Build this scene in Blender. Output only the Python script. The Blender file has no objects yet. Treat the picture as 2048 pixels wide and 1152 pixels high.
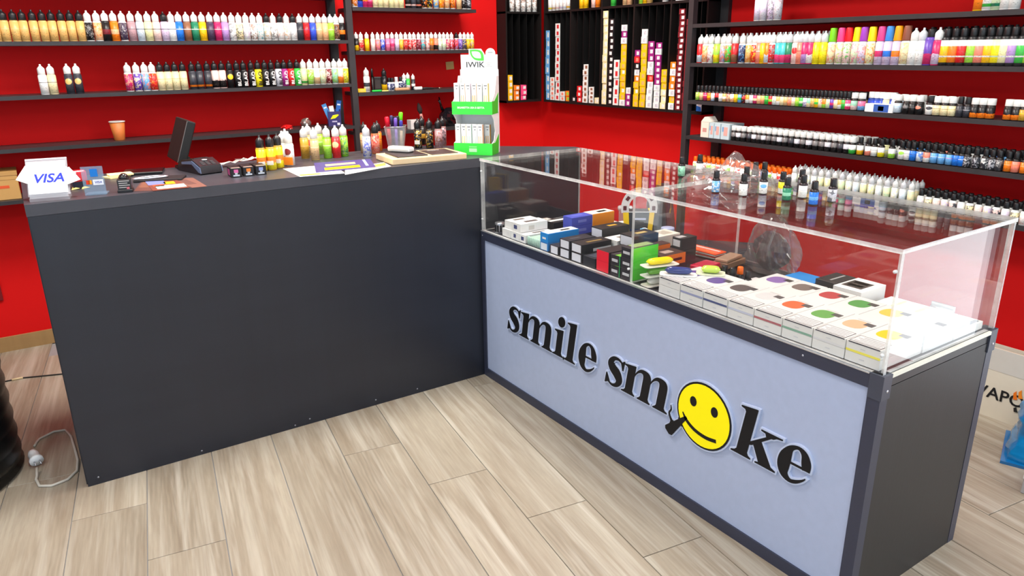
import bpy, bmesh, math, random
from mathutils import Vector, Matrix
random.seed(7)
sc = bpy.context.scene
COL = sc.collection
R = math.radians

def lin(c):
    c = c / 255.0
    return c / 12.92 if c <= 0.04045 else ((c + 0.055) / 1.055) ** 2.4
def S(r, g, b): return (lin(r), lin(g), lin(b), 1.0)

# ------------------------------------------------------------------ camera
FPX = 1459.74
YAW, PITCH, ROLL = 0.58178, -0.31628, -0.0128
CAM = Vector((-1.4666, -2.4529, 1.3214))
_f = Vector((math.sin(YAW) * math.cos(PITCH), math.cos(YAW) * math.cos(PITCH), math.sin(PITCH)))
_r0 = Vector((math.cos(YAW), -math.sin(YAW), 0.0)); _u0 = _r0.cross(_f)
_r = _r0 * math.cos(ROLL) + _u0 * math.sin(ROLL)
_u = -_r0 * math.sin(ROLL) + _u0 * math.cos(ROLL)
cd = bpy.data.cameras.new('camera'); cam = bpy.data.objects.new('camera', cd); COL.objects.link(cam)
cd.sensor_width = 36.0; cd.lens = FPX * 36.0 / 2048.0; cd.clip_start = 0.02
cam.matrix_world = Matrix(((_r.x, _u.x, -_f.x, CAM.x), (_r.y, _u.y, -_f.y, CAM.y), (_r.z, _u.z, -_f.z, CAM.z), (0, 0, 0, 1)))
sc.camera = cam
# main dimensions of the shop (metres)
H = 0.92; L = 1.496; W = 0.505; LD = 1.689; HF = 0.6305; YB = 1.5135; XR = 1.4017
XL, YF, ZC = -3.7, -4.7, 2.75

# ------------------------------------------------------------------ world, daylight, exposure
wd = bpy.data.worlds.new('world'); sc.world = wd; wd.use_nodes = True
wd.node_tree.nodes['Background'].inputs[0].default_value = (0.80, 0.90, 1.0, 1)
wd.node_tree.nodes['Background'].inputs[1].default_value = 1.0
sc.view_settings.view_transform = 'Standard'; sc.view_settings.look = 'None'
sc.view_settings.gamma = 1.0; sc.view_settings.use_curve_mapping = False
sc.view_settings.exposure = 0.0
sc.cycles.max_bounces = 8; sc.cycles.diffuse_bounces = 3; sc.cycles.glossy_bounces = 4; sc.cycles.transparent_max_bounces = 24; sc.cycles.adaptive_threshold = 0.03
def area(name, loc, rot, sx, sy, power, col):
    l = bpy.data.lights.new(name, 'AREA'); l.shape = 'RECTANGLE'; l.size = sx; l.size_y = sy
    l.energy = power; l.color = col
    o = bpy.data.objects.new(name, l); COL.objects.link(o); o.location = loc; o.rotation_euler = rot
    return o
# daylight entering through the shop windows behind and beside the photographer
area('daylight_front', (-2.3, YF + 0.02, 1.35), (R(90), 0, 0), 2.4, 2.1, 20, (0.55, 0.77, 1.0))
area('daylight_front', (0.35, YF + 0.02, 1.35), (R(90), 0, 0), 1.9, 2.1, 12, (0.78, 0.88, 1.0))
area('daylight_right', (XR - 0.02, -3.12, 1.2), (R(90), 0, R(90)), 2.06, 2.2, 38, (0.95, 0.97, 1.0))
area('daylight_left', (XL + 0.02, -2.3, 1.35), (R(90), 0, R(-90)), 2.6, 2.1, 20, (0.55, 0.75, 1.0))

# ------------------------------------------------------------------ pixel to place helpers (photo taken as 2048 x 1152)
def ray(px, py): return _f + _r * ((px - 1024) / FPX) + _u * ((576 - py) / FPX)
def on(ax, v, px, py):
    d = ray(px, py); i = 'xyz'.index(ax); return CAM + d * ((v - CAM[i]) / d[i])
def along(ax, P, px):
    """the point of a line parallel to axis ax through P that stands in column px"""
    n = _r - _f * ((px - 1024) / FPX); i = 'xyz'.index(ax); P = Vector(P)
    t = sum(n[j] * (P[j] - CAM[j]) for j in range(3) if j != i)
    P[i] = CAM[i] - t / n[i]; return P

# ------------------------------------------------------------------ materials
def newmat(name):
    m = bpy.data.materials.new(name); m.use_nodes = True
    nt = m.node_tree; return m, nt, nt.nodes['Principled BSDF']
def N(nt, t, **kw):
    n = nt.nodes.new(t)
    for k, v in kw.items(): setattr(n, k, v)
    return n
def math_(nt, op, a, b=None, c=None):
    n = N(nt, 'ShaderNodeMath', operation=op)
    for i, v in enumerate((a, b, c)):
        if v is None: continue
        if isinstance(v, (int, float)): n.inputs[i].default_value = v
        else: nt.links.new(v, n.inputs[i])
    return n.outputs[0]
def mix(nt, f, a, b):
    n = N(nt, 'ShaderNodeMix', data_type='RGBA')
    for i, v in ((0, f), (6, a), (7, b)):
        if isinstance(v, (int, float)): n.inputs[i].default_value = v
        elif isinstance(v, tuple): n.inputs[i].default_value = v
        else: nt.links.new(v, n.inputs[i])
    return n.outputs[2]
def noise(nt, vec, scale, detail=3.0, rough=0.5, dist=0.0):
    n = N(nt, 'ShaderNodeTexNoise'); n.inputs['Scale'].default_value = scale; n.inputs['Detail'].default_value = detail
    n.inputs['Roughness'].default_value = rough; n.inputs['Distortion'].default_value = dist
    nt.links.new(vec, n.inputs['Vector']); return n.outputs['Fac']
def mapping(nt, vec, scale=(1, 1, 1), loc=None):
    n = N(nt, 'ShaderNodeMapping'); n.inputs['Scale'].default_value = scale; nt.links.new(vec, n.inputs['Vector'])
    if loc is not None: nt.links.new(loc, n.inputs['Location'])
    return n.outputs[0]
M = {}
def simple(key, rough=0.5, metal=0.0, coat=0.0, spec=0.5, var=0.06, scale=40.0):
    """plain stuff whose colour is the object's own colour, with a little procedural unevenness"""
    m, nt, b = newmat(key)
    oi = N(nt, 'ShaderNodeObjectInfo'); tc = N(nt, 'ShaderNodeTexCoord')
    f = noise(nt, tc.outputs['Object'], scale)
    hs = N(nt, 'ShaderNodeHueSaturation'); nt.links.new(oi.outputs['Color'], hs.inputs['Color'])
    nt.links.new(math_(nt, 'MULTIPLY_ADD', f, 2 * var, 1 - var), hs.inputs['Value'])
    nt.links.new(hs.outputs[0], b.inputs['Base Color'])
    b.inputs['Roughness'].default_value = rough; b.inputs['Metallic'].default_value = metal
    b.inputs['Coat Weight'].default_value = coat; b.inputs['Specular IOR Level'].default_value = spec
    M[key] = m; return m
simple('plastic', 0.38); simple('gloss', 0.16, coat=0.3); simple('card', 0.5, var=0.03); simple('paper', 0.7, var=0.03)
simple('metal', 0.3, metal=0.85); simple('rubber', 0.6); simple('cloth', 0.85, var=0.15, scale=300)
simple('ink', 0.55, var=0.0, spec=0.25)

def wall_mat(key, col, rough=0.75):
    m, nt, b = newmat(key); tc = N(nt, 'ShaderNodeTexCoord')
    f = noise(nt, tc.outputs['Object'], 3.0, 4); f2 = noise(nt, tc.outputs['Object'], 220.0, 2)
    c2 = tuple(x * 0.88 for x in col[:3]) + (1,)
    nt.links.new(mix(nt, f, col, c2), b.inputs['Base Color'])
    bu = N(nt, 'ShaderNodeBump'); bu.inputs['Strength'].default_value = 0.08; bu.inputs['Distance'].default_value = 0.002
    nt.links.new(f2, bu.inputs['Height']); nt.links.new(bu.outputs[0], b.inputs['Normal'])
    b.inputs['Roughness'].default_value = rough; b.inputs['Specular IOR Level'].default_value = 0.2; M[key] = m
wall_mat('wall_red', S(222, 17, 18)); wall_mat('wall_white', S(226, 226, 222)); wall_mat('ceiling', S(238, 238, 236), 0.9)

def wood_mat(key, cols, rough, vsc, spec=0.4, rings=1.0, wash=None):
    m, nt, b = newmat(key); tc = N(nt, 'ShaderNodeTexCoord'); oi = N(nt, 'ShaderNodeObjectInfo')
    off = N(nt, 'ShaderNodeCombineXYZ')
    nt.links.new(math_(nt, 'MULTIPLY', oi.outputs['Random'], 37.0), off.inputs[0]); nt.links.new(math_(nt, 'MULTIPLY', oi.outputs['Random'], 91.0), off.inputs[1])
    v = mapping(nt, tc.outputs['Object'], vsc, off.outputs[0])
    broad = noise(nt, v, 1.0, 4, 0.6, 0.6); fine = noise(nt, mapping(nt, tc.outputs['Object'], (vsc[0] * 14, vsc[1] * 5, 1), off.outputs[0]), 1.0, 3, 0.65)
    wv = N(nt, 'ShaderNodeTexWave', wave_type='BANDS', bands_direction='X'); wv.inputs['Scale'].default_value = 2.6
    wv.inputs['Distortion'].default_value = 7.0; wv.inputs['Detail'].default_value = 2.0; wv.inputs['Detail Scale'].default_value = 1.2
    nt.links.new(v, wv.inputs['Vector'])
    c = mix(nt, math_(nt, 'SMOOTH_MIN', math_(nt, 'MULTIPLY_ADD', broad, 2.4, -0.7), 1.0, 0.1), cols[0], cols[1])
    n2 = noise(nt, v, 0.45, 2); mk = math_(nt, 'MINIMUM', math_(nt, 'MAXIMUM', math_(nt, 'MULTIPLY_ADD', n2, 7.0, -3.4), 0.0), 1.0)
    c = mix(nt, math_(nt, 'MULTIPLY', math_(nt, 'MULTIPLY', wv.outputs['Fac'], mk), 0.30 * rings), c, cols[2])
    c = mix(nt, math_(nt, 'MULTIPLY', math_(nt, 'SUBTRACT', fine, 0.35), 0.75), c, cols[2])
    if wash:
        st_ = noise(nt, mapping(nt, tc.outputs['Object'], (vsc[0] * 3.2, vsc[1] * 0.9, 1), off.outputs[0]), 1.0, 4, 0.6, 0.4)
        c = mix(nt, math_(nt, 'MINIMUM', math_(nt, 'MAXIMUM', math_(nt, 'MULTIPLY_ADD', st_, 3.4, -1.65), 0.0), 0.75), c, wash)
    hs = N(nt, 'ShaderNodeHueSaturation'); nt.links.new(c, hs.inputs['Color'])
    nt.links.new(math_(nt, 'MULTIPLY_ADD', oi.outputs['Random'], 0.16, 0.92), hs.inputs['Value'])
    nt.links.new(hs.outputs[0], b.inputs['Base Color']); b.inputs['Roughness'].default_value = rough
    b.inputs['Specular IOR Level'].default_value = spec
    bu = N(nt, 'ShaderNodeBump'); bu.inputs['Strength'].default_value = 0.12; bu.inputs['Distance'].default_value = 0.001
    nt.links.new(fine, bu.inputs['Height']); nt.links.new(bu.outputs[0], b.inputs['Normal']); M[key] = m
wood_mat('plank', (S(174, 164, 146), S(146, 132, 113), S(100, 89, 76)), 0.45, (9.0, 1.3, 1.0), rings=0.9, wash=S(190, 183, 169))
wood_mat('dark_wood', (S(56, 54, 56), S(50, 48, 50), S(38, 37, 38)), 0.40, (1.5, 12.0, 12.0), rings=0.4)
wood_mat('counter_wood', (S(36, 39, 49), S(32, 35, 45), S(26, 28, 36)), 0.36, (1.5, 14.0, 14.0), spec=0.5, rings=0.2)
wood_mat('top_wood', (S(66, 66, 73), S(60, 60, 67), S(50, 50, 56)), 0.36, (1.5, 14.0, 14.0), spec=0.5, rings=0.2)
wood_mat('side_wood', (S(35, 34, 36), S(31, 30, 31), S(25, 24, 24)), 0.45, (14.0, 14.0, 1.5), rings=0.3)
wood_mat('oak_trim', (S(170, 138, 92), S(150, 118, 76), S(120, 92, 60)), 0.5, (1.2, 10.0, 10.0))
wood_mat('pale_wood', (S(238, 214, 172), S(230, 202, 156), S(214, 182, 134)), 0.45, (4.0, 20.0, 20.0), rings=0.3)

def glass_mat(key, tint, edge=False, rough=0.0, ior=1.49, veil=0.0):
    m, nt, b = newmat(key); nt.nodes.remove(b); out = nt.nodes['Material Output']
    tr = N(nt, 'ShaderNodeBsdfTransparent'); tr.inputs[0].default_value = tint
    gl = N(nt, 'ShaderNodeBsdfGlossy'); gl.inputs['Roughness'].default_value = rough
    fr = N(nt, 'ShaderNodeFresnel'); ge = N(nt, 'ShaderNodeNewGeometry')
    nt.links.new(math_(nt, 'MULTIPLY_ADD', ge.outputs['Backfacing'], 1.0 / ior - ior, ior), fr.inputs['IOR'])   # same reflectance on both faces of a sheet
    mx = N(nt, 'ShaderNodeMixShader'); nt.links.new(fr.outputs[0], mx.inputs[0]); nt.links.new(tr.outputs[0], mx.inputs[1]); nt.links.new(gl.outputs[0], mx.inputs[2])
    res = mx.outputs[0]
    if veil:
        tc = N(nt, 'ShaderNodeTexCoord'); df = N(nt, 'ShaderNodeBsdfDiffuse'); df.inputs[0].default_value = (0.9, 0.9, 0.88, 1)
        f = noise(nt, tc.outputs['Object'], 9.0, 5, 0.7)
        m2 = N(nt, 'ShaderNodeMixShader'); nt.links.new(math_(nt, 'MULTIPLY', f, veil), m2.inputs[0]); nt.links.new(res, m2.inputs[1]); nt.links.new(df.outputs[0], m2.inputs[2]); res = m2.outputs[0]
    nt.links.new(res, out.inputs[0]); M[key] = m
glass_mat('acrylic', (0.985, 0.985, 0.98, 1), veil=0.010)
glass_mat('acrylic_edge', (0.9, 0.93, 0.9, 1), rough=0.2, veil=1.1)
glass_mat('film', (0.96, 0.96, 0.96, 1), rough=0.08, ior=1.5, veil=0.13)
glass_mat('film_dark', (0.78, 0.72, 0.72, 1), rough=0.10, ior=1.7, veil=0.16)
glass_mat('window_glass', (0.9, 0.95, 0.97, 1))
glass_mat('mesh_metal', (0.55, 0.55, 0.58, 1), rough=0.3, ior=1.6, veil=0.55)
def tinted(key, col, amt):
    m, nt, b = newmat(key); tc = N(nt, 'ShaderNodeTexCoord'); oi = N(nt, 'ShaderNodeObjectInfo')
    nt.links.new(oi.outputs['Color'], b.inputs['Base Color']); b.inputs['Roughness'].default_value = 0.2
    b.inputs['Alpha'].default_value = amt; M[key] = m
tinted('clear_plastic', None, 0.35)

def label_mat(style):
    """printed bottle label: object colour, second colour from the object's 'c2', small print over it"""
    m, nt, b = newmat('label_' + style)
    oi = N(nt, 'ShaderNodeObjectInfo'); at = N(nt, 'ShaderNodeAttribute', attribute_type='OBJECT', attribute_name='c2')
    tc = N(nt, 'ShaderNodeTexCoord'); sp = N(nt, 'ShaderNodeSeparateXYZ'); nt.links.new(tc.outputs['Generated'], sp.inputs[0])
    gx, gy, gz = sp.outputs; c1, c2 = oi.outputs['Color'], at.outputs['Color']
    off = N(nt, 'ShaderNodeCombineXYZ'); nt.links.new(math_(nt, 'MULTIPLY', oi.outputs['Random'], 50.0), off.inputs[2])
    va = N(nt, 'ShaderNodeVectorMath', operation='ADD'); nt.links.new(tc.outputs['Object'], va.inputs[0]); nt.links.new(off.outputs[0], va.inputs[1])
    v = va.outputs[0]
    def zone(a, bb): return math_(nt, 'MULTIPLY', math_(nt, 'GREATER_THAN', gz, a), math_(nt, 'LESS_THAN', gz, bb))
    if style == 'plain': col = mix(nt, zone(0.62, 0.66), c1, c2)
    elif style == 'band': col = mix(nt, zone(0.34, 0.62), c1, c2)
    elif style == 'split': col = mix(nt, math_(nt, 'LESS_THAN', math_(nt, 'MULTIPLY_ADD', noise(nt, v, 90, 1), 0.2, gz), 0.55), c1, c2)
    elif style == 'panel':
        col = mix(nt, zone(0.08, 0.76), c1, c2); col = mix(nt, zone(0.30, 0.36), col, c1); col = mix(nt, zone(0.0, 0.08), col, (0.05, 0.05, 0.05, 1))
    elif style == 'foot': col = mix(nt, zone(0.10, 0.22), c1, c2)
    elif style == 'circle':
        dx = math_(nt, 'SUBTRACT', gx, 0.5); dz = math_(nt, 'MULTIPLY', math_(nt, 'SUBTRACT', gz, 0.66), 2.2)
        d = math_(nt, 'SQRT', math_(nt, 'ADD', math_(nt, 'MULTIPLY', dx, dx), math_(nt, 'MULTIPLY', dz, dz)))
        col = mix(nt, math_(nt, 'MULTIPLY', math_(nt, 'LESS_THAN', d, 0.38), math_(nt, 'LESS_THAN', gy, 0.5)), c1, c2)
    else:
        f = noise(nt, v, 70, 2, 0.6, 1.0)
        col = mix(nt, math_(nt, 'MULTIPLY', math_(nt, 'GREATER_THAN', f, 0.54), 0.8), c1, c2)
        col = mix(nt, math_(nt, 'MULTIPLY', math_(nt, 'GREATER_THAN', noise(nt, v, 130, 1), 0.64), 0.6), col, (0.7, 0.69, 0.66, 1))
    ink = noise(nt, mapping(nt, v, (170, 170, 520)), 1.0, 1)
    zz = math_(nt, 'MULTIPLY', zone(0.12, 0.55), math_(nt, 'GREATER_THAN', ink, 0.63))
    dark = N(nt, 'ShaderNodeHueSaturation'); dark.inputs['Value'].default_value = 0.25; nt.links.new(c1, dark.inputs['Color'])
    col = mix(nt, math_(nt, 'MULTIPLY', zz, 0.7), col, dark.outputs[0])
    nt.links.new(col, b.inputs['Base Color']); b.inputs['Roughness'].default_value = 0.35; M['label_' + style] = m
for s_ in ('plain', 'band', 'split', 'foot', 'circle', 'art', 'panel'): label_mat(s_)

def pod_mat(key, second):
    m, nt, b = newmat(key); oi = N(nt, 'ShaderNodeObjectInfo'); src = oi.outputs['Color']
    if second:
        at = N(nt, 'ShaderNodeAttribute', attribute_type='OBJECT', attribute_name='c2'); src = at.outputs['Color']
        tc = N(nt, 'ShaderNodeTexCoord'); f = noise(nt, mapping(nt, tc.outputs['Object'], (160, 160, 420)), 1.0, 1)
        src = mix(nt, math_(nt, 'MULTIPLY', math_(nt, 'GREATER_THAN', f, 0.6), 0.6), src, (0.1, 0.1, 0.12, 1))
    nt.links.new(src, b.inputs['Base Color']); b.inputs['Roughness'].default_value = 0.45; M[key] = m
pod_mat('pod_card', False); pod_mat('pod_print', True)
def emit(key, col, st):
    m, nt, b = newmat(key); b.inputs['Emission Color'].default_value = col; b.inputs['Emission Strength'].default_value = st; M[key] = m
emit('lamp_diffuser', (1.0, 0.97, 0.92, 1), 6.0)

# ------------------------------------------------------------------ mesh helpers
class MB:
    def __init__(s): s.v = []; s.f = []; s.m = []; s.sm = []
    def add(s, vs, fs, m=0, sm=False):
        o = len(s.v); s.v += [tuple(x) for x in vs]
        for f in fs: s.f.append(tuple(i + o for i in f)); s.m.append(m); s.sm.append(sm)
    def box(s, x0, y0, z0, x1, y1, z1, m=0):
        vs = [(x0, y0, z0), (x1, y0, z0), (x1, y1, z0), (x0, y1, z0), (x0, y0, z1), (x1, y0, z1), (x1, y1, z1), (x0, y1, z1)]
        s.add(vs, [(3, 2, 1, 0), (4, 5, 6, 7), (0, 1, 5, 4), (1, 2, 6, 5), (2, 3, 7, 6), (3, 0, 4, 7)], m)
    def lathe(s, prof, seg=16, c=(0, 0, 0), m=0, sm=True, sy=1.0):
        vs = []
        for (r, z) in prof:
            for k in range(seg):
                a = 2 * math.pi * k / seg; vs.append((c[0] + r * math.cos(a), c[1] + sy * r * math.sin(a), c[2] + z))
        fs = []
        for i in range(len(prof) - 1):
            for k in range(seg):
                k2 = (k + 1) % seg; fs.append((i * seg + k, i * seg + k2, (i + 1) * seg + k2, (i + 1) * seg + k))
        if prof[0][0] > 1e-5: fs.append(tuple(range(seg - 1, -1, -1)))
        if prof[-1][0] > 1e-5: fs.append(tuple((len(prof) - 1) * seg + k for k in range(seg)))
        s.add(vs, fs, m, sm)
    def tube(s, path, r, seg=8, m=0, closed=False):
        path = [Vector(p) for p in path]; n = len(path); vs = []; up = Vector((0, 0, 1)); rr = r if isinstance(r, (list, tuple)) else [r] * n
        for i, p in enumerate(path):
            d = (path[min(i + 1, n - 1)] - path[max(i - 1, 0)]).normalized()
            a = d.cross(up)
            if a.length < 1e-3: a = d.cross(Vector((1, 0, 0)))
            a.normalize(); b = d.cross(a)
            for k in range(seg):
                t = 2 * math.pi * k / seg; vs.append(p + a * (rr[i] * math.cos(t)) + b * (rr[i] * math.sin(t)))
        fs = []
        for i in range(n - 1):
            for k in range(seg):
                k2 = (k + 1) % seg; fs.append((i * seg + k, i * seg + k2, (i + 1) * seg + k2, (i + 1) * seg + k))
        fs.append(tuple(range(seg))); fs.append(tuple((n - 1) * seg + k for k in range(seg - 1, -1, -1)))
        s.add(vs, fs, m, True)
    def prism(s, pts, d0, d1, T=lambda u, v, w: (u, v, w), m=0):
        n = len(pts); vs = [T(u, v, d0) for u, v in pts] + [T(u, v, d1) for u, v in pts]
        fs = [tuple(range(n - 1, -1, -1)), tuple(range(n, 2 * n))] + [(i, (i + 1) % n, n + (i + 1) % n, n + i) for i in range(n)]
        s.add(vs, fs, m)
    def strip(s, left, right, d0, d1, T, m=0):
        n = len(left); vs = []
        for w in (d0, d1):
            vs += [T(u, v, w) for u, v in left] + [T(u, v, w) for u, v in right]
        fs = []; o = 2 * n
        for i in range(n - 1):
            fs += [(i, i + 1, n + i + 1, n + i), (o + i, o + n + i, o + n + i + 1, o + i + 1), (i, o + i, o + i + 1, i + 1), (n + i, n + i + 1, o + n + i + 1, o + n + i)]
        fs += [(0, n, o + n, o), (n - 1, o + n - 1, o + 2 * n - 1, 2 * n - 1)]
        s.add(vs, fs, m)
    def mesh(s, name, fix=True):
        me = bpy.data.meshes.new(name); me.from_pydata(s.v, [], s.f)
        me.polygons.foreach_set('material_index', s.m); me.polygons.foreach_set('use_smooth', s.sm)
        if fix:
            bm = bmesh.new(); bm.from_mesh(me); bmesh.ops.recalc_face_normals(bm, faces=bm.faces); bm.to_mesh(me); bm.free()
        me.update(); return me
def obj(name, me, mats, parent=None, loc=(0, 0, 0), rot=(0, 0, 0), color=None):
    if isinstance(me, MB): me = me.mesh(name)
    o = bpy.data.objects.new(name, me); COL.objects.link(o)
    if not isinstance(mats, (list, tuple)): mats = [mats]
    if len(me.materials) < len(mats):
        for m in mats[len(me.materials):]: me.materials.append(M[m])
    for i, m in enumerate(mats):
        if me.materials[i] != M[m]:
            o.material_slots[i].link = 'OBJECT'; o.material_slots[i].material = M[m]
    o.parent = parent; o.location = loc; o.rotation_euler = rot
    if color: o.color = color
    return o
def tag(o, label, cat, group=None):
    o['label'] = label; o['category'] = cat
    if group: o['group'] = group
    return o
def thing(name, label, cat, loc=(0, 0, 0), rz=0.0, group=None):
    o = bpy.data.objects.new(name, None); COL.objects.link(o); o.empty_display_size = 0.05
    o.location = loc; o.rotation_euler = (0, 0, rz); return tag(o, label, cat, group)
def struct(o): o['kind'] = 'structure'; return o
_bc = {}
def bbox_mesh(sx, sy, sz, bev=0.001, seg=1):
    """bevelled box resting on z=0, centred in x and y"""
    k = (round(sx, 5), round(sy, 5), round(sz, 5), bev, seg)
    if k in _bc: return _bc[k]
    bm = bmesh.new(); bmesh.ops.create_cube(bm, size=1.0)
    for v in bm.verts: v.co = Vector((v.co.x * sx, v.co.y * sy, (v.co.z + 0.5) * sz))
    if bev: bmesh.ops.bevel(bm, geom=bm.edges[:], offset=bev, segments=seg, affect='EDGES', profile=0.5)
    me = bpy.data.meshes.new('box'); bm.to_mesh(me); bm.free(); _bc[k] = me; return me
def bez(p0, p1, p2, p3, n=8):
    return [tuple((1 - t) ** 3 * a + 3 * (1 - t) ** 2 * t * b + 3 * (1 - t) * t * t * c + t ** 3 * d for a, b, c, d in zip(p0, p1, p2, p3)) for t in [i / n for i in range(n + 1)]]
def text_mesh(body, size, depth=0.0003, shear=0.0, bold=0.0, align='CENTER'):
    cu = bpy.data.curves.new('t', 'FONT'); cu.body = body; cu.size = size; cu.extrude = depth; cu.shear = shear; cu.offset = bold
    cu.align_x = align; cu.align_y = 'CENTER'; cu.resolution_u = 3
    o = bpy.data.objects.new('t', cu); COL.objects.link(o)
    dg = bpy.context.evaluated_depsgraph_get(); me = bpy.data.meshes.new_from_object(o.evaluated_get(dg))
    bpy.data.objects.remove(o); bpy.data.curves.remove(cu); me.materials.clear(); return me
def ordn(n):
    return '%d%s' % (n, 'th' if 10 <= n % 100 <= 20 else {1: 'st', 2: 'nd', 3: 'rd'}.get(n % 10, 'th'))

PAL = {'amber': (228, 182, 108), 'black': (24, 24, 26), 'white': (240, 240, 236), 'cream': (240, 226, 178), 'orange': (248, 130, 28), 'dark purple': (72, 58, 84),
 'mauve': (184, 146, 152), 'pale blue': (205, 220, 232), 'pale yellow': (238, 234, 176), 'pale pink': (242, 208, 200), 'lavender': (212, 194, 222), 'blue': (30, 118, 222),
 'brown': (146, 98, 70), 'green': (34, 132, 96), 'yellow': (252, 196, 20), 'magenta': (204, 44, 104), 'lilac': (182, 146, 208), 'grey': (116, 112, 112), 'red': (222, 36, 40),
 'royal blue': (52, 84, 216), 'tan': (220, 184, 134), 'lime': (160, 224, 70), 'pink': (244, 120, 160), 'dark red': (122, 28, 38), 'bright green': (60, 190, 70), 'teal': (70, 190, 195),
 'gold': (206, 158, 52), 'purple': (156, 36, 124), 'lemon': (250, 232, 30), 'mint': (150, 214, 180), 'sky blue': (110, 176, 232), 'salmon': (246, 140, 116), 'violet': (104, 70, 176),
 'silver': (206, 206, 214), 'charcoal': (56, 58, 66), 'hot pink': (250, 72, 130), 'pale green': (206, 228, 186), 'peach': (248, 190, 140), 'navy': (44, 52, 96)}
PC = {k: S(*v) for k, v in PAL.items()}

# ------------------------------------------------------------------ the room
fl = MB(); fl.box(XL - 0.1, YF - 0.1, -0.06, XR + 0.1, YB + 0.1, -0.004)
floor = struct(obj('floor', fl, 'rubber', color=S(150, 150, 152)))
ang = R(-7.9); ca, sa = math.cos(ang), math.sin(ang); PW, PLEN, ST = 0.2035, 1.19, 0.2975
pm = None; ox, oy = on('z', 0, 687, 912).x, on('z', 0, 687, 912).y
pmesh = bbox_mesh(PW - 0.0025, PLEN - 0.0025, 0.008, 0.0008)
for i in range(-16, 19):
    for j in range(-6, 7):
        # plank columns run along the rotated y axis, joints stepping by a quarter plank
        u = (i + 0.5) * PW; v = j * PLEN - i * ST + PLEN * 0.5
        v = ((v + 6 * PLEN) % (13 * PLEN)) - 6 * PLEN
        x = ox + u * ca - v * sa; y = oy + u * sa + v * ca
        if XL - 0.05 < x < XR + 0.05 and YF - 0.3 < y < YB + 0.3:
            obj('plank', pmesh, 'plank', floor, (x, y, -0.008), (0, 0, ang))
def wallbox(name, x0, y0, z0, x1, y1, z1, mat):
    b = MB(); b.box(x0, y0, z0, x1, y1, z1); return struct(obj(name, b, mat))
def cut_wall(name, ax, pos, thick, a0, a1, z1, holes, mat):
    """wall with rectangular openings: ax 'x' means the wall runs along x"""
    b = MB(); cuts = sorted(holes); cur = a0
    def seg(p, q, zl, zh):
        if q - p < 1e-4 or zh - zl < 1e-4: return
        if ax == 'x': b.box(p, min(pos, pos + thick), zl, q, max(pos, pos + thick), zh)
        else: b.box(min(pos, pos + thick), p, zl, max(pos, pos + thick), q, zh)
    for (p, q, zl, zh) in cuts:
        seg(cur, p, 0, z1); seg(p, q, 0, zl); seg(p, q, zh, z1); cur = q
    seg(cur, a1, 0, z1); return struct(obj(name, b, mat))
wallbox('wall_back', XL - 0.12, YB, 0, XR + 0.12, YB + 0.12, ZC, 'wall_red')
cut_wall('wall_right', 'y', XR, 0.12, YF, YB, ZC, [(-4.2, -2.05, 0.08, 2.35)], 'wall_red')
cut_wall('wall_left', 'y', XL, -0.12, YF, YB, ZC, [(-3.6, -1.0, 0.3, 2.4)], 'wall_white')
FH = [(-3.5, -1.1, 0.3, 2.4), (-0.6, 1.3, 0.3, 2.4)]
cut_wall('wall_front', 'x', YF, -0.12, XL - 0.12, XR + 0.12, ZC, FH, 'wall_white')
wallbox('ceiling', XL - 0.12, YF - 0.12, ZC, XR + 0.12, YB + 0.12, ZC + 0.1, 'ceiling')
def window(name, ax, pos, a0, a1, z0, z1, n):
    def bx(b, p, q, zl, zh, d):
        if ax == 'x': b.box(p, pos - d, zl, q, pos + d, zh)
        else: b.box(pos - d, p, zl, pos + d, q, zh)
    f = MB(); t = 0.045
    bx(f, a0, a1, z0, z0 + t, 0.03); bx(f, a0, a1, z1 - t, z1, 0.03); bx(f, a0, a0 + t, z0 + t, z1 - t, 0.03); bx(f, a1 - t, a1, z0 + t, z1 - t, 0.03)
    for k in range(1, n):
        c = a0 + (a1 - a0) * k / n; bx(f, c - t / 2, c + t / 2, z0 + t, z1 - t, 0.03)
    o = struct(obj(name, f, 'metal', color=S(70, 72, 78)))
    for k in range(n):
        g = MB(); bx(g, a0 + (a1 - a0) * k / n + t, a0 + (a1 - a0) * (k + 1) / n - t, z0 + t, z1 - t, 0.004); obj('pane', g, 'window_glass', o)
window('window_1', 'x', YF - 0.06, -3.5, -1.1, 0.3, 2.4, 2); window('window_2', 'x', YF - 0.06, -0.6, 1.3, 0.3, 2.4, 2)
window('window_4', 'y', XL - 0.06, -3.6, -1.0, 0.3, 2.4, 2)
window('window_3', 'y', XR + 0.06, -4.2, -2.05, 0.08, 2.35, 2)
b = MB(); b.box(XL, YB - 0.012, 0, XR, YB, 0.07); struct(obj('baseboard_back', b, 'oak_trim'))
b = MB(); b.box(XR - 0.012, -2.05, 0, XR, YB - 0.012, 0.07); struct(obj('baseboard_right', b, 'oak_trim'))
lampn = 0
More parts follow.
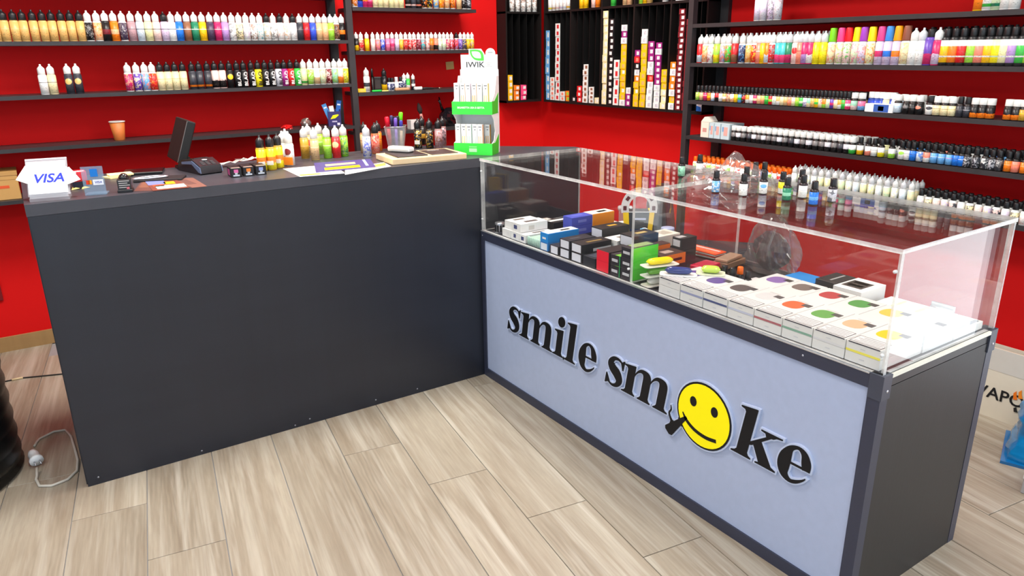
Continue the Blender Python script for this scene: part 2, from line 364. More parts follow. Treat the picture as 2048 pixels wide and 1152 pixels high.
for (lx, ly, pw, nm) in ((-2.5, -0.9, 16, 'nearest the left window'), (-1.05, 0.05, 46, 'above the dark counter'), (0.40, 0.15, 42, 'nearest the pod racks'), (0.30, -1.7, 11, 'above the right end of the display case'), (-1.0, -3.0, 14, 'behind the photographer'), (-2.6, -3.3, 10, 'at the window corner')):
    t = thing('ceiling_lamp', 'flat square white ceiling lamp ' + nm, 'lamp', (lx, ly, ZC), 0, 'ceiling lamps')
    f = MB(); f.box(-0.32, -0.32, -0.05, 0.32, -0.30, 0); f.box(-0.32, 0.30, -0.05, 0.32, 0.32, 0); f.box(-0.32, -0.30, -0.05, -0.30, 0.30, 0); f.box(0.30, -0.30, -0.05, 0.32, 0.30, 0)
    obj('frame', f, 'metal', t, color=S(225, 225, 225)); d = MB(); d.box(-0.30, -0.30, -0.03, 0.30, 0.30, -0.004); obj('diffuser', d, 'lamp_diffuser', t)
    a = area('lamp_light', (lx, ly, ZC - 0.055), (0, 0, 0), 0.58, 0.58, pw, (1.0, 0.95, 0.88)); a.parent = t; a.location = (0, 0, -0.055)

# ------------------------------------------------------------------ the dark counter
CT = 0.0344
ct = thing('shop_counter', 'long charcoal shop counter with a plain dark front panel', 'counter', (-0.5, 0.25, 0))
def cpart(name, mb, mat, parent, loc0=(-0.5, 0.25, 0), color=None):
    mb.v = [(x - loc0[0], y - loc0[1], z - loc0[2]) for x, y, z in mb.v]; return obj(name, mb, mat, parent, color=color)
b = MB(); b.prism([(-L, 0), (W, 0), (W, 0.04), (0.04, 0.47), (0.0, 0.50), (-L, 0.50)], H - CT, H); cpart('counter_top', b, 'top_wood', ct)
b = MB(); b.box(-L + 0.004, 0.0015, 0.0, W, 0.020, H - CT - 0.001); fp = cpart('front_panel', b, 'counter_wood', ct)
b = MB(); b.box(-L + 0.001, 0.021, 0, -L + 0.02, 0.485, H - CT - 0.001); cpart('side_panel', b, 'counter_wood', ct)
b = MB(); b.box(-L + 0.022, 0.30, 0.40, 0.10, 0.48, 0.42); cpart('inner_shelf', b, 'counter_wood', ct)
for (px, py) in ((197, 955), (404, 902), (591, 851), (620, 838), (752, 800), (835, 778)):
    q = on('y', 0.0, px, py); b = MB(); b.lathe([(0.0035, 0), (0.003, 0.0012), (0.0, 0.0014)], 8)
    b.v = [(x + q.x, -z + 0.0015, y + q.z) for x, y, z in b.v]; cpart('screw', b, 'metal', ct, color=S(150, 152, 160))

# ------------------------------------------------------------------ the display counter with the sign
dc0 = (W / 2, -LD / 2, 0)
dc = thing('display_counter', 'long display counter with pale blue-grey front carrying the smile smoke sign', 'counter', dc0)
NAVY = S(46, 50, 68)
b = MB(); b.box(0.006, -LD + 0.034, 0.036, 0.012, -0.022, HF - 0.034); cpart('front_panel', b, 'plastic', dc, dc0, S(164, 176, 204))
def rail(x0, y0, z0, x1, y1, z1, nm): 
    q = MB(); q.box(x0, y0, z0, x1, y1, z1); return cpart(nm, q, 'plastic', dc, dc0, NAVY)
rail(0, -LD + 0.03, HF - 0.034, 0.03, -0.001, HF, 'top_rail'); rail(0, -LD + 0.03, 0, 0.03, -0.001, 0.036, 'bottom_rail')
rail(0, -0.022, 0.036, 0.03, -0.001, HF - 0.034, 'corner_post'); rail(0, -LD, 0, 0.03, -LD + 0.03, HF - 0.03, 'corner_post')
rail(W - 0.03, -LD, 0, W, -LD + 0.03, HF - 0.03, 'corner_post'); rail(W - 0.03, -0.03, 0, W, -0.001, HF, 'corner_post')
rail(W - 0.03, -LD + 0.03, HF - 0.034, W, -0.03, HF, 'top_rail')
b = MB(); b.box(0.03, -LD + 0.001, 0.0, W - 0.03, -LD + 0.018, HF - 0.03); cpart('side_panel', b, 'side_wood', dc, dc0)
b = MB(); b.box(0.031, -LD + 0.002, HF - 0.029, W - 0.031, -0.002, HF - 0.001); cpart('top_board', b, 'dark_wood', dc, dc0)
b = MB(); b.box(W - 0.024, -LD + 0.031, 0.02, W - 0.006, -0.031, HF - 0.036); cpart('back_panel', b, 'dark_wood', dc, dc0)
b = MB(); b.box(0.03, -LD + 0.031, 0.02, W - 0.025, -0.031, 0.036); cpart('base_board', b, 'dark_wood', dc, dc0)
b = MB(); b.box(-0.002, -LD + 0.032, HF, 0.004, -0.002, HF + 0.003); cpart('trim_strip', b, 'metal', dc, dc0, S(215, 220, 228))
b = MB(); b.box(0.032, -LD - 0.003, HF - 0.006, W - 0.032, -LD + 0.003, HF + 0.003); cpart('trim_strip', b, 'plastic', dc, dc0, S(222, 220, 205))
for cx in (0.0, W - 0.03):
    b = MB(); b.box(cx - 0.002, -LD - 0.003, HF - 0.055, cx + 0.032, -LD + 0.03, HF + 0.004); cb = cpart('corner_bracket', b, 'plastic', dc, dc0, S(58, 62, 76))
    s = MB(); s.lathe([(0.004, 0), (0.0035, 0.0012), (0, 0.0016)], 8); s.v = [(x + cx + 0.018 - dc0[0], -LD - 0.003 - z - dc0[1], y + HF - 0.035) for x, y, z in s.v]
    obj('screw', s, 'metal', cb, color=S(210, 210, 215))
for k in range(2):
    s = MB(); s.lathe([(0.003, 0), (0.0026, 0.001), (0, 0.0013)], 8); yy = (-0.012, -LD + 0.2)[k]
    s.v = [(-z - dc0[0], x + yy - dc0[1], y + HF - 0.016) for x, y, z in s.v]; obj('screw', s, 'metal', dc, color=S(200, 205, 215))

# --- the sign letters, drawn glyph by glyph (x-height 1)
def arc_stroke(pts, wid, n=40):
    """centre line through pts (Catmull-Rom), width by control point -> left and right edges"""
    P = [pts[0]] + list(pts) + [pts[-1]]; Wd = [wid[0]] + list(wid) + [wid[-1]]; out = []
    segs = len(pts) - 1; per = max(3, n // segs)
    for i in range(segs):
        for k in range(per + (i == segs - 1)):
            t = k / per
            def cr(a, b_, c, d): return 0.5 * (2 * b_ + (c - a) * t + (2 * a - 5 * b_ + 4 * c - d) * t * t + (3 * b_ - a - 3 * c + d) * t ** 3)
            out.append((cr(*(P[i + j][0] for j in range(4))), cr(*(P[i + j][1] for j in range(4))), cr(*(Wd[i + j] for j in range(4)))))
    lf, rt = [], []
    for i, (x, y, w) in enumerate(out):
        x0, y0, _ = out[max(i - 1, 0)]; x1, y1, _ = out[min(i + 1, len(out) - 1)]
        dx, dy = x1 - x0, y1 - y0; l = math.hypot(dx, dy) or 1; nx, ny = -dy / l, dx / l
        lf.append((x + nx * w / 2, y + ny * w / 2)); rt.append((x - nx * w / 2, y - ny * w / 2))
    return ('strip', lf, rt)
def poly(*pts): return ('poly', list(pts))
def foot(x0, x1, s0, s1):   # bracketed foot serif under a stem s0..s1
    return poly((x0, 0), (x1, 0), (x1, 0.035), (s1 + 0.05, 0.075), (s1, 0.14), (s0, 0.14), (s0 - 0.05, 0.075), (x0, 0.035))
def stem(x0, x1, h, flag=0.17):   # stem with a flag serif at its top left
    return [poly((x0, 0.0), (x1, 0.0), (x1, h + 0.015), (x1 - 0.04, h + 0.02), (x0 - flag, h - 0.04), (x0 - flag, h - 0.075), (x0 - 0.04, h - 0.11), (x0, h - 0.17))]
def arch(xa, x0, x1):   # from a stem's right edge xa over to a stem x0..x1
    o = bez((xa, 0.72), (xa + 0.1, 0.95), (x0 - 0.2, 1.03), (x0 - 0.02, 1.03), 7) + bez((x0 - 0.02, 1.03), (x1 - 0.1, 1.03), (x1, 0.93), (x1, 0.70), 7)[1:] + [(x1, 0.0)]
    i = bez((xa, 0.62), (xa + 0.08, 0.84), (x0 - 0.18, 0.90), (x0 - 0.11, 0.90), 7) + bez((x0 - 0.11, 0.90), (x0 - 0.03, 0.90), (x0, 0.85), (x0, 0.72), 7)[1:] + [(x0, 0.0)]
    return ('strip', o, i)
def circ(cx, cy, r, n=24): return poly(*[(cx + r * math.cos(2 * math.pi * k / n), cy + r * math.sin(2 * math.pi * k / n)) for k in range(n)])
G = {}
G['i'] = stem(0.16, 0.48, 1.0) + [foot(0.0, 0.64, 0.16, 0.48), circ(0.32, 1.31, 0.195)]
G['l'] = stem(0.16, 0.50, 1.45) + [foot(0.0, 0.66, 0.16, 0.50)]
G['m'] = stem(0.16, 0.49, 1.0) + [foot(0.0, 0.62, 0.16, 0.49), arch(0.47, 0.86, 1.19), foot(0.74, 1.31, 0.86, 1.19), arch(1.17, 1.56, 1.89), foot(1.44, 2.05, 1.56, 1.89)]
G['k'] = stem(0.16, 0.50, 1.45) + [foot(0.0, 0.64, 0.16, 0.50), poly((0.48, 0.40), (0.58, 0.44), (1.09, 0.90), (1.00, 0.93), (0.48, 0.50)), poly((0.72, 1.0), (0.72, 0.965), (0.86, 0.94), (0.90, 0.86), (1.12, 0.88), (1.20, 0.94), (1.36, 0.965), (1.36, 1.0)),
    poly((0.56, 0.56), (0.78, 0.70), (1.25, 0.09), (1.40, 0.035), (1.40, 0.0), (0.78, 0.0), (0.78, 0.035), (0.88, 0.06))]
G['s'] = [arc_stroke([(0.70, 0.86), (0.50, 0.97), (0.29, 0.94), (0.19, 0.77), (0.30, 0.61), (0.50, 0.47), (0.63, 0.27), (0.56, 0.09), (0.36, 0.02), (0.16, 0.11)],
    [0.05, 0.08, 0.15, 0.24, 0.31, 0.33, 0.26, 0.16, 0.08, 0.05], 54), poly((0.70, 0.66), (0.74, 0.66), (0.76, 1.0), (0.72, 1.0), (0.60, 0.90)), poly((0.06, 0.36), (0.10, 0.36), (0.26, 0.10), (0.08, 0.0), (0.05, 0.0))]
_a = [(-2, 0.20), (25, 0.24), (60, 0.16), (90, 0.09), (120, 0.16), (150, 0.29), (180, 0.34), (210, 0.31), (240, 0.20), (270, 0.11), (295, 0.10), (320, 0.06), (333, 0.03)]
G['e'] = [arc_stroke([(0.47 + (0.43 - w / 2) * math.cos(R(a)), 0.50 + (0.53 - w / 2) * math.sin(R(a))) for a, w in _a], [w for a, w in _a], 60), poly((0.25, 0.475), (0.895, 0.475), (0.895, 0.535), (0.25, 0.535))]
SL = 0.17; XH = 0.103; BASE = 0.271
def grow(piece, d):
    if piece[0] == 'strip':
        lf, rt = piece[1], piece[2]; L2, R2 = [], []
        for (a, b_) in zip(lf, rt):
            dx, dy = a[0] - b_[0], a[1] - b_[1]; l = math.hypot(dx, dy) or 1; dx, dy = dx / l * d, dy / l * d
            L2.append((a[0] + dx, a[1] + dy)); R2.append((b_[0] - dx, b_[1] - dy))
        for arr in (L2, R2):
            for e_, nb in ((0, 1), (-1, -2)):
                ux, uy = arr[e_][0] - arr[nb][0], arr[e_][1] - arr[nb][1]; l = math.hypot(ux, uy) or 1; arr[e_] = (arr[e_][0] + ux / l * d, arr[e_][1] + uy / l * d)
        return ('strip', L2, R2)
    pts = piece[1]; n = len(pts); ar = sum(pts[i][0] * pts[(i + 1) % n][1] - pts[(i + 1) % n][0] * pts[i][1] for i in range(n)); sg = 1 if ar > 0 else -1; out = []
    for i in range(n):
        p0, p1, p2 = pts[i - 1], pts[i], pts[(i + 1) % n]; nx = ny = 0
        for q0, q1 in ((p0, p1), (p1, p2)):
            dx, dy = q1[0] - q0[0], q1[1] - q0[1]; l = math.hypot(dx, dy) or 1; nx += sg * dy / l; ny -= sg * dx / l
        l = math.hypot(nx, ny) or 1; k = d / max(0.5, l / 2); out.append((p1[0] + nx / l * k, p1[1] + ny / l * k))
    return ('poly', out)
def emitp(mb, piece, d0, d1, T):
    if piece[0] == 'strip': mb.strip(piece[1], piece[2], d0, d1, T)
    else: mb.prism(piece[1], d0, d1, T)
PX0 = 0.006   # face of the front panel
def letter(ch, y0, sx=1.0):
    T = lambda u, v, w: (PX0 - w - dc0[0], -(y0 + (u * sx + v * SL) * XH) - dc0[1], BASE + v * XH)
    bk = MB(); fc = MB()
    for k, pc in enumerate(G[ch]): emitp(bk, grow(pc, 0.045), 0.0, 0.0066 + 0.00006 * k, T); emitp(fc, pc, 0.0071, 0.0083 + 0.00006 * k, T)
    o = obj('letter', fc, 'ink', dc, color=S(18, 18, 22)); o['label'] = 'black raised serif letter ' + ch
    obj('letter_backing', bk, 'plastic', o, color=S(188, 200, 226))
for ch, y0, sx in (('s', 0.183, 1.08), ('m', 0.272, 1.0), ('i', 0.486, 0.98), ('l', 0.553, 0.95), ('e', 0.626, 1.05), ('s', 0.772, 1.08), ('m', 0.858, 0.97), ('k', 1.306, 1.0), ('e', 1.442, 1.05)):
    letter(ch, y0, sx)
# smiley in place of the letter o
def TS(u, v, w): return (PX0 - w - dc0[0], -u - dc0[1], v)
fcx, fcz, fr_ = 1.203, 0.3265, 0.1005
b = MB(); emitp(b, circ(fcx, fcz, fr_ + 0.005, 40), 0, 0.007, TS); emb = obj('smiley_emblem', b, 'plastic', dc, color=S(188, 200, 226)); emb['label'] = 'yellow smiley face emblem with black pipe'
def sp(name, pieces, d0, d1, col):
    q = MB()
    for pc in pieces: emitp(q, pc, d0, d1, TS)
    return obj(name, q, 'ink', emb, color=col)
sp('outline', [circ(fcx, fcz, fr_, 40)], 0.0072, 0.0082, S(18, 18, 22)); sp('face', [circ(fcx, fcz, fr_ - 0.006, 40)], 0.0083, 0.0090, S(255, 240, 0))
def ell(cx, cy, rx, ry, n=20): return poly(*[(cx + rx * math.cos(2 * math.pi * k / n), cy + ry * math.sin(2 * math.pi * k / n)) for k in range(n)])
sp('eye', [ell(1.164, 0.358, 0.0125, 0.0155)], 0.0091, 0.0096, S(18, 18, 22)); sp('eye', [ell(1.242, 0.356, 0.0125, 0.0155)], 0.0091, 0.0096, S(18, 18, 22))
sp('mouth', [arc_stroke([(1.127, 0.309), (1.142, 0.290), (1.165, 0.276), (1.19, 0.2685), (1.222, 0.266), (1.256, 0.271)], [0.004, 0.010, 0.011, 0.011, 0.011, 0.011], 20)], 0.0091, 0.0096, S(18, 18, 22))
pp = poly((1.146, 0.295), (1.138, 0.283), (1.090, 0.214), (1.078, 0.213), (1.062, 0.226), (1.061, 0.236), (1.128, 0.292), (1.140, 0.300))
q = MB(); emitp(q, grow(pp, 0.004), 0, 0.007, TS); obj('pipe_backing', q, 'plastic', emb, color=S(188, 200, 226)); sp('pipe', [pp], 0.0091, 0.0096, S(18, 18, 22))
wisp = arc_stroke([(1.082, 0.245), (1.085, 0.258), (1.078, 0.270), (1.073, 0.283), (1.080, 0.296), (1.078, 0.310)], [0.009, 0.010, 0.007, 0.006, 0.005, 0.002], 20)
q = MB(); emitp(q, grow(wisp, 0.003), 0, 0.007, TS); obj('wisp_backing', q, 'plastic', emb, color=S(188, 200, 226)); sp('smoke_wisp', [wisp], 0.0072, 0.0085, S(18, 18, 22))

# ------------------------------------------------------------------ the acrylic case on top
F0 = HF + 0.004; TH = 0.011; GT = H
ac = thing('acrylic_case', 'clear acrylic case standing on the display counter', 'display case', (W / 2, -LD / 2, HF))
ac0 = (W / 2, -LD / 2, HF)
def pane(name, x0, y0, z0, x1, y1, z1, thin):
    q = MB(); q.box(x0, y0, z0, x1, y1, z1)
    i = 'xyz'.index(thin); q.m = []
    for f in q.f:
        vs = [q.v[k] for k in f]; q.m.append(0 if max(v[i] for v in vs) - min(v[i] for v in vs) < 1e-6 else 1)
    return cpart(name, q, ['acrylic', 'acrylic_edge'], ac, ac0)
YD = -0.868
pane('front_pane', 0.003, -LD + 0.004, F0, 0.003 + TH, -0.004, GT - TH, 'x'); pane('back_pane', W - 0.011, -LD + 0.004, F0, W - 0.003, -0.004, GT - TH, 'x')
pane('side_pane', 0.0145, -LD + 0.004, F0, W - 0.012, -LD + 0.004 + TH, GT - TH, 'y'); pane('side_pane', 0.0145, -0.004 - TH, F0, W - 0.012, -0.004, GT - TH, 'y')
pane('partition', 0.0145, YD - TH / 2, F0, W - 0.012, YD + TH / 2, GT - TH - 0.001, 'y')
pane('top_pane', 0.001, -LD + 0.002, GT - TH + 0.0005, W - 0.001, YD - 0.001, GT, 'z'); pane('top_pane', 0.001, YD + 0.001, GT - TH + 0.0005, W - 0.001, -0.002, GT, 'z')
for (x, y) in ((0.002, -0.012), (0.002, YD), (0.002, -LD + 0.012)):
    for z in (HF + 0.05, GT - 0.05):
        b = MB(); b.tube([(x + 0.003, y, z), (x - 0.003, y, z)], 0.004, 8); cpart('clip', b, 'plastic', ac, ac0, S(225, 228, 228))
b = MB(); b.box(W - 0.016, -LD + 0.10, F0, W - 0.011, -LD + 0.16, F0 + 0.03); b.tube([(W - 0.018, -LD + 0.10, F0 + 0.015), (W - 0.018, -LD + 0.16, F0 + 0.015)], 0.005, 8); cpart('hinge', b, 'metal', ac, ac0, S(200, 205, 205))

# ------------------------------------------------------------------ wall shelves
def shelf_unit(name, label, loc, rz, length, depth, zs, t, posts, uprights, zt, zb):
    """local x along the shelf, local -y towards the room, wall at y=0"""
    u = thing(name, label, 'shelf', loc, rz)
    for z in zs:
        q = MB(); q.box(0, -depth, z - t, length, -0.001, z); obj('shelf_board', q, 'dark_wood', u)
    for (x0, x1, zl) in posts:
        q = MB(); q.box(x0, -depth - 0.001, zl, x1, -depth + 0.028, zt); obj('post', q, 'dark_wood', u)
    for (x0, x1, zl) in uprights:
        q = MB(); q.box(x0, -0.022, zl, x1, -0.0005, zt); obj('upright', q, 'dark_wood', u)
    return u
DS = 0.20
ZL = [1.592, 1.3755, 1.160, 0.945, 0.729]; ZM = [1.536, 1.321, 1.112, 0.900]; ZR = [1.598, 1.421, 1.2495, 1.081, 0.916, 0.752]
u = shelf_unit('shelf_unit', 'wide dark wall shelf unit on the left red wall', (-2.6, YB, 0), 0, 2.6 + 0.022, DS, ZL, 0.0165, [(2.622, 2.654, 0.0), (0.0, 0.03, 0.0)], [(2.590, 2.635, 0.0)], 1.95, 0)
u = shelf_unit('shelf_unit', 'narrower dark shelf unit in the middle of the back wall', (0.058, YB, 0), 0, 0.735, DS, ZM, 0.018, [], [], 1.95, 0)
u = shelf_unit('shelf_unit', 'dark shelf unit along the right red wall filled with bottles', (XR, 0.062, 0), -math.pi / 2, 2.0, DS, ZR, 0.0165, [(-0.030, 0.0, 0.0), (1.97, 2.0, 0.0)], [(0.002, 0.05, 0.70)], 1.95, 0)

# ------------------------------------------------------------------ pod racks
DR = 0.10
def rack(name, label, loc, rz, mods, nslot, z0, zs, z1):
    rk = thing(name, label, 'rack', loc, rz); xe = mods[-1]
    q = MB(); q.box(0, -0.008, z0, xe, -0.0005, z1); obj('back_board', q, 'ink', rk, color=S(6, 6, 6))
    for (za, zb_) in ((z0, z0 + 0.013), (zs - 0.012, zs), (z1 - 0.012, z1)):
        q = MB(); q.box(0, -DR, za, xe, -0.008, zb_); obj('board', q, 'ink', rk, color=S(26, 22, 21))
    for i, x in enumerate(mods):
        x0 = max(0, min(xe - 0.010, x - 0.005)); q = MB(); q.box(x0, -DR - 0.001, z0, x0 + 0.010, -0.0085, z1); obj('side_board', q, 'ink', rk, color=S(28, 23, 22))
        if i < len(mods) - 1:
            p = (mods[i + 1] - x) / nslot
            for k in range(1, nslot):
                q = MB(); q.box(x + k * p - 0.0015, -DR + 0.006, z0 + 0.013, x + k * p + 0.0015, -0.0085, zs - 0.012); obj('divider', q, 'ink', rk, color=S(14, 13, 13))
    return rk
RZ0, RZS, RZ1 = 1.006, 1.535, 1.95
rack('pod_rack', 'black slotted pod rack on the back wall in the corner', (1.055, YB, 0), 0, [0.0, 0.262], 5, RZ0, RZS, RZ1)
RY0 = 1.365
RM = [0.0, 0.262, 0.537, 0.797, 1.062, 1.302]
rack('pod_rack', 'wide black slotted pod rack on the right wall', (XR, RY0, 0), -math.pi / 2, RM, 5, RZ0, RZS, RZ1)

def pod_mesh(w, d, h):
    """small carton: bevelled body, tuck-lid seam and a printed panel on its front"""
    k = ('pod', round(w, 4), round(d, 4), round(h, 4))
    if k in _bc: return _bc[k]
    q = MB(); e = 0.0008
    q.add([(-w/2+e, -d, e), (w/2-e, -d, e), (w/2-e, -d, h-e), (-w/2+e, -d, h-e), (-w/2, -d+e, 0), (w/2, -d+e, 0), (w/2, -d+e, h), (-w/2, -d+e, h), (-w/2, 0, 0), (w/2, 0, 0), (w/2, 0, h), (-w/2, 0, h)],
          [(0, 1, 2, 3), (0, 4, 5, 1), (1, 5, 6, 2), (2, 6, 7, 3), (3, 7, 4, 0), (4, 8, 9, 5), (5, 9, 10, 6), (6, 10, 11, 7), (7, 11, 8, 4), (8, 11, 10, 9)], 0)
    q.box(-w * 0.12, -d - 0.0004, h * 0.22, w * 0.36, -d + 0.0002, h * 0.78, 1)
    me = q.mesh('pod_box'); me.materials.append(M['pod_card']); me.materials.append(M['pod_print']); _bc[k] = me; return me
POD = {'blue': ('sky blue', 'white'), 'pink': ('white', 'salmon'), 'redline': ('white', 'red'), 'og': ('orange', 'lime'), 'bw': ('black', 'white'), 'rw': ('red', 'white'), 'wb': ('white', 'brown'), 'cr': ('cream', 'white'),
 'wr': ('white', 'red'), 'w': ('white', 'silver'), 'p': ('purple', 'white'), 'y': ('yellow', 'amber'), 'wy': ('yellow', 'white'), 'r': ('red', 'salmon'), 'o': ('orange', 'white'), 'ow': ('white', 'orange'), 'rb': ('dark red', 'white'), 'hp': ('hot pink', 'white'), 'yl': ('yellow', 'white'), 'bk': ('black', 'tan')}
PODCOL = [('L', 0, 0, 'yl yl yl yl', 0.152), ('L', 0, 1, 'o o o', 0.09), ('L', 0, 2, 'hp hp hp', 0.09),
 ('R', 0, 0, 'blue ' * 8, 0.407), ('R', 0, 1, 'pink ' * 5, 0.135), ('R', 0, 2, 'redline ' * 12, 0.444), ('R', 0, 3, 'pink pink', 0.055), ('R', 0, 4, 'og og', 0.06),
 ('R', 1, 0, 'bw', 0.03), ('R', 1, 1, 'rw rw rw', 0.092), ('R', 1, 2, 'wb ' * 7, 0.214), ('R', 1, 3, 'wb wb wb wb', 0.09), ('R', 1, 4, 'cr', 0.033),
 ('R', 2, 0, 'cr ' * 13, 0.494), ('R', 2, 1, 'bw ' * 14, 0.452), ('R', 2, 2, 'wr ' * 5, 0.24), ('R', 2, 3, 'w y wy y y wy y y y y w p w', 0.418), ('R', 2, 4, 'p p w', 0.097),
 ('R', 3, 0, 'y y wy y o w bw r p', 0.29), ('R', 3, 1, 'y y y y y y y y y w w', 0.392), ('R', 3, 2, 'w w w w r w w p p p', 0.332), ('R', 3, 3, 'w w w w p p p p p w p', 0.325), ('R', 3, 4, 'cr cr cr y y y', 0.195),
 ('R', 4, 0, 'w y w o o w o', 0.232), ('R', 4, 1, 'rb ' * 18, 0.478), ('R', 4, 2, 'rb ' * 15, 0.43)]
RNAME = {'blue': 'pale blue', 'pink': 'white and pink', 'redline': 'white with red edge', 'og': 'orange and green', 'bw': 'black and white', 'rw': 'red and white', 'wb': 'white and brown', 'cr': 'cream', 'wr': 'white and red', 'w': 'white',
 'p': 'purple', 'y': 'yellow', 'wy': 'yellow and white', 'r': 'red', 'o': 'orange', 'ow': 'white and orange', 'rb': 'dark red', 'hp': 'hot pink', 'yl': 'bright yellow', 'bk': 'black'}
ncol = {'L': 0, 'R': 0}
for side, mod, slot, lst, tot in PODCOL:
    lst = lst.split(); h = tot / len(lst); ncol[side] += 1
    if side == 'L': p = 0.262 / 5; u0 = (slot + 0.5) * p
    else: p = (RM[mod + 1] - RM[mod]) / 5; u0 = RM[mod] + (slot + 0.5) * p
    for k, key in enumerate(lst):
        me = pod_mesh(0.037 if slot in (0, 4) or p < 0.05 else 0.040, 0.078, h - 0.0006); j = random.uniform(-0.0012, 0.0012) + {0: 0.0045, 4: -0.0030}.get(slot, 0.0); dd = 0.018 + random.uniform(-0.003, 0.003)
        if side == 'L': loc = (1.055 + u0 + j, YB - dd, RZ0 + 0.0134 + k * h); rz = 0
        else: loc = (XR - dd, RY0 - u0 - j, RZ0 + 0.0134 + k * h); rz = -math.pi / 2
        o = obj('pod_box', me, ['pod_card', 'pod_print'], None, loc, (0, 0, rz), PC[POD[key][0]]); o['c2'] = list(PC[POD[key][1]])
        where = '%s column of corner rack' % ordn(ncol['L']) if side == 'L' else '%s filled column of wide rack' % ordn(ncol['R'])
        tag(o, '%s pod box, %s up in the %s' % (RNAME[key], ordn(k + 1), where), 'box', 'pod boxes in the racks')

# ------------------------------------------------------------------ bottles
_bm = {}
def bottle_meshes(kind):
    if kind in _bm: return _bm[kind]
    def lt(prof, seg=14, nm='x'):
        q = MB(); q.lathe(prof, seg); return q.mesh(nm)
    if kind == 'tall':
        r = (lt([(0.0150, 0), (0.0163, 0.0015), (0.0163, 0.078), (0.0146, 0.0815), (0.011, 0.083), (0.011, 0.086)]), lt([(0.0166, 0.004), (0.0166, 0.076)]),
             lt([(0.0136, 0.083), (0.0143, 0.0838), (0.0143, 0.104), (0.0128, 0.1085), (0.0066, 0.1155), (0.0042, 0.1168), (0.0038, 0.1235), (0.0028, 0.125), (0, 0.1251)]))
    elif kind == 'bigcap':
        r = (lt([(0.0150, 0), (0.0163, 0.0015), (0.0163, 0.078), (0.0146, 0.0815), (0.012, 0.083), (0.012, 0.086)]), lt([(0.0166, 0.004), (0.0166, 0.0765)]),
             lt([(0.0152, 0.0835), (0.0155, 0.0845), (0.0130, 0.130), (0.0118, 0.1335), (0, 0.1345)]))
    elif kind == 'flatcap':
        r = (lt([(0.0150, 0), (0.0166, 0.0015), (0.0166, 0.085), (0.0135, 0.092), (0.010, 0.093), (0.010, 0.096)]), lt([(0.0169, 0.004), (0.0169, 0.082)]),
             lt([(0.0112, 0.0935), (0.0118, 0.0945), (0.0112, 0.117), (0.0100, 0.1195), (0.0045, 0.1205), (0.0042, 0.126), (0, 0.1265)]))
    elif kind == 'small':
        r = (lt([(0.0105, 0), (0.0116, 0.0012), (0.0116, 0.039), (0.0095, 0.0425), (0.0065, 0.0438), (0.0065, 0.046)], 12), lt([(0.0118, 0.003), (0.0118, 0.036)], 12),
             lt([(0.0086, 0.0440), (0.0090, 0.0448), (0.0082, 0.0632), (0.0072, 0.0652), (0, 0.0655)], 12))
    elif kind == 'jar':
        r = (lt([(0.0118, 0), (0.0130, 0.0012), (0.0130, 0.039), (0.011, 0.042), (0.009, 0.043), (0.009, 0.045)], 12), lt([(0.0132, 0.003), (0.0132, 0.035)], 12),
             lt([(0.0120, 0.0432), (0.0124, 0.0440), (0.0122, 0.0615), (0.0112, 0.0635), (0, 0.064)], 12))
    _bm[kind] = r; return r
CAPN = {'w': ('white', S(236, 236, 232)), 'k': ('black', S(26, 26, 28)), 'or': ('orange', S(250, 110, 15)), 'gr': ('green', S(120, 215, 20)), 'pk': ('pink', S(250, 70, 140)), 'rd': ('red', S(235, 25, 35)),
 'ye': ('yellow', S(252, 235, 10)), 'pu': ('purple', S(160, 60, 190)), 'bl': ('blue', S(60, 140, 225)), 'og': ('orange', S(252, 165, 10)), 'br': ('brown', S(140, 80, 60)), 'cl': ('pale grey', S(214, 216, 220)), 'sv': ('silver', S(200, 200, 206))}
def bottle(kind, loc, rz, cap, c1, c2, style, label, group, scale=1.0, body=None, mat='plastic'):
    bd, lb, cp = bottle_meshes(kind); loc = Vector(loc) + Vector((0, 0, 0.0004))
    t = thing('dropper_bottle' if kind in ('small', 'jar') else 'liquid_bottle', label, 'bottle', loc, rz + random.uniform(-0.25, 0.25), group)
    obj('body', bd, mat, t, color=body or (PC['black'] if style == 'panel' else PC[c1] if style != 'art' else PC['white']))
    l = obj('label', lb, 'label_' + style, t, color=PC[c1]); l['c2'] = list(PC[c2])
    obj('cap', cp, 'plastic', t, color=CAPN[cap][1])
    if scale != 1.0: t.scale = (scale,) * 3
    return t
def rowbottles(spec, plane, fixed, z, rz, where, group, kind0='tall', scale0=1.0, start=1, rowtxt='', body=None):
    """spec: list of (px, cap, label colour, second colour, style[, kind, scale])"""
    for i, e in enumerate(spec):
        px, cap, c1, c2, st = e[:5]; kd = e[5] if len(e) > 5 else kind0; sc_ = e[6] if len(e) > 6 else scale0
        P = along('x', (0, fixed, z), px) if plane == 'y' else along('y', (fixed, 0, z), px)
        lab = '%s capped bottle with %s label, %s from left on %s' % (CAPN[cap][0], c1, ordn(i + start), where)
        bottle(kd, P, rz, cap, c1, c2, st, lab, group, sc_, body)
LX = lambda c: c * 0.19098
FR = YB - DS + 0.024     # axis plane of the front row on the back wall shelves
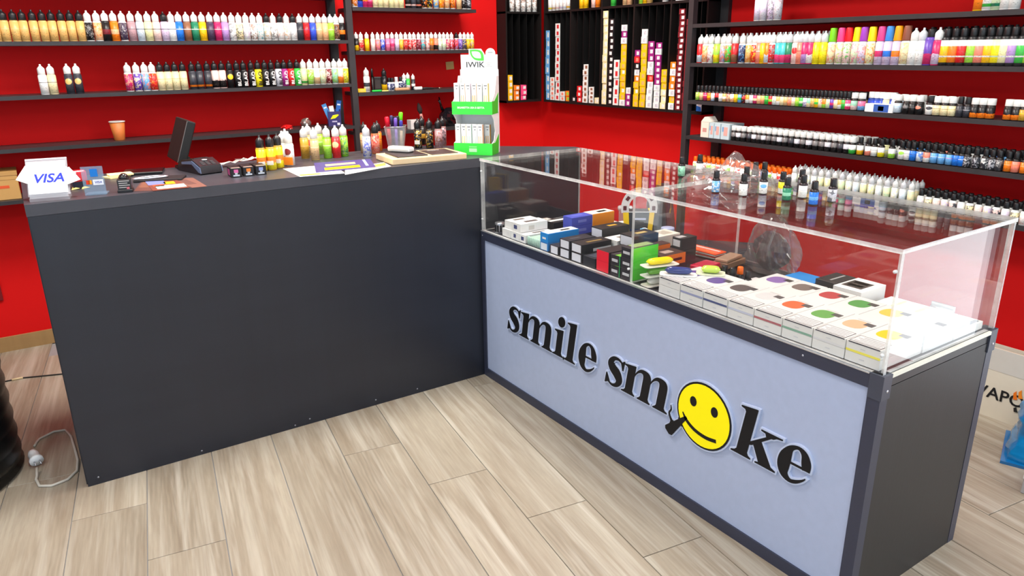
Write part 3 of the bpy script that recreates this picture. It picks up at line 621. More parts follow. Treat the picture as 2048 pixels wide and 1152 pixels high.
# upper left shelf
sp_ = [(LX(c), 'k', 'amber', 'tan', 'plain') for c in (-18, 80, 185, 280, 385, 485, 580, 680, 775, 870)]
for c, cap, c1, c2, st in ((955, 'w', 'black', 'grey', 'art'), (1048, 'w', 'peach', 'orange', 'art'), (1135, 'w', 'black', 'dark red', 'band'), (1222, 'w', 'orange', 'peach', 'band'), (1312, 'w', 'dark purple', 'grey', 'art'), (1402, 'w', 'mauve', 'grey', 'plain'),
    (1490, 'w', 'pale blue', 'charcoal', 'plain'), (1576, 'w', 'pale yellow', 'charcoal', 'plain'), (1660, 'w', 'pale pink', 'charcoal', 'plain'), (1745, 'k', 'lavender', 'charcoal', 'plain')): sp_.append((LX(c), cap, c1, c2, st))
for c, cap, c1, c2, st in ((40, 'w', 'white', 'charcoal', 'plain'), (118, 'w', 'blue', 'white', 'plain'), (200, 'w', 'brown', 'white', 'plain'), (280, 'w', 'green', 'white', 'plain'), (360, 'w', 'yellow', 'white', 'plain'), (440, 'w', 'dark purple', 'grey', 'plain'), (517, 'w', 'magenta', 'pale pink', 'plain'), (592, 'w', 'lilac', 'lavender', 'plain'),
    (670, 'w', 'white', 'grey', 'art'), (742, 'w', 'cream', 'charcoal', 'art'), (815, 'w', 'white', 'lavender', 'art'), (888, 'w', 'white', 'brown', 'art'), (958, 'w', 'white', 'teal', 'art'), (1030, 'k', 'white', 'tan', 'art'), (1098, 'w', 'white', 'grey', 'art'), (1168, 'k', 'white', 'pale pink', 'art'), (1236, 'w', 'white', 'peach', 'art'), (1304, 'k', 'white', 'silver', 'art'),
    (1372, 'w', 'charcoal', 'grey', 'plain'), (1438, 'w', 'red', 'magenta', 'plain'), (1505, 'w', 'royal blue', 'blue', 'plain'), (1570, 'w', 'tan', 'cream', 'plain'), (1632, 'w', 'peach', 'tan', 'plain'), (1694, 'w', 'lime', 'pale green', 'plain'), (1750, 'w', 'brown', 'black', 'art'), (1808, 'w', 'black', 'orange', 'band')): sp_.append((340 + LX(c), cap, c1, c2, st))
rowbottles(sp_, 'y', FR, ZL[1], 0, 'upper left shelf', 'bottles on the upper left shelf')
# second left shelf
sp_ = [(91.7, 'w', 'white', 'grey', 'plain'), (109.8, 'w', 'cream', 'grey', 'plain'), (143, 'w', 'charcoal', 'amber', 'circle'), (161, 'w', 'charcoal', 'amber', 'circle'), (261.6, 'w', 'magenta', 'peach', 'art'), (278.8, 'w', 'violet', 'cream', 'art'), (295, 'w', 'sky blue', 'salmon', 'art'), (310, 'w', 'red', 'orange', 'art')]
sp_ += [(x, 'k', 'cream', 'tan', 'plain') for x in (325.5, 340, 355, 370.5)] + [(x, 'k', 'charcoal', 'orange', 'foot') for x in (388.7, 403, 419)] + [(433.6, 'k', 'pale pink', 'black', 'split'), (448, 'k', 'pale pink', 'black', 'split'), (463, 'k', 'black', 'yellow', 'circle')]
BLAQ = [(477.5, 'black'), (491, 'black'), (506, 'black'), (519.5, 'lemon'), (533, 'black'), (546, 'black'), (559.6, 'silver'), (571.5, 'purple'), (584, 'red'), (597, 'bright green')]
sp_ += [(x, 'k', c, c, 'plain') for x, c in BLAQ]
sp_ += [(609.5, 'w', 'pale yellow', 'bright green', 'foot'), (622.6, 'w', 'lime', 'pale green', 'art'), (635, 'w', 'white', 'tan', 'split'), (647, 'w', 'pale green', 'peach', 'art'), (659, 'w', 'dark red', 'pale pink', 'art'), (671, 'w', 'mint', 'lime', 'art'), (682, 'w', 'pale pink', 'orange', 'split'), (692.3, 'w', 'lemon', 'green', 'art')]
rowbottles(sp_, 'y', FR, ZL[2], 0, 'second left shelf', 'bottles on the second left shelf')
# the upright word on the row of boldly coloured bottles, bent round each bottle
tm = text_mesh('BLAQ', 0.026, 0.0, 0.0, 0.0006)
bm = bmesh.new(); bm.from_mesh(tm)
for k in range(-4, 5): bmesh.ops.bisect_plane(bm, geom=bm.verts[:] + bm.edges[:] + bm.faces[:], plane_co=(0, k * 0.003, 0), plane_no=(0, 1, 0))
for v in bm.verts:
    a = -v.co.y / 0.0172; v.co = Vector((math.sin(a) * 0.0172, -math.cos(a) * 0.0172, 0.040 + v.co.x))
bm.to_mesh(tm); bm.free(); tm.update()
k = 0
for o in list(COL.objects):
    if o.get('group') == 'bottles on the second left shelf':
        k += 1
        if 19 <= k <= 28:
            o.rotation_euler.z = 0.35; lb = [c for c in o.children if c.name.startswith('label')][0]
            c = 'black' if BLAQ[k - 19][1] in ('silver', 'lemon') else 'white'; obj('printed_word', tm, 'ink', lb, color=PC[c])
# middle shelves
MX = lambda c: 680 + c * 0.19098
sp_ = [(MX(c), 'w', c1, c2, st) for c, c1, c2, st in ((155, 'orange', 'white', 'art'), (210, 'royal blue', 'black', 'band'), (262, 'magenta', 'orange', 'band'), (312, 'magenta', 'pink', 'band'), (370, 'cream', 'yellow', 'plain'), (425, 'pale yellow', 'tan', 'plain'), (480, 'cream', 'amber', 'plain'), (540, 'pale yellow', 'tan', 'plain'), (590, 'cream', 'amber', 'plain'), (642, 'pale yellow', 'cream', 'plain'),
    (715, 'black', 'pale pink', 'foot'), (770, 'charcoal', 'pale pink', 'foot'), (823, 'black', 'salmon', 'foot'), (885, 'black', 'orange', 'art'), (940, 'black', 'yellow', 'art'), (1005, 'sky blue', 'yellow', 'art'), (1060, 'orange', 'yellow', 'art'), (1120, 'tan', 'orange', 'art'), (1180, 'orange', 'black', 'art'), (1245, 'tan', 'peach', 'plain'), (1300, 'black', 'grey', 'art'), (1346, 'charcoal', 'silver', 'art'))]
rowbottles(sp_, 'y', FR, ZM[0], 0, 'top middle shelf', 'bottles on the top middle shelf')
sp_ = [(MX(c), cap, c1, c2, st) for c, cap, c1, c2, st in ((178, 'w', 'black', 'yellow', 'split'), (228, 'w', 'red', 'cream', 'art'), (288, 'w', 'yellow', 'lemon', 'plain'), (350, 'w', 'pale pink', 'white', 'art'), (402, 'w', 'salmon', 'pink', 'art'), (452, 'w', 'royal blue', 'silver', 'art'), (505, 'w', 'pink', 'lavender', 'plain'), (552, 'w', 'pink', 'magenta', 'band'), (600, 'w', 'lavender', 'white', 'plain'), (645, 'w', 'yellow', 'salmon', 'art'),
    (692, 'w', 'red', 'salmon', 'art'), (738, 'w', 'red', 'pale pink', 'art'), (780, 'w', 'red', 'white', 'art'), (828, 'w', 'dark red', 'pink', 'art'), (872, 'w', 'teal', 'red', 'art'), (920, 'w', 'pale pink', 'red', 'art'), (962, 'w', 'orange', 'brown', 'split'), (1006, 'w', 'salmon', 'black', 'split'), (1050, 'w', 'white', 'lime', 'art'), (1090, 'w', 'pale green', 'white', 'art'), (1130, 'w', 'magenta', 'cream', 'art'), (1172, 'w', 'red', 'lavender', 'art'),
    (1222, 'k', 'red', 'lilac', 'art'), (1264, 'w', 'violet', 'lavender', 'art'), (1304, 'w', 'navy', 'yellow', 'art'), (1344, 'w', 'yellow', 'gold', 'art'), (1384, 'w', 'yellow', 'violet', 'art'))]
rowbottles(sp_, 'y', FR, ZM[1], 0, 'second middle shelf', 'bottles on the second middle shelf', scale0=0.75)

# right wall shelves
RX = XR - DS + 0.022
A5 = lambda c: 1370 + c * 0.17365
A6 = lambda c: 1700 + c * 0.17365
def shift(x, dx):  # rows further back
    return x + dx
sp_ = [(A5(835), 'cl', 'lavender', 'silver', 'art'), (A5(900), 'cl', 'silver', 'lavender', 'art'), (A5(985), 'cl', 'lavender', 'grey', 'art'), (A5(1060), 'cl', 'silver', 'mauve', 'art')]
rowbottles(sp_, 'x', RX, ZR[1], -math.pi / 2, 'top right shelf', 'bottles on the top right shelf', 'flatcap')
sp_ = [(A6(1475), 'w', 'yellow', 'orange', 'split'), (A6(1578), 'w', 'white', 'bright green', 'foot'), (A6(1680), 'w', 'pale green', 'green', 'foot'), (A6(1782), 'w', 'white', 'lime', 'band'), (A6(1884), 'w', 'white', 'silver', 'plain')]
rowbottles(sp_, 'x', RX, ZR[1], -math.pi / 2, 'top right shelf', 'bottles on the top right shelf', 'flatcap', start=5)
R2 = [(172, 'w', 'red', 'pale blue', 'split'), (232, 'w', 'peach', 'orange', 'art'), (292, 'w', 'white', 'red', 'art'), (362, 'w', 'lime', 'lemon', 'split'), (434, 'w', 'salmon', 'sky blue', 'art'), (494, 'w', 'bright green', 'red', 'art'), (566, 'w', 'red', 'brown', 'split'), (650, 'w', 'navy', 'sky blue', 'art'), (730, 'w', 'amber', 'orange', 'art'), (795, 'w', 'red', 'yellow', 'art'), (850, 'w', 'salmon', 'pale pink', 'plain'), (895, 'w', 'yellow', 'lemon', 'plain'),
    (945, 'w', 'orange', 'pale blue', 'split'), (995, 'w', 'red', 'grey', 'art'), (1068, 'w', 'teal', 'hot pink', 'split'), (1128, 'w', 'teal', 'hot pink', 'split'), (1184, 'cl', 'green', 'magenta', 'split'), (1262, 'w', 'pale pink', 'red', 'circle'), (1318, 'cl', 'salmon', 'red', 'plain'), (1372, 'cl', 'magenta', 'lilac', 'split'), (1434, 'cl', 'magenta', 'white', 'split'), (1506, 'w', 'lemon', 'yellow', 'plain'), (1584, 'cl', 'lemon', 'gold', 'plain')]
sp_ = [(A5(c), cap, c1, c2, st) for c, cap, c1, c2, st in R2]
sp_ += [(A5(c), cap, c1, c2, st, 'bigcap') for c, cap, c1, c2, st in ((1672, 'gr', 'cream', 'salmon', 'art'), (1766, 'pk', 'pale pink', 'lime', 'art'), (1852, 'rd', 'pale pink', 'bright green', 'art'))]
sp_ += [(A6(c), cap, c1, c2, st, 'bigcap') for c, cap, c1, c2, st in ((45, 'ye', 'pale green', 'pink', 'art'), (125, 'pu', 'lavender', 'salmon', 'art'), (218, 'ye', 'pale yellow', 'orange', 'art'), (322, 'pk', 'lavender', 'magenta', 'band'), (415, 'bl', 'lavender', 'blue', 'band'), (512, 'og', 'lavender', 'orange', 'band'), (610, 'br', 'cream', 'tan', 'art'))]
sp_ += [(A6(c), cap, c1, c2, st, kd) for c, cap, c1, c2, st, kd in ((705, 'w', 'white', 'silver', 'plain', 'tall'), (795, 'cl', 'white', 'pale green', 'plain', 'tall'), (885, 'k', 'violet', 'magenta', 'split', 'flatcap'), (978, 'w', 'magenta', 'lavender', 'split', 'tall'), (1070, 'k', 'white', 'yellow', 'panel', 'flatcap'), (1165, 'k', 'white', 'orange', 'panel', 'flatcap'), (1262, 'k', 'white', 'red', 'panel', 'flatcap'),
    (1372, 'k', 'white', 'lime', 'panel', 'flatcap'), (1466, 'k', 'white', 'salmon', 'panel', 'flatcap'), (1566, 'k', 'white', 'yellow', 'panel', 'flatcap'), (1660, 'k', 'pale green', 'lemon', 'panel', 'flatcap'), (1745, 'k', 'white', 'pale yellow', 'panel', 'flatcap'), (1838, 'k', 'white', 'lilac', 'panel', 'flatcap'), (1945, 'k', 'white', 'bright green', 'panel', 'flatcap'), (2040, 'k', 'white', 'lime', 'panel', 'flatcap'))]
rowbottles(sp_, 'x', RX, ZR[2], -math.pi / 2, 'second right shelf', 'bottles on the second right shelf')
def massrow(rows, name, label):
    """bottles too deep in the shelf to tell apart: one object; rows of (kind, n, y0, y1, x, z, cap colour, label colour, scale)"""
    q = MB(); mats = []
    for kind, n, y0, y1, x, z, cc, lc, sc_ in rows:
        for me, c in zip(bottle_meshes(kind), ('body', lc, cc)):
            if c not in mats: mats.append(c)
            mi = mats.index(c); vs = [v.co for v in me.vertices]; fs = [tuple(p.vertices) for p in me.polygons]
            for i in range(n):
                y = y0 + (y1 - y0) * (i + 0.5) / n; q.add([(x + v.x * sc_, y + v.y * sc_, z + 0.0004 + v.z * sc_) for v in vs], fs, mi, True)
    me = q.mesh(name, False)
    for c in mats:
        key = 'mass_' + c
        if key not in M:
            m, nt, b = newmat(key); b.inputs['Base Color'].default_value = S(34, 28, 26) if c == 'body' else PC[c]; b.inputs['Roughness'].default_value = 0.4; M[key] = m
        me.materials.append(M[key])
    o = bpy.data.objects.new(name, me); COL.objects.link(o); tag(o, label, 'bottles'); o['kind'] = 'stuff'
def backrow(kind, n, y0, y1, x, z, caps, cols, where, group, rowname, style='plain', scale=1.0):
    for i in range(n):
        y = y0 + (y1 - y0) * (i + 0.5) / n; c1 = cols[i % len(cols)]; cap = caps[i % len(caps)]
        bottle(kind, (x, y, z), -math.pi / 2, cap, c1, cols[(i + 3) % len(cols)], style, '%s-capped bottle, %s label, %s in %s on %s' % (CAPN[cap][0], c1, ordn(i + 1), rowname, where), group, scale)
backrow('tall', 24, 0.02, -0.62, RX + 0.037, ZR[2], ['w', 'cl'], ['salmon', 'white', 'yellow', 'teal', 'red', 'lemon'], 'second right shelf', 'bottles on the second right shelf', 'second row')
backrow('flatcap', 14, -0.93, -1.42, RX + 0.037, ZR[2], ['k'], ['white', 'pale green', 'pale yellow', 'white'], 'second right shelf', 'bottles on the second right shelf', 'dark second row', 'panel')
massrow([('flatcap', 12, -1.00, -1.42, RX + 0.074, ZR[2], 'black', 'white', 1.0)], 'bottle_rows', 'black capped bottles filling the depth of the second right shelf')
# third right shelf: small bottles, three rows deep at the left
RS = XR - DS + 0.017
cs = ['lime', 'peach', 'magenta', 'orange', 'white', 'red', 'white', 'amber', 'tan', 'white', 'yellow', 'sky blue', 'black', 'gold', 'white', 'magenta', 'peach', 'amber', 'bright green', 'red', 'white', 'amber', 'cream', 'tan', 'salmon', 'pale pink', 'lime', 'bright green', 'white', 'mint', 'amber', 'yellow', 'cream', 'orange', 'pale green', 'violet', 'cream', 'gold', 'bright green', 'hot pink']
sp_ = [(A5(148 + i * 44.2), 'k', cs[i], cs[(i + 7) % 40], ('art', 'split', 'plain', 'band')[i % 4]) for i in range(40)]
rowbottles(sp_, 'x', RS, ZR[3], -math.pi / 2, 'third right shelf', 'small bottles on the third right shelf', 'small', 1.04, body=S(30, 22, 18))
massrow([('small', 36, 0.0, -0.80, RS + 0.054, ZR[3], 'black', 'amber', 1.04)], 'bottle_rows', 'black capped small bottles filling the depth of the third right shelf')
for rw, nm in ((1, 'second row'),):
    backrow('small', 36, 0.0, -0.80 - 0.0 * rw, RS + 0.027 * rw, ZR[3], ['k'], cs[rw::3], 'third right shelf', 'small bottles on the third right shelf', nm, 'art', 1.04)
sp_ = [(A6(c), cap, c1, c2, st, kd) for c, cap, c1, c2, st, kd in ((42, 'w', 'mint', 'pale pink', 'split', 'jar'), (125, 'w', 'pink', 'sky blue', 'split', 'jar'), (540, 'w', 'pale blue', 'sky blue', 'plain', 'jar'), (640, 'w', 'black', 'grey', 'circle', 'jar'), (708, 'w', 'black', 'grey', 'plain', 'jar'), (790, 'w', 'black', 'salmon', 'circle', 'jar'), (905, 'k', 'white', 'charcoal', 'circle', 'jar'), (990, 'w', 'cream', 'brown', 'plain', 'jar'), (1078, 'w', 'cream', 'brown', 'plain', 'jar'), (1165, 'w', 'cream', 'gold', 'plain', 'jar'),
    (1250, 'k', 'charcoal', 'grey', 'plain', 'small'), (1335, 'k', 'charcoal', 'silver', 'plain', 'small'), (1420, 'w', 'black', 'orange', 'split', 'jar'), (1510, 'w', 'black', 'orange', 'split', 'jar'), (1602, 'w', 'black', 'orange', 'split', 'jar'), (1805, 'w', 'black', 'orange', 'split', 'jar'), (1900, 'w', 'black', 'orange', 'split', 'jar'), (1985, 'w', 'gold', 'lemon', 'plain', 'jar'), (2075, 'w', 'black', 'orange', 'split', 'jar'))]
rowbottles(sp_, 'x', RS, ZR[3], -math.pi / 2, 'third right shelf', 'small bottles on the third right shelf', 'jar', 1.04, start=41, body=S(34, 26, 24))
for rw, nm in ((1, 'second row'),):
    backrow('jar', 9, -0.87, -1.17, RS + 0.03 * rw, ZR[3], ['w'], ['cream', 'white', 'pale blue'], 'third right shelf', 'small bottles on the third right shelf', 'pale second row', 'plain', 1.04)
# fourth right shelf
cs4 = ['grey', 'silver', 'grey', 'charcoal', 'silver', 'grey', 'silver', 'grey']
sp_ = [(A5(c), 'w', cs4[i % 8], 'black', 'split', 'jar') for i, c in enumerate((562, 616, 672, 738, 795, 850, 905, 960, 1025, 1088, 1150, 1218, 1288, 1352, 1422, 1500, 1570, 1640, 1715, 1785, 1856))]
sp_ += [(A6(c), cap, c1, c2, st, kd) for c, cap, c1, c2, st, kd in ((20, 'w', 'white', 'bright green', 'split', 'jar'), (108, 'k', 'white', 'yellow', 'split', 'small'), (200, 'k', 'white', 'salmon', 'split', 'small'), (270, 'k', 'white', 'grey', 'plain', 'small'), (348, 'k', 'white', 'lemon', 'split', 'small'), (470, 'k', 'white', 'lime', 'split', 'small'), (585, 'k', 'white', 'lime', 'circle', 'small'), (652, 'k', 'white', 'grey', 'plain', 'small'),
    (715, 'k', 'blue', 'navy', 'plain', 'small'), (795, 'k', 'pale blue', 'blue', 'art', 'small'), (875, 'k', 'salmon', 'white', 'split', 'small'), (955, 'k', 'sky blue', 'white', 'plain', 'small'), (1042, 'k', 'sky blue', 'cream', 'plain', 'small'), (1132, 'k', 'sky blue', 'pink', 'plain', 'small'), (1210, 'k', 'blue', 'navy', 'plain', 'small'), (1272, 'k', 'blue', 'white', 'plain', 'small'), (1332, 'k', 'charcoal', 'silver', 'art', 'small'), (1436, 'k', 'charcoal', 'silver', 'art', 'small'), (1540, 'k', 'charcoal', 'white', 'art', 'small'), (1620, 'k', 'charcoal', 'silver', 'art', 'small'), (1700, 'k', 'charcoal', 'grey', 'art', 'small'),
    (1805, 'k', 'orange', 'peach', 'plain', 'small'), (1890, 'k', 'salmon', 'orange', 'plain', 'small'), (1992, 'k', 'orange', 'peach', 'plain', 'small'))]
rowbottles(sp_, 'x', RS, ZR[4], -math.pi / 2, 'fourth right shelf', 'small bottles on the fourth right shelf', 'small', 1.04, body=S(30, 24, 22))
massrow([('jar', 19, -0.27, -0.86, RS + 0.06, ZR[4], 'white', 'silver', 1.04), ('small', 19, -0.87, -1.40, RS + 0.058, ZR[4], 'black', 'white', 1.04)], 'bottle_rows', 'small bottles filling the depth of the fourth right shelf')
for rw, nm in ((1, 'second row'),):
    backrow('jar', 19, -0.27, -0.86, RS + 0.03 * rw, ZR[4], ['w'], ['grey', 'charcoal', 'silver'], 'fourth right shelf', 'small bottles on the fourth right shelf', 'pale ' + nm, 'plain', 1.04)
    backrow('small', 19, -0.87, -1.40, RS + 0.029 * rw, ZR[4], ['k'], ['white', 'pale yellow', 'white', 'white', 'sky blue', 'blue', 'sky blue', 'charcoal', 'charcoal', 'salmon'], 'fourth right shelf', 'small bottles on the fourth right shelf', 'dark ' + nm, 'plain', 1.04)
# lowest right shelf, seen over the case
massrow([('small', 19, 0.02, -0.52, RS + 0.058, ZR[5], 'orange', 'white', 1.05), ('tall', 17, -0.53, -1.06, RS + 0.07, ZR[5], 'white', 'white', 0.72), ('small', 18, -1.07, -1.58, RS + 0.058, ZR[5], 'black', 'cream', 1.05)], 'bottle_rows', 'orange, white and black capped bottles filling the depth of the lowest right shelf')
for rw, nm in ((0, 'front row'), (1, 'second row')):
    backrow('small', 19, 0.02, -0.52, RS + 0.029 * rw, ZR[5], ['or'], ['white', 'red', 'white', 'lime'], 'lowest right shelf', 'bottles on the lowest right shelf', 'orange ' + nm, 'art', 1.05)
    backrow('tall', 17, -0.53, -1.06, RS + 0.004 + 0.033 * rw, ZR[5], ['w', 'cl'], ['white', 'pale green', 'white', 'pale blue', 'cream', 'pale yellow'], 'lowest right shelf', 'bottles on the lowest right shelf', 'pale ' + nm, 'art', 0.72)
    backrow('small', 18, -1.07, -1.58, RS + 0.029 * rw, ZR[5], ['k'], ['white', 'cream', 'pale pink', 'lavender', 'charcoal'], 'lowest right shelf', 'bottles on the lowest right shelf', 'dark ' + nm, 'art', 1.05)

# ------------------------------------------------------------------ cartons
def sticker(root, sx, sy, sz, face, u0, v0, u1, v1, col, name='label', mat='pod_card', t=0.0005):
    """thin printed panel on a face of a box (box centred in x,y on z=0); u,v are fractions of the face"""
    q = MB()
    if face == '-x': q.box(-sx/2 - t, sy/2 - u1*sy, v0*sz, -sx/2 + 0.0002, sy/2 - u0*sy, v1*sz)
    elif face == '-y': q.box(-sx/2 + u0*sx, -sy/2 - t, v0*sz, -sx/2 + u1*sx, -sy/2 + 0.0002, v1*sz)
    else: q.box(-sx/2 + u0*sx, -sy/2 + v0*sy, sz - 0.0002, -sx/2 + u1*sx, -sy/2 + v1*sy, sz + t)
    return obj(name, q, mat, root, color=col)
def carton(label, x, y, z, dx, dy, dz, col, stk=(), rz=0.0, group=None, name='carton', mat='card', cat='box'):
    """x,y: the corner of the box nearest the front right; stk: (face, u0, v0, u1, v1, colour[, part name])"""
    c, s_ = math.cos(rz), math.sin(rz)
    t = thing(name, label, cat, (x + dx/2 * c - dy/2 * s_, y + dx/2 * s_ + dy/2 * c, z + 0.0003), rz, group)
    b_ = obj('body', bbox_mesh(dx, dy, dz, 0.0009), mat, t, color=col)
    q = MB(); q.box(-dx/2 - 0.0003, -dy/2 + 0.001, dz - 0.0016, -dx/2 + 0.0004, dy/2 - 0.001, dz - 0.0011); obj('flap_seam', q, 'ink', b_, color=tuple(v * 0.35 for v in col[:3]) + (1,))
    for e in stk: sticker(t, dx, dy, dz, *e[:5], e[5], e[6] if len(e) > 6 else 'label')
    return t
WHT, BLK, DKB = S(240, 240, 238), S(26, 26, 30), S(34, 36, 46)
GC = 'boxes in the display case'
# --- left half of the case: measured from the near left end of the floor
FZ = F0
X0 = 0.018
# silver tin
t = thing('tin', 'small black and white striped tin at the left end of the case', 'tin', (0.036, -0.088, FZ + 0.0003))
q = MB(); q.lathe([(0.019, 0), (0.020, 0.001), (0.020, 0.040), (0.019, 0.042), (0, 0.042)], 20); obj('body', q, 'metal', t, color=S(190, 190, 195))
for k in range(5):
    a = R(150 + k * 32); q = MB(); q.box(-0.004, -0.0206, 0.006, 0.004, -0.0196, 0.034); obj('stripe', q, 'ink', t, rot=(0, 0, a + R(90)), color=S(25, 25, 30))
LOGO = S(60, 70, 120)
carton('white carton at the far left of the lower pair of white cartons', X0, -0.190, FZ, 0.13, 0.058, 0.031, WHT, [('-x', 0.55, 0.25, 0.9, 0.75, S(232, 232, 232))], group=GC)
carton('white carton with small blue logo in the lower row beside the tin', X0, -0.248, FZ, 0.13, 0.056, 0.031, WHT, [('-x', 0.35, 0.3, 0.62, 0.75, LOGO, 'logo'), ('+z', 0.3, 0.3, 0.7, 0.6, S(90, 86, 84))], group=GC)
carton('white carton with blue logo next to the mint tray', X0, -0.289, FZ, 0.13, 0.039, 0.031, WHT, [('-x', 0.3, 0.3, 0.75, 0.75, LOGO, 'logo'), ('+z', 0.35, 0.3, 0.8, 0.65, S(90, 86, 84))], group=GC)
carton('white carton lying on top at the left of the stacked white cartons', X0 + 0.01, -0.185, FZ + 0.0316, 0.12, 0.05, 0.030, WHT, [('+z', 0.2, 0.3, 0.6, 0.65, S(110, 100, 96))], group=GC)
carton('white carton with grey print lying on top of the white cartons', X0 + 0.006, -0.250, FZ + 0.0316, 0.125, 0.060, 0.033, WHT, [('-x', 0.25, 0.3, 0.6, 0.75, LOGO, 'logo'), ('+z', 0.3, 0.3, 0.75, 0.62, S(96, 84, 84)), ('-y', 0.3, 0.2, 0.5, 0.7, S(214, 210, 204), 'print')], group=GC)
# mint blister tray
t = thing('blister_tray', 'pale mint ribbed plastic tray between the white and blue cartons', 'tray', (0.092, -0.338, FZ + 0.0003))
q = MB(); q.box(-0.065, -0.042, 0, 0.065, 0.042, 0.026); obj('body', q, 'plastic', t, color=S(176, 214, 196))
for k in range(7):
    q = MB(); q.lathe([(0.0058, 0), (0.0058, 0.027), (0.004, 0.030), (0, 0.030)], 10, (-0.066, -0.036 + k * 0.012, 0.0)); obj('rib', q, 'plastic', t, color=S(186, 220, 204))
carton('bright blue carton with white top standing by the mint tray', X0, -0.430, FZ + 0.0306, 0.14, 0.046, 0.034, S(20, 140, 222), [('+z', 0.02, 0.04, 0.98, 0.96, WHT, 'top_print'), ('+z', 0.5, 0.3, 0.8, 0.6, S(110, 96, 92)), ('-x', 0.3, 0.35, 0.75, 0.55, WHT, 'logo')], group=GC)
carton('blue and white carton underneath the bright blue carton', X0, -0.430, FZ, 0.14, 0.046, 0.030, S(40, 130, 206), [('-x', 0.1, 0.1, 0.9, 0.9, S(226, 236, 246))], group=GC)
# black cartons with white end labels along the front
LB = S(226, 230, 240)
carton('small black carton with white end label right of the blue cartons', X0, -0.492, FZ, 0.10, 0.050, 0.031, DKB, [('-x', 0.14, 0.08, 0.92, 0.92, LB)], group=GC)
for k, nm in ((0, 'lower'), (1, 'upper')):
    carton('%s of two stacked black cartons with white end labels, left stack' % nm, X0, -0.555, FZ + k * 0.0326, 0.11, 0.056, 0.032, DKB, [('-x', 0.12, 0.1, 0.92, 0.92, LB), ('+z', 0.2, 0.3, 0.6, 0.6, S(70, 72, 80))], group=GC)
    carton('%s of two stacked black cartons with white end labels, right stack' % nm, X0, -0.621, FZ + k * 0.0326, 0.13, 0.058, 0.032, BLK, [('-x', 0.1, 0.1, 0.92, 0.92, LB), ('-y', 0.38, 0.1, 0.98, 0.42, S(196, 198, 200)), ('+z', 0.3, 0.3, 0.8, 0.5, S(140, 116, 60), 'gold_print')], group=GC)
carton('dark carton lying flat at the front between black and red cartons', X0, -0.690, FZ, 0.10, 0.062, 0.033, S(30, 34, 44), [('+z', 0.1, 0.2, 0.5, 0.8, S(60, 66, 80))], group=GC)
for k, nm in ((0, 'lower'), (1, 'upper')):
    carton('%s red-ended carton of the stack of two' % nm, X0, -0.757, FZ + k * 0.0346, 0.11, 0.058, 0.034, S(30, 26, 30), [('-x', 0, 0, 1, 1, S(235, 20, 50), 'red_end')], group=GC)
    carton('%s black carton with white logo and green edge, beside the red ones' % nm, X0, -0.811, FZ + k * 0.0346, 0.11, 0.045, 0.034, S(38, 34, 42), [('-x', 0.15, 0.35, 0.75, 0.62, S(200, 200, 206), 'logo'), ('-x', 0.93, 0.0, 1.0, 1.0, S(30, 170, 90), 'green_edge'), ('+z', 0.0, 0.0, 0.4, 0.5, S(120, 200, 60), 'green_print')], group=GC)
for k, nm in ((0, 'lowest'), (1, 'middle'), (2, 'topmost')):
    carton('%s of three stacked green-sided black cartons by the partition' % nm, X0, -0.8605, FZ + k * 0.0346, 0.112, 0.046, 0.034, S(36, 34, 44), [('-x', 0.2, 0.4, 0.85, 0.65, S(200, 202, 206), 'logo'), ('-y', 0, 0, 1, 1, S(84, 232, 44), 'green_side'), ('+z', 0.2, 0.2, 0.9, 0.9, S(150, 180, 120), 'print')], group=GC)
# second rank
for k, nm in ((0, 'lower'), (1, 'upper')):
    carton('%s blue carton of the pair behind the white cartons' % nm, 0.20, -0.335, FZ + 0.012 + k * 0.0346, 0.10, 0.055, 0.034, S(72, 84, 190), [('-y', 0.3, 0.35, 0.7, 0.65, S(120, 130, 215), 'print'), ('+z', 0.2, 0.3, 0.7, 0.7, S(96, 108, 205), 'print')], group=GC)
carton('dark flat box under the blue pair', 0.19, -0.350, FZ, 0.13, 0.09, 0.0112, S(36, 34, 36), group=GC)
carton('orange carton with white top behind the blue pair', 0.30, -0.335, FZ + 0.0316, 0.11, 0.056, 0.050, S(244, 150, 24), [('+z', 0.01, 0.02, 0.99, 0.98, S(246, 240, 228), 'top_print'), ('+z', 0.4, 0.3, 0.8, 0.65, S(90, 80, 76)), ('-x', 0.0, 0.0, 1.0, 1.0, S(240, 230, 214), 'end_print')], group=GC)
carton('white carton beneath the orange one', 0.325, -0.340, FZ, 0.12, 0.066, 0.031, S(232, 224, 214), group=GC)
t = thing('plastic_pot', 'frosted clear plastic pot behind the orange carton', 'pot', (0.455, -0.345, FZ + 0.0003))
q = MB(); q.lathe([(0.022, 0), (0.025, 0.085), (0.0275, 0.086), (0.0275, 0.095), (0, 0.095)], 18); obj('body', q, 'clear_plastic', t, color=S(220, 226, 228)); q = MB(); q.lathe([(0.0284, 0.082), (0.0284, 0.094), (0.026, 0.0965), (0, 0.0966)], 18); obj('lid', q, 'clear_plastic', t, color=S(228, 232, 234))
carton('small dark carton with copper print behind the white cartons', 0.17, -0.165, FZ, 0.08, 0.05, 0.040, S(40, 34, 34), [('+z', 0.1, 0.1, 0.8, 0.7, S(226, 220, 214)), ('+z', 0.3, 0.2, 0.6, 0.5, S(170, 96, 50), 'print')], group=GC)
carton('narrow black and white carton leaning behind the white ones', 0.19, -0.235, FZ, 0.08, 0.045, 0.045, S(30, 28, 30), [('+z', 0.0, 0.5, 1.0, 1.0, S(228, 226, 222), 'print'), ('-y', 0.6, 0.2, 0.8, 0.8, S(206, 206, 206), 'print')], group=GC)
carton('flat cream carton lying behind the small black cartons', 0.195, -0.245 + 0.11, FZ, 0.12, 0.05, 0.016, S(226, 214, 186), [('+z', 0.1, 0.1, 0.9, 0.9, S(120, 104, 84), 'print')], group=GC)
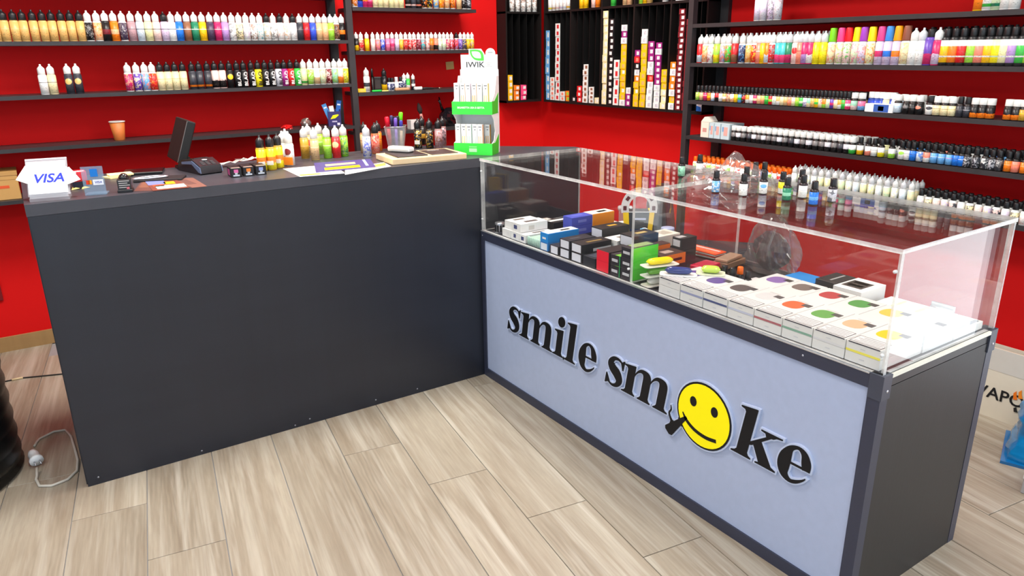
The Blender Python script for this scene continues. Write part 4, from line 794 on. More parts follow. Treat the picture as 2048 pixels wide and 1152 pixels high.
carton('pinkish leaflet box at the back left of the case', 0.32, -0.22, FZ, 0.11, 0.07, 0.042, S(206, 170, 166), [('+z', 0.2, 0.1, 0.9, 0.6, S(240, 236, 230), 'print')], group=GC)
for k, nm in ((0, 'lower'), (1, 'upper')):
    carton('%s big black carton with white end label, behind the black stacks' % nm, 0.165, -0.553, FZ + 0.012 + k * 0.0366, 0.125, 0.062, 0.036, S(24, 23, 26) if k else DKB, [('-x', 0.06, 0.1, 0.94, 0.9, LB), ('+z', 0.4, 0.35, 0.7, 0.62, S(190, 150, 50), 'gold_print')] if k else [('-y', 0.35, 0.25, 0.8, 0.75, S(222, 222, 222))], group=GC)
carton('flat pale carton under the big black cartons', 0.162, -0.565, FZ, 0.13, 0.078, 0.0112, S(180, 200, 190), group=GC)
for k, nm in ((0, 'lower'), (1, 'upper')):
    carton('%s black carton with white end label just left of the partition' % nm, 0.158, -0.717, FZ + 0.012 + k * 0.040, 0.115, 0.066, 0.0394, S(24, 23, 26) if k else DKB, [('-x', 0.06, 0.1, 0.94, 0.9, LB), ('+z', 0.35, 0.35, 0.75, 0.62, S(200, 176, 110), 'gold_print')] if k else [('-y', 0.3, 0.25, 0.85, 0.7, S(226, 226, 226))], group=GC)
carton('flat dark carton under the pair by the partition', 0.156, -0.722, FZ, 0.118, 0.074, 0.0112, S(46, 44, 48), group=GC)
carton('white carton with small round print between the black stacks', 0.155, -0.642, FZ + 0.012, 0.12, 0.068, 0.050, S(232, 231, 226), [('+z', 0.3, 0.35, 0.55, 0.7, S(120, 116, 112), 'print'), ('-y', 0.55, 0.1, 0.9, 0.5, S(210, 208, 204), 'print')], group=GC)
carton('flat carton beneath the white carton with round print', 0.152, -0.645, FZ, 0.125, 0.074, 0.0112, S(60, 60, 66), group=GC)
carton('dark blue-edged carton with pale sheet on it at the back', 0.310, -0.452, FZ, 0.10, 0.07, 0.050, S(36, 44, 70), [('+z', 0.0, 0.0, 1.0, 1.0, S(238, 240, 242), 'sheet'), ('+z', 0.3, 0.2, 0.6, 0.5, S(130, 190, 230), 'print')], group=GC)
def crumple(name, label, cat, loc, size, col, mat, seed, n=14, amp=0.35, group=None, zmin=0.0, part='film'):
    """a crumpled bag: a lumpy closed blob flattened where it rests"""
    rnd = random.Random(seed); ph = [(rnd.uniform(0, 6.28), rnd.uniform(1, 5), rnd.uniform(1, 6)) for _ in range(7)]
    q = MB(); vs = []; fs = []; seg = 2 * n
    for i in range(n + 1):
        th = math.pi * i / n
        for k in range(seg):
            a = 2 * math.pi * k / seg; r_ = 1.0
            for (p, m1, m2) in ph: r_ += amp / 7 * 1.7 * math.sin(p + round(m1) * a + m2 * th) * math.sin(th)
            r_ += rnd.uniform(-0.08, 0.08) * math.sin(th)
            vs.append((size[0] * r_ * math.sin(th) * math.cos(a), size[1] * r_ * math.sin(th) * math.sin(a), max(zmin, size[2] * (1.35 * (0.5 - 0.5 * math.cos(math.pi - th)) - 0.35) * (0.93 + 0.07 * r_))))
    for i in range(n):
        for k in range(seg):
            k2 = (k + 1) % seg; fs.append((i * seg + k, i * seg + k2, (i + 1) * seg + k2, (i + 1) * seg + k))
    q.add(vs, fs, 0, False)
    t = thing(name, label, cat, loc, 0, group); obj(part, q, mat, t, color=col); return t
t = crumple('crumpled_wrapper', 'crumpled white plastic wrapper with blue print at the case back', 'wrapper', (0.325, -0.592, FZ + 0.001), (0.028, 0.024, 0.075), S(236, 238, 240), 'plastic', 3)
q = MB(); q.lathe([(0.012, 0), (0.010, 0.001), (0, 0.0012)], 12); obj('print', q, 'ink', t, (-0.012, -0.008, 0.073), color=S(110, 180, 225))
# display stand with arched white header, left against the partition
t = thing('display_stand', 'small black and yellow counter display with arched white header', 'display', (0.385, -0.495, FZ + 0.0003), R(-38))
q = MB(); q.prism([(-0.045, 0), (0.045, 0), (0.055, 0.115), (-0.055, 0.115)], -0.03, 0.03, lambda u_, v_, w_: (u_, w_, v_)); bd = obj('body', q, 'card', t, color=S(52, 56, 62))
for sx in (-1, 1):
    q = MB(); q.prism([(sx * 0.046, 0), (sx * 0.030, 0), (sx * 0.038, 0.116), (sx * 0.056, 0.116)], -0.0315, 0.031, lambda u_, v_, w_: (u_, w_, v_)); obj('yellow_side', q, 'card', t, color=S(252, 208, 10))
o_, i_ = [], []
for k in range(17):
    a = R(-15 + 210 * k / 16); o_.append((0.066 * math.cos(a), 0.130 + 0.075 * math.sin(a))); i_.append((0.038 * math.cos(a), 0.128 + 0.045 * math.sin(a)))
q = MB(); q.strip(o_, i_, -0.004, 0.0, lambda u_, v_, w_: (u_, w_ - 0.028, v_)); hd = obj('arched_header', q, 'card', t, color=S(226, 220, 218))
for k in range(6):
    a = R(0 + 36 * k); q = MB(); q.box(-0.006, -0.0335, -0.008, 0.006, -0.0318, 0.008); obj('slot', q, 'ink', hd, (0.052 * math.cos(a), 0, 0.129 + 0.06 * math.sin(a)), (0, -a + R(90) + R(90), 0), S(96, 40, 46))
q = MB(); q.box(-0.016, -0.0316, 0.085, 0.026, -0.030, 0.092); obj('print', q, 'ink', t, color=S(190, 196, 220)); q = MB(); q.box(-0.036, -0.0314, 0.012, 0.032, -0.030, 0.05); obj('picture', q, 'ink', t, color=S(30, 56, 96))
q = MB(); q.box(-0.052, -0.0318, 0.113, 0.052, -0.030, 0.1155); obj('edge_line', q, 'ink', t, color=S(228, 228, 228))
carton('cream carton lying in front of the black and yellow display', 0.285, -0.700, FZ + 0.028, 0.11, 0.075, 0.040, S(232, 228, 216), [('+z', 0.4, 0.2, 0.8, 0.8, S(190, 184, 170), 'print'), ('-x', 0.6, 0.2, 0.85, 0.8, S(70, 74, 96), 'print')], group=GC)
carton('flat dark carton beneath the cream carton', 0.300, -0.702, FZ, 0.12, 0.085, 0.0275, S(46, 40, 38), group=GC)
t = thing('plastic_jar', 'white plastic jar with pale blue lid beside the black and yellow display', 'jar', (0.45, -0.585, FZ + 0.0003))
q = MB(); q.lathe([(0.024, 0), (0.026, 0.002), (0.026, 0.040), (0.022, 0.044)], 18); obj('body', q, 'plastic', t, color=S(224, 222, 214)); q = MB(); q.lathe([(0.0245, 0.043), (0.0245, 0.056), (0.0225, 0.058), (0, 0.058)], 18); obj('lid', q, 'plastic', t, color=S(176, 188, 226))
# right of the partition
carton('orange-sided dark carton right of the green cartons', 0.152, -0.858, FZ + 0.021, 0.105, 0.066, 0.036, S(60, 34, 28), [('-y', 0.02, 0.02, 1, 0.98, S(250, 122, 16), 'orange_side'), ('-y', 0.45, 0.35, 0.85, 0.6, S(252, 170, 90), 'logo'), ('+z', 0.3, 0.3, 0.7, 0.7, S(180, 160, 150), 'print')], group=GC)
carton('dark carton beneath the orange-sided one', 0.148, -0.860, FZ, 0.115, 0.075, 0.0205, S(40, 34, 34), group=GC)
carton('low orange-sided dark carton behind, nearer the partition', 0.178, -0.768, FZ + 0.03, 0.10, 0.040, 0.034, S(70, 40, 30), [('-y', 0.45, 0.05, 1, 0.95, S(250, 122, 16), 'orange_side')], group=GC)
carton('dark carton beneath the low orange-sided one', 0.175, -0.769, FZ, 0.11, 0.043, 0.0295, S(40, 36, 36), group=GC)
for k, nm in ((0, 'lower'), (1, 'upper')):
    carton('%s small cubic black carton with white label behind the orange one' % nm, 0.300, -0.800, FZ + k * 0.0406, 0.07, 0.045, 0.040, S(36, 36, 38), [('-x', 0.1, 0.25, 0.8, 0.8, S(228, 230, 234)), ('+z', 0.0, 0.3, 0.5, 0.8, S(190, 190, 192), 'print')], group=GC)
# pouches
def pouch(name, label, x, y, z, lx, ly, lz, rz, col, mat='gloss', card=None, group='sealed pouches in the case'):
    t = thing(name, label, 'pouch', (x, y, z), rz, group); n = 10; vs = []; fs = []
    for i in range(n + 1):
        u_ = -1 + 2 * i / n; pr = max(0.0, 1 - u_ ** 4) ** 0.5
        for k in range(12):
            a = 2 * math.pi * k / 12; vs.append((lx / 2 * u_, ly / 2 * (0.35 + 0.65 * pr) * math.cos(a), lz / 2 + lz / 2 * pr * math.sin(a)))
    for i in range(n):
        for k in range(12):
            k2 = (k + 1) % 12; fs.append((i * 12 + k, i * 12 + k2, (i + 1) * 12 + k2, (i + 1) * 12 + k))
    fs += [tuple(range(12)), tuple(n * 12 + k for k in range(11, -1, -1))]
    q = MB(); q.add(vs, fs, 0, True); obj('device', q, mat, t, (0, 0, 0.0018), color=col)
    if card:
        pts = []
        for cx_, cy_, a0 in ((1, 1, 0), (-1, 1, 90), (-1, -1, 180), (1, -1, 270)):
            for k in range(5):
                a = R(a0 + k * 22.5); pts.append((cx_ * (lx / 2 + 0.002) + 0.012 * math.cos(a), cy_ * (ly / 2 - 0.002) + 0.012 * math.sin(a)))
        q = MB(); q.prism(pts, 0.0, 0.0016); obj('backing_card', q, 'card', t, color=card)
    return t
pouch('blister_pack', 'blue vape device on white card lying over the first kit box', 0.070, -1.008, FZ + 0.0508, 0.080, 0.026, 0.022, R(-48), S(44, 62, 128), card=S(240, 240, 238))
pouch('blister_pack', 'yellow vape device in a pack beside the green cartons', 0.075, -0.925, FZ + 0.060, 0.09, 0.028, 0.022, R(-14), S(252, 226, 10), card=S(226, 224, 214))
t_ = pouch('blister_pack', 'green vape device in a pack under the yellow one', 0.075, -0.925, FZ + 0.030, 0.09, 0.028, 0.022, R(-10), S(120, 190, 70), card=S(230, 230, 224))
pouch('blister_pack', 'white bagged device with yellow tip standing before the kit boxes', 0.072, -0.925, FZ + 0.0005, 0.08, 0.026, 0.022, R(-6), S(240, 238, 226), card=S(236, 232, 220))
pouch('blister_pack', 'lime green device lying behind the blue one', 0.155, -1.055, FZ + 0.0508, 0.055, 0.034, 0.022, R(-50), S(196, 224, 90), card=S(222, 226, 200))
def flatpack(label, x, y, z, lx, ly, h, rz, col, stripes=(), name='sachet', cat='sachet', group='flat sachets in the case'):
    t = thing(name, label, cat, (x, y, z + 0.0004), rz, group); obj('body', bbox_mesh(lx, ly, h, min(0.002, h * 0.4)), 'gloss', t, color=col)
    for (u0, v0, u1, v1, c) in stripes: sticker(t, lx, ly, h, '+z', u0, v0, u1, v1, c, 'print')
    return t
for k, (c, nm) in enumerate(((S(240, 236, 230), 'lowest white'), (S(226, 60, 40), 'red striped'), (S(244, 240, 234), 'white middle'), (S(244, 84, 30), 'top orange'))):
    flatpack('%s sachet in the small pile near the case back' % nm, 0.432, -0.775 - 0.004 * k, FZ + k * 0.0056, 0.13, 0.06, 0.005, R(-80 - 2 * k), c, [(0.1, 0.1, 0.9, 0.3, S(240, 110, 40)), (0.1, 0.6, 0.9, 0.75, S(220, 216, 210))])
flatpack('tan flat box leaning on the sachets at the case back', 0.400, -0.915, FZ + 0.0206, 0.10, 0.045, 0.010, R(12), S(182, 146, 118), name='carton', cat='box', group=GC)
flatpack('second tan flat box below the first', 0.405, -0.915, FZ, 0.11, 0.055, 0.020, R(8), S(160, 124, 98), name='carton', cat='box', group=GC)
flatpack('crimson flat box lying behind the kit boxes', 0.295, -0.910, FZ, 0.09, 0.055, 0.022, R(8), S(206, 26, 66), name='carton', cat='box', group=GC)
# small dark bottles inside the case
for k, (px, py, cap, c1) in enumerate(((1438, 534, 'k', 'silver'), (1453, 539, 'k', 'charcoal'), (1467, 537, 'or', 'charcoal'), (1498, 542, 'k', 'charcoal'))):
    P = on('z', FZ + 0.068, px, py); P.x = (0.206, 0.206, 0.233, 0.216)[k]
    bottle('small', (P.x, P.y, FZ), -0.9, cap, c1, 'grey', 'plain', '%s-capped small dark bottle inside the case, %s from left' % (CAPN[cap][0], ordn(k + 1)), 'small bottles inside the case', 1.04, S(24, 22, 22))
# kit boxes, two layers, front rank of eight
cols_k = [('purple', S(98, 76, 150)), ('grey', S(92, 86, 84)), ('silver', S(206, 208, 208)), ('orange', S(214, 100, 54)), ('green', S(96, 160, 76)), ('peach', S(222, 178, 140)), ('yellow', S(240, 196, 20))]
def kit(label, x, y, z, dx, dy, dz, devcol, tip, edge, text=True, up=True, group='white kit boxes'):
    t = thing('kit_box', label, 'box', (x + dx / 2, y + dy / 2, z + 0.0003), 0, group)
    obj('body', bbox_mesh(dx, dy, dz, 0.0012), 'card', t, color=S(221, 221, 218))
    if edge: sticker(t, dx, dy, dz, '-x', 0.01, 0.0, 0.99, 0.22, edge, 'edge_stripe')
    sticker(t, dx, dy, dz, '-x', 0.42, 0.45, 0.56, 0.55, S(200, 202, 206), 'logo')
    if up:
        q = MB(); pts = []
        for k in range(24):
            a = 2 * math.pi * k / 24; cx_, sx_ = math.cos(a), math.sin(a); pts.append((dx * 0.10 + 0.030 * math.copysign(abs(cx_) ** 0.8, cx_), 0.026 * math.copysign(abs(sx_) ** 0.7, sx_)))
        q.prism(pts, dz - 0.0002, dz + 0.0006); dv = obj('device_picture', q, 'pod_card', t, color=devcol)
        q = MB(); q.box(dx * 0.10 + 0.008, -0.036, dz, dx * 0.10 + 0.028, -0.014, dz + 0.0010); obj('mouthpiece', q, 'pod_card', dv, color=tip)
        sticker(t, dx, dy, dz, '+z', 0.80, 0.30, 0.83, 0.70, S(196, 196, 194), 'print')
        if text:
            sticker(t, dx, dy, dz, '+z', 0.02, 0.05, 0.28, 0.95, S(70, 70, 74), 'frame', t=0.0003); sticker(t, dx, dy, dz, '+z', 0.035, 0.075, 0.265, 0.925, S(222, 222, 222), 'text_panel', t=0.0005)
            for k in range(4): sticker(t, dx, dy, dz, '+z', 0.06 + 0.05 * k, 0.12, 0.075 + 0.05 * k, 0.86 - 0.1 * (k % 2), S(150, 150, 152), 'text_line', t=0.0007)
            sticker(t, dx, dy, dz, '-x', 0.06, 0.86, 0.96, 0.99, S(64, 66, 80), 'edge_stripe')
    return t
KY0, KW = -0.984, 0.0856
edges = [None, S(150, 156, 190), S(70, 82, 130), S(190, 196, 216), S(170, 90, 100), S(120, 165, 145), S(214, 214, 216), S(236, 226, 80)]
for i in range(8):
    y = KY0 - (i + 1) * KW + 0.0015
    kit('white kit box in the lower layer of the front rank, %s from the left' % ordn(i + 1), 0.016, y, FZ, 0.172, KW - 0.002, 0.0245, None, None, edges[i] and None, up=False)
    nm, c = cols_k[max(0, i - 1)]
    kit('white kit box with %s device picture, %s from left in front rank' % (nm, ordn(i + 1)), 0.016, y, FZ + 0.0250, 0.172, KW - 0.002, 0.0245, c, S(80, 78, 80), edges[i])
cols_b = [('purple', S(136, 108, 170)), ('grey', S(116, 104, 98)), ('red', S(178, 60, 62)), ('green', S(80, 150, 72)), ('pale yellow', S(232, 196, 86)), ('silver', S(196, 200, 198))]
for i in range(6):
    y = -1.157 - (i + 1) * KW + 0.0015; nm, c = cols_b[i]
    for k in (0, 1):
        if k == 0: kit('white kit box in the lower layer of the second rank, %s from left' % ordn(i + 1), 0.192, y, FZ, 0.135, KW - 0.002, 0.0225, None, None, None, up=False)
        else: kit('white kit box with %s device picture in the second rank, %s from left' % (nm, ordn(i + 1)), 0.192, y, FZ + 0.023, 0.135, KW - 0.002, 0.0225, c, S(70, 66, 66), None, text=False)
for i in range(4):
    y = -1.427 - (i + 1) * 0.0605; nm = ('green', 'olive', 'plain', 'grey')[i]; c = (S(196, 214, 130), S(190, 204, 140), S(236, 236, 232), S(150, 158, 166))[i]
    carton('flat white carton with %s stripe at the case back right' % nm, 0.331, y, FZ, 0.14, 0.059, 0.020, S(242, 242, 238), [('+z', 0.2, 0.1, 0.95, 0.3, c, 'stripe'), ('+z', 0.3, 0.5, 0.45, 0.7, S(200, 202, 204), 'logo')], group=GC)
carton('white carton with dark pictures on top behind the kit boxes', 0.36, -1.405, FZ, 0.12, 0.085, 0.045, S(240, 239, 236), [('+z', 0.2, 0.2, 0.75, 0.9, S(60, 52, 50), 'picture'), ('+z', 0.3, 0.3, 0.45, 0.8, S(150, 120, 100), 'picture'), ('+z', 0.55, 0.3, 0.7, 0.8, S(150, 120, 100), 'picture')], group=GC)
carton('black carton behind the bright blue bag of the right half', 0.385, -1.310, FZ, 0.10, 0.063, 0.042, S(28, 27, 30), [('+z', 0.2, 0.4, 0.9, 0.5, S(160, 160, 160), 'print')], group=GC)
carton('bright blue flat carton behind the kit boxes', 0.334, -1.245, FZ, 0.12, 0.10, 0.026, S(24, 138, 220), [('+z', 0.2, 0.5, 0.3, 0.85, S(225, 240, 250), 'logo')], group=GC)
carton('black and orange carton in front of the bright blue one', 0.252, -1.150, FZ, 0.075, 0.075, 0.017, S(34, 32, 34), [('+z', 0.1, 0.1, 0.6, 0.5, S(246, 120, 30), 'print'), ('+z', 0.2, 0.6, 0.9, 0.8, S(210, 210, 210), 'print')], group=GC)
# shrink wrapped parcel behind the small bottles
t = crumple('wrapped_parcel', 'dark parcel wrapped in shiny crinkled film inside the case', 'parcel', (0.44, -1.045, FZ + 0.001), (0.036, 0.085, 0.19), S(120, 110, 110), 'film_dark', 11, 22, 0.42)
q = MB(); vs = []; rn = random.Random(3)
for i in range(9):
    for k in range(14):
        th, a = math.pi * i / 8, 2 * math.pi * k / 14; r_ = 1 + rn.uniform(-.18, .18) * math.sin(th); vs.append((0.022 * r_ * math.sin(th) * math.cos(a), 0.062 * r_ * math.sin(th) * math.sin(a), 0.070 - 0.066 * math.cos(th)))
q.add(vs, [(i * 14 + k, i * 14 + (k + 1) % 14, (i + 1) * 14 + (k + 1) % 14, (i + 1) * 14 + k) for i in range(8) for k in range(14)]); obj('contents', q, 'gloss', t, color=S(92, 66, 68))
q = MB(); q.tube([(-0.02, -0.02, 0.02), (-0.034, -0.015, 0.09), (-0.028, -0.028, 0.15)], 0.005, 6); obj('tape', q, 'film', t, color=S(220, 215, 205))
q = MB(); q.tube([(-0.02, 0.05, 0.02), (-0.034, 0.06, 0.08)], 0.004, 6); obj('tape', q, 'film', t, color=S(220, 215, 205))

# ------------------------------------------------------------------ things on the dark counter
HZ = H + 0.0003
# acrylic card holder with VISA card and paper slips
t = thing('card_holder', 'clear slanted holder with a white VISA card', 'card holder', (-1.425, 0.075, HZ), R(-8))
def slant(u0, v0, u1, v1, d0, d1, parent, name, mat, col, til=R(38), z0=0.012):
    q = MB(); c, s_ = math.cos(til), math.sin(til)
    for (x, y, z) in [(x, y, z) for z in (d0, d1) for (x, y) in ((u0, v0), (u1, v0), (u1, v1), (u0, v1))]: q.v.append((x, -0.03 + y * s_ - z * c, z0 + y * c + z * s_))
    q.f = [(3, 2, 1, 0), (4, 5, 6, 7), (0, 1, 5, 4), (1, 2, 6, 5), (2, 3, 7, 6), (3, 0, 4, 7)]; q.m = [0] * 6; q.sm = [False] * 6
    return obj(name, q, mat, parent, color=col)
slant(-0.053, 0, 0.053, 0.120, 0, 0.003, t, 'back_plate', 'clear_plastic', S(220, 222, 228)); slant(-0.053, 0.120, 0.053, 0.124, -0.001, 0.0032, t, 'rim', 'plastic', S(206, 200, 206))
q = MB(); q.box(-0.05, -0.045, 0, 0.05, 0.02, 0.010); obj('base', q, 'clear_plastic', t, color=S(214, 216, 222)); q = MB(); q.box(-0.048, -0.046, 0.009, 0.048, -0.040, 0.022); obj('front_lip', q, 'clear_plastic', t, color=S(225, 228, 232))
cd_ = slant(-0.049, 0.002, 0.049, 0.108, 0.0102, 0.0120, t, 'card', 'card', S(246, 248, 252))
vm = text_mesh('VISA', 0.040, 0.0003, 0.25, 0.0009); o = obj('printed_word', vm, 'ink', cd_, color=S(36, 52, 190))
o.rotation_euler = (R(90) - R(38), 0, 0); o.location = (0.002, -0.03 + 0.050 * math.sin(R(38)) - 0.0126 * math.cos(R(38)), 0.012 + 0.050 * math.cos(R(38)) + 0.0126 * math.sin(R(38)))
hold = t
for k in range(5):
    a = (1.05, 0.85, 0.1, -0.8, -1.05)[k]; e = thing('paper_slip', '%s white paper slip fanned out behind the VISA card' % ('leftmost', 'second', 'middle', 'fourth', 'rightmost')[k], 'paper', hold.location, hold.rotation_euler.z, 'paper slips at the card holder')
    q = MB(); c, s_ = math.cos(R(38)), math.sin(R(38)); cu, cv = (-0.018, -0.012, 0.0, 0.016, 0.022)[k], (0.052, 0.040, 0.045, 0.044, 0.036)[k]; d0 = 0.0036 + 0.0012 * k
    for dd_ in (d0, d0 + 0.0007):
        for (x, y) in ((-0.026, -0.056), (0.026, -0.056), (0.026, 0.056), (-0.026, 0.056)):
            u_ = cu + x * math.cos(a) - y * math.sin(a); v_ = max(0.004, cv + x * math.sin(a) + y * math.cos(a)); q.v.append((u_, -0.03 + v_ * s_ - dd_ * c, 0.012 + v_ * c + dd_ * s_))
    q.f = [(3, 2, 1, 0), (4, 5, 6, 7), (0, 1, 5, 4), (1, 2, 6, 5), (2, 3, 7, 6), (3, 0, 4, 7)]; q.m = [0] * 6; q.sm = [False] * 6
    obj('sheet', q, 'paper', e, color=S(244, 243, 236)); q2 = MB(); u_, v_ = cu, cv
    q2.v = [(u_ + x, -0.03 + (v_ + y) * s_ - dd_ * c, 0.012 + (v_ + y) * c + dd_ * s_) for dd_ in (d0 + 0.0008, d0 + 0.001) for (x, y) in ((-0.01, -0.002), (0.01, -0.002), (0.01, 0.002), (-0.01, 0.002))]; q2.f = list(q.f); q2.m = [0] * 6; q2.sm = [False] * 6; obj('print', q2, 'ink', e, color=S(190, 190, 190))
# red self inking stamp
P = on('z', H, 158, 372); t = thing('stamp', 'red and black self-inking stamp behind the clear card stand', 'stamp', (P.x, P.y - 0.05, HZ), R(10))
q = MB(); q.box(-0.022, -0.014, 0, 0.022, 0.014, 0.004); obj('base', q, 'plastic', t, color=S(30, 30, 34)); q = MB(); q.box(-0.021, -0.013, 0.004, 0.021, 0.013, 0.022); obj('ink_window', q, 'gloss', t, color=S(34, 36, 52))
obj('body', bbox_mesh(0.046, 0.030, 0.036, 0.007, 3), 'gloss', t, (0, 0, 0.021), color=S(232, 40, 56))
# clear stand with payment stickers
P = on('z', H, 194, 392); t = thing('sticker_stand', 'clear upright acrylic stand with small payment card stickers', 'stand', (P.x, P.y + 0.02, HZ), R(-14))
q = MB(); q.box(-0.029, -0.002, 0, 0.029, 0.001, 0.085); obj('plate', q, 'clear_plastic', t, color=S(150, 180, 205)); q = MB(); q.box(-0.029, 0.001, 0, 0.029, 0.045, 0.003); obj('foot', q, 'clear_plastic', t, color=S(150, 180, 205))
for nm, u0, v0, u1, v1, c in (('blue_sticker', -0.006, 0.055, 0.014, 0.078, S(30, 120, 205)), ('white_sticker', -0.002, 0.030, 0.026, 0.046, S(236, 238, 244)), ('red_sticker', -0.020, 0.033, -0.010, 0.045, S(232, 60, 30)), ('orange_sticker', -0.014, 0.033, -0.005, 0.045, S(250, 160, 20))):
    q = MB(); q.box(u0, -0.0032, v0, u1, -0.0022, v1); obj(nm, q, 'ink', t, color=c)
q = text_mesh('VISA', 0.010, 0.0002, 0.25); o = obj('printed_word', q, 'ink', t, (0.012, -0.0036, 0.038), (R(90), 0, 0), S(40, 60, 170))
P = on('z', H, 245, 352); 
for k, c in enumerate((S(238, 226, 160), S(244, 234, 176))):
    t = thing('sticky_note', '%s pale yellow sticky note pad piece behind the small black pot' % ('lower', 'upper')[k], 'note', (P.x - 0.02 + 0.012 * k, P.y - 0.02, HZ + 0.0062 * k), R(25 - 20 * k)); obj('pad', bbox_mesh(0.075, 0.05, 0.006, 0.0006), 'paper', t, color=c); q = MB(); q.box(-0.02, -0.01, 0.006, 0.03, -0.008, 0.0063); obj('writing', q, 'ink', t, color=S(170, 150, 110))
for k, (px, py) in enumerate(((150, 376), (170, 374))):
    P = on('z', H, px, py); t = thing('paper_scrap', '%s crumpled yellow paper scrap by the stamp' % ('left', 'right')[k], 'paper', (P.x, P.y - 0.03, HZ)); q = MB()
    q.add([(-0.012, -0.008, 0.0), (0.010, -0.010, 0.003), (0.014, 0.006, 0.001), (-0.006, 0.010, 0.008), (0.0, 0.0, 0.006)], [(0, 1, 4), (1, 2, 4), (2, 3, 4), (3, 0, 4), (0, 3, 2, 1)]); obj('scrap', q, 'paper', t, color=S(244, 222, 120))
# small dark pot with white lettering-like print
P = on('z', H, 254, 385); t = thing('printed_pot', 'small square black pot with pale printing and a pink dot', 'pot', (P.x, P.y + 0.02, HZ), R(-12))
obj('body', bbox_mesh(0.038, 0.038, 0.040, 0.003, 2), 'plastic', t, color=S(34, 31, 33)); obj('base', bbox_mesh(0.042, 0.042, 0.008, 0.001), 'plastic', t, color=S(24, 22, 24))
for k in range(4): sticker(t, 0.038, 0.038, 0.040, '-y', 0.12, 0.84 - 0.16 * k, 0.9 - 0.15 * (k % 2), 0.90 - 0.16 * k, S(186, 180, 176), 'print')
sticker(t, 0.038, 0.038, 0.040, '-y', 0.65, 0.25, 0.85, 0.42, S(226, 110, 120), 'pink_dot')
q = MB(); q.lathe([(0.014, 0.04), (0.015, 0.044), (0.010, 0.052), (0.004, 0.056), (0, 0.056)], 14); obj('lid', q, 'gloss', t, color=S(30, 28, 30))
# phones, keyring and leaflets
P = on('z', H, 300, 345); t = thing('tablet', 'black tablet with pale edge lying behind the keyring', 'tablet', (P.x - 0.02, P.y + 0.0, HZ), R(-14)); obj('body', bbox_mesh(0.13, 0.10, 0.010, 0.003, 2), 'gloss', t, color=S(20, 19, 22)); q = MB(); q.box(-0.065, -0.0506, 0.0075, 0.065, -0.0496, 0.0098); obj('edge', q, 'metal', t, color=S(190, 184, 172))
P = on('z', H, 318, 357); t = thing('leather_case', 'flat black leather case under the silver keyring', 'case', (P.x - 0.0, P.y - 0.03, HZ), R(-20)); obj('body', bbox_mesh(0.15, 0.085, 0.007, 0.002, 2), 'rubber', t, color=S(28, 27, 30)); q = MB(); q.box(-0.07, -0.0385, 0.0068, 0.07, -0.0375, 0.0074); obj('stitching', q, 'cloth', t, color=S(70, 68, 70))
t2 = thing('keyring', 'silver chain keyring lying on the black leather case', 'keyring', (P.x - 0.03, P.y - 0.03, HZ + 0.0075)); path = [(0.05 * math.cos(a) * (1 - 0.15 * math.sin(3 * a)), 0.018 * math.sin(a), 0.003) for a in [i * 2 * math.pi / 28 for i in range(29)]]
q = MB(); q.tube(path, 0.003, 6); obj('chain', q, 'metal', t2, color=S(214, 214, 222)); q = MB(); q.lathe([(0.006, 0), (0.006, 0.002), (0, 0.0022)], 12, (0.05, 0, 0.0)); obj('fob', q, 'metal', t2, color=S(190, 190, 200))
def leaflet(label, quad, z, col, prints=(), t_=0.0008, group='leaflets on the dark counter'):
    pts = [on('z', H, *p) for p in quad]; c = sum(pts, Vector()) / 4; t = thing('leaflet', label, 'leaflet', (c.x, c.y, HZ + z), 0, group)
    q = MB(); q.prism([(p.x - c.x, p.y - c.y) for p in pts], 0, t_); obj('sheet', q, 'card', t, color=col)
    e1, e2 = pts[1] - pts[0], pts[3] - pts[0]
    for (u0, v0, u1, v1, cc) in prints:
        qd = [pts[0] + e1 * u + e2 * v - c for u, v in ((u0, v0), (u1, v0), (u1, v1), (u0, v1))]; q = MB(); q.prism([(p.x, p.y) for p in qd], t_ - 0.0001, t_ + 0.0003); obj('print', q, 'ink', t, color=cc)
    return t
leaflet('brown printed leaflet left of the small colourful one', ((268, 383), (312, 382), (318, 362), (284, 362)), 0.0, S(104, 66, 58), [(0.1, 0.3, 0.8, 0.9, S(130, 84, 66))])
leaflet('colourful leaflet with blue, yellow and mint print at the counter edge', ((306, 383), (380, 376), (352, 360), (290, 364)), 0.0012, S(128, 66, 50), [(0.0, 0.55, 0.5, 1.0, S(120, 130, 200)), (0.15, 0.1, 0.95, 0.42, S(186, 222, 210)), (0.45, 0.5, 0.75, 0.75, S(248, 190, 30)), (0.1, 0.35, 0.4, 0.55, S(168, 84, 50))])
leaflet('brown wood-look leaflet right of the colourful one', ((384, 376), (414, 373), (386, 356), (340, 358)), 0.0, S(134, 92, 80), [(0.2, 0.3, 0.8, 0.8, S(110, 76, 70))])
leaflet('white printed sheet in front of the amber bottles', ((600, 354), (690, 347), (666, 329), (566, 338)), 0.0, S(238, 238, 234), [(0.05, 0.08, 0.5, 0.2, S(250, 200, 60)), (0.1, 0.4, 0.9, 0.45, S(200, 200, 204)), (0.3, 0.6, 0.6, 0.9, S(206, 226, 214)), (0.5, 0.12, 0.9, 0.2, S(206, 150, 140))])
leaflet('purple flyer with yellow lettering beside the wooden tray', ((632, 346), (752, 335), (740, 319), (628, 327)), 0.0012, S(74, 66, 132), [(0.15, 0.12, 0.75, 0.36, S(250, 222, 20)), (0.18, 0.5, 0.7, 0.72, S(206, 176, 150)), (0.85, 0.2, 0.9, 0.9, S(170, 180, 226))])
leaflet('white sheet showing along the counter edge under the purple flyer', ((690, 350), (782, 333), (768, 325), (690, 338)), 0.0, S(232, 234, 232), [(0.6, 0.3, 0.9, 0.8, S(236, 176, 90))])
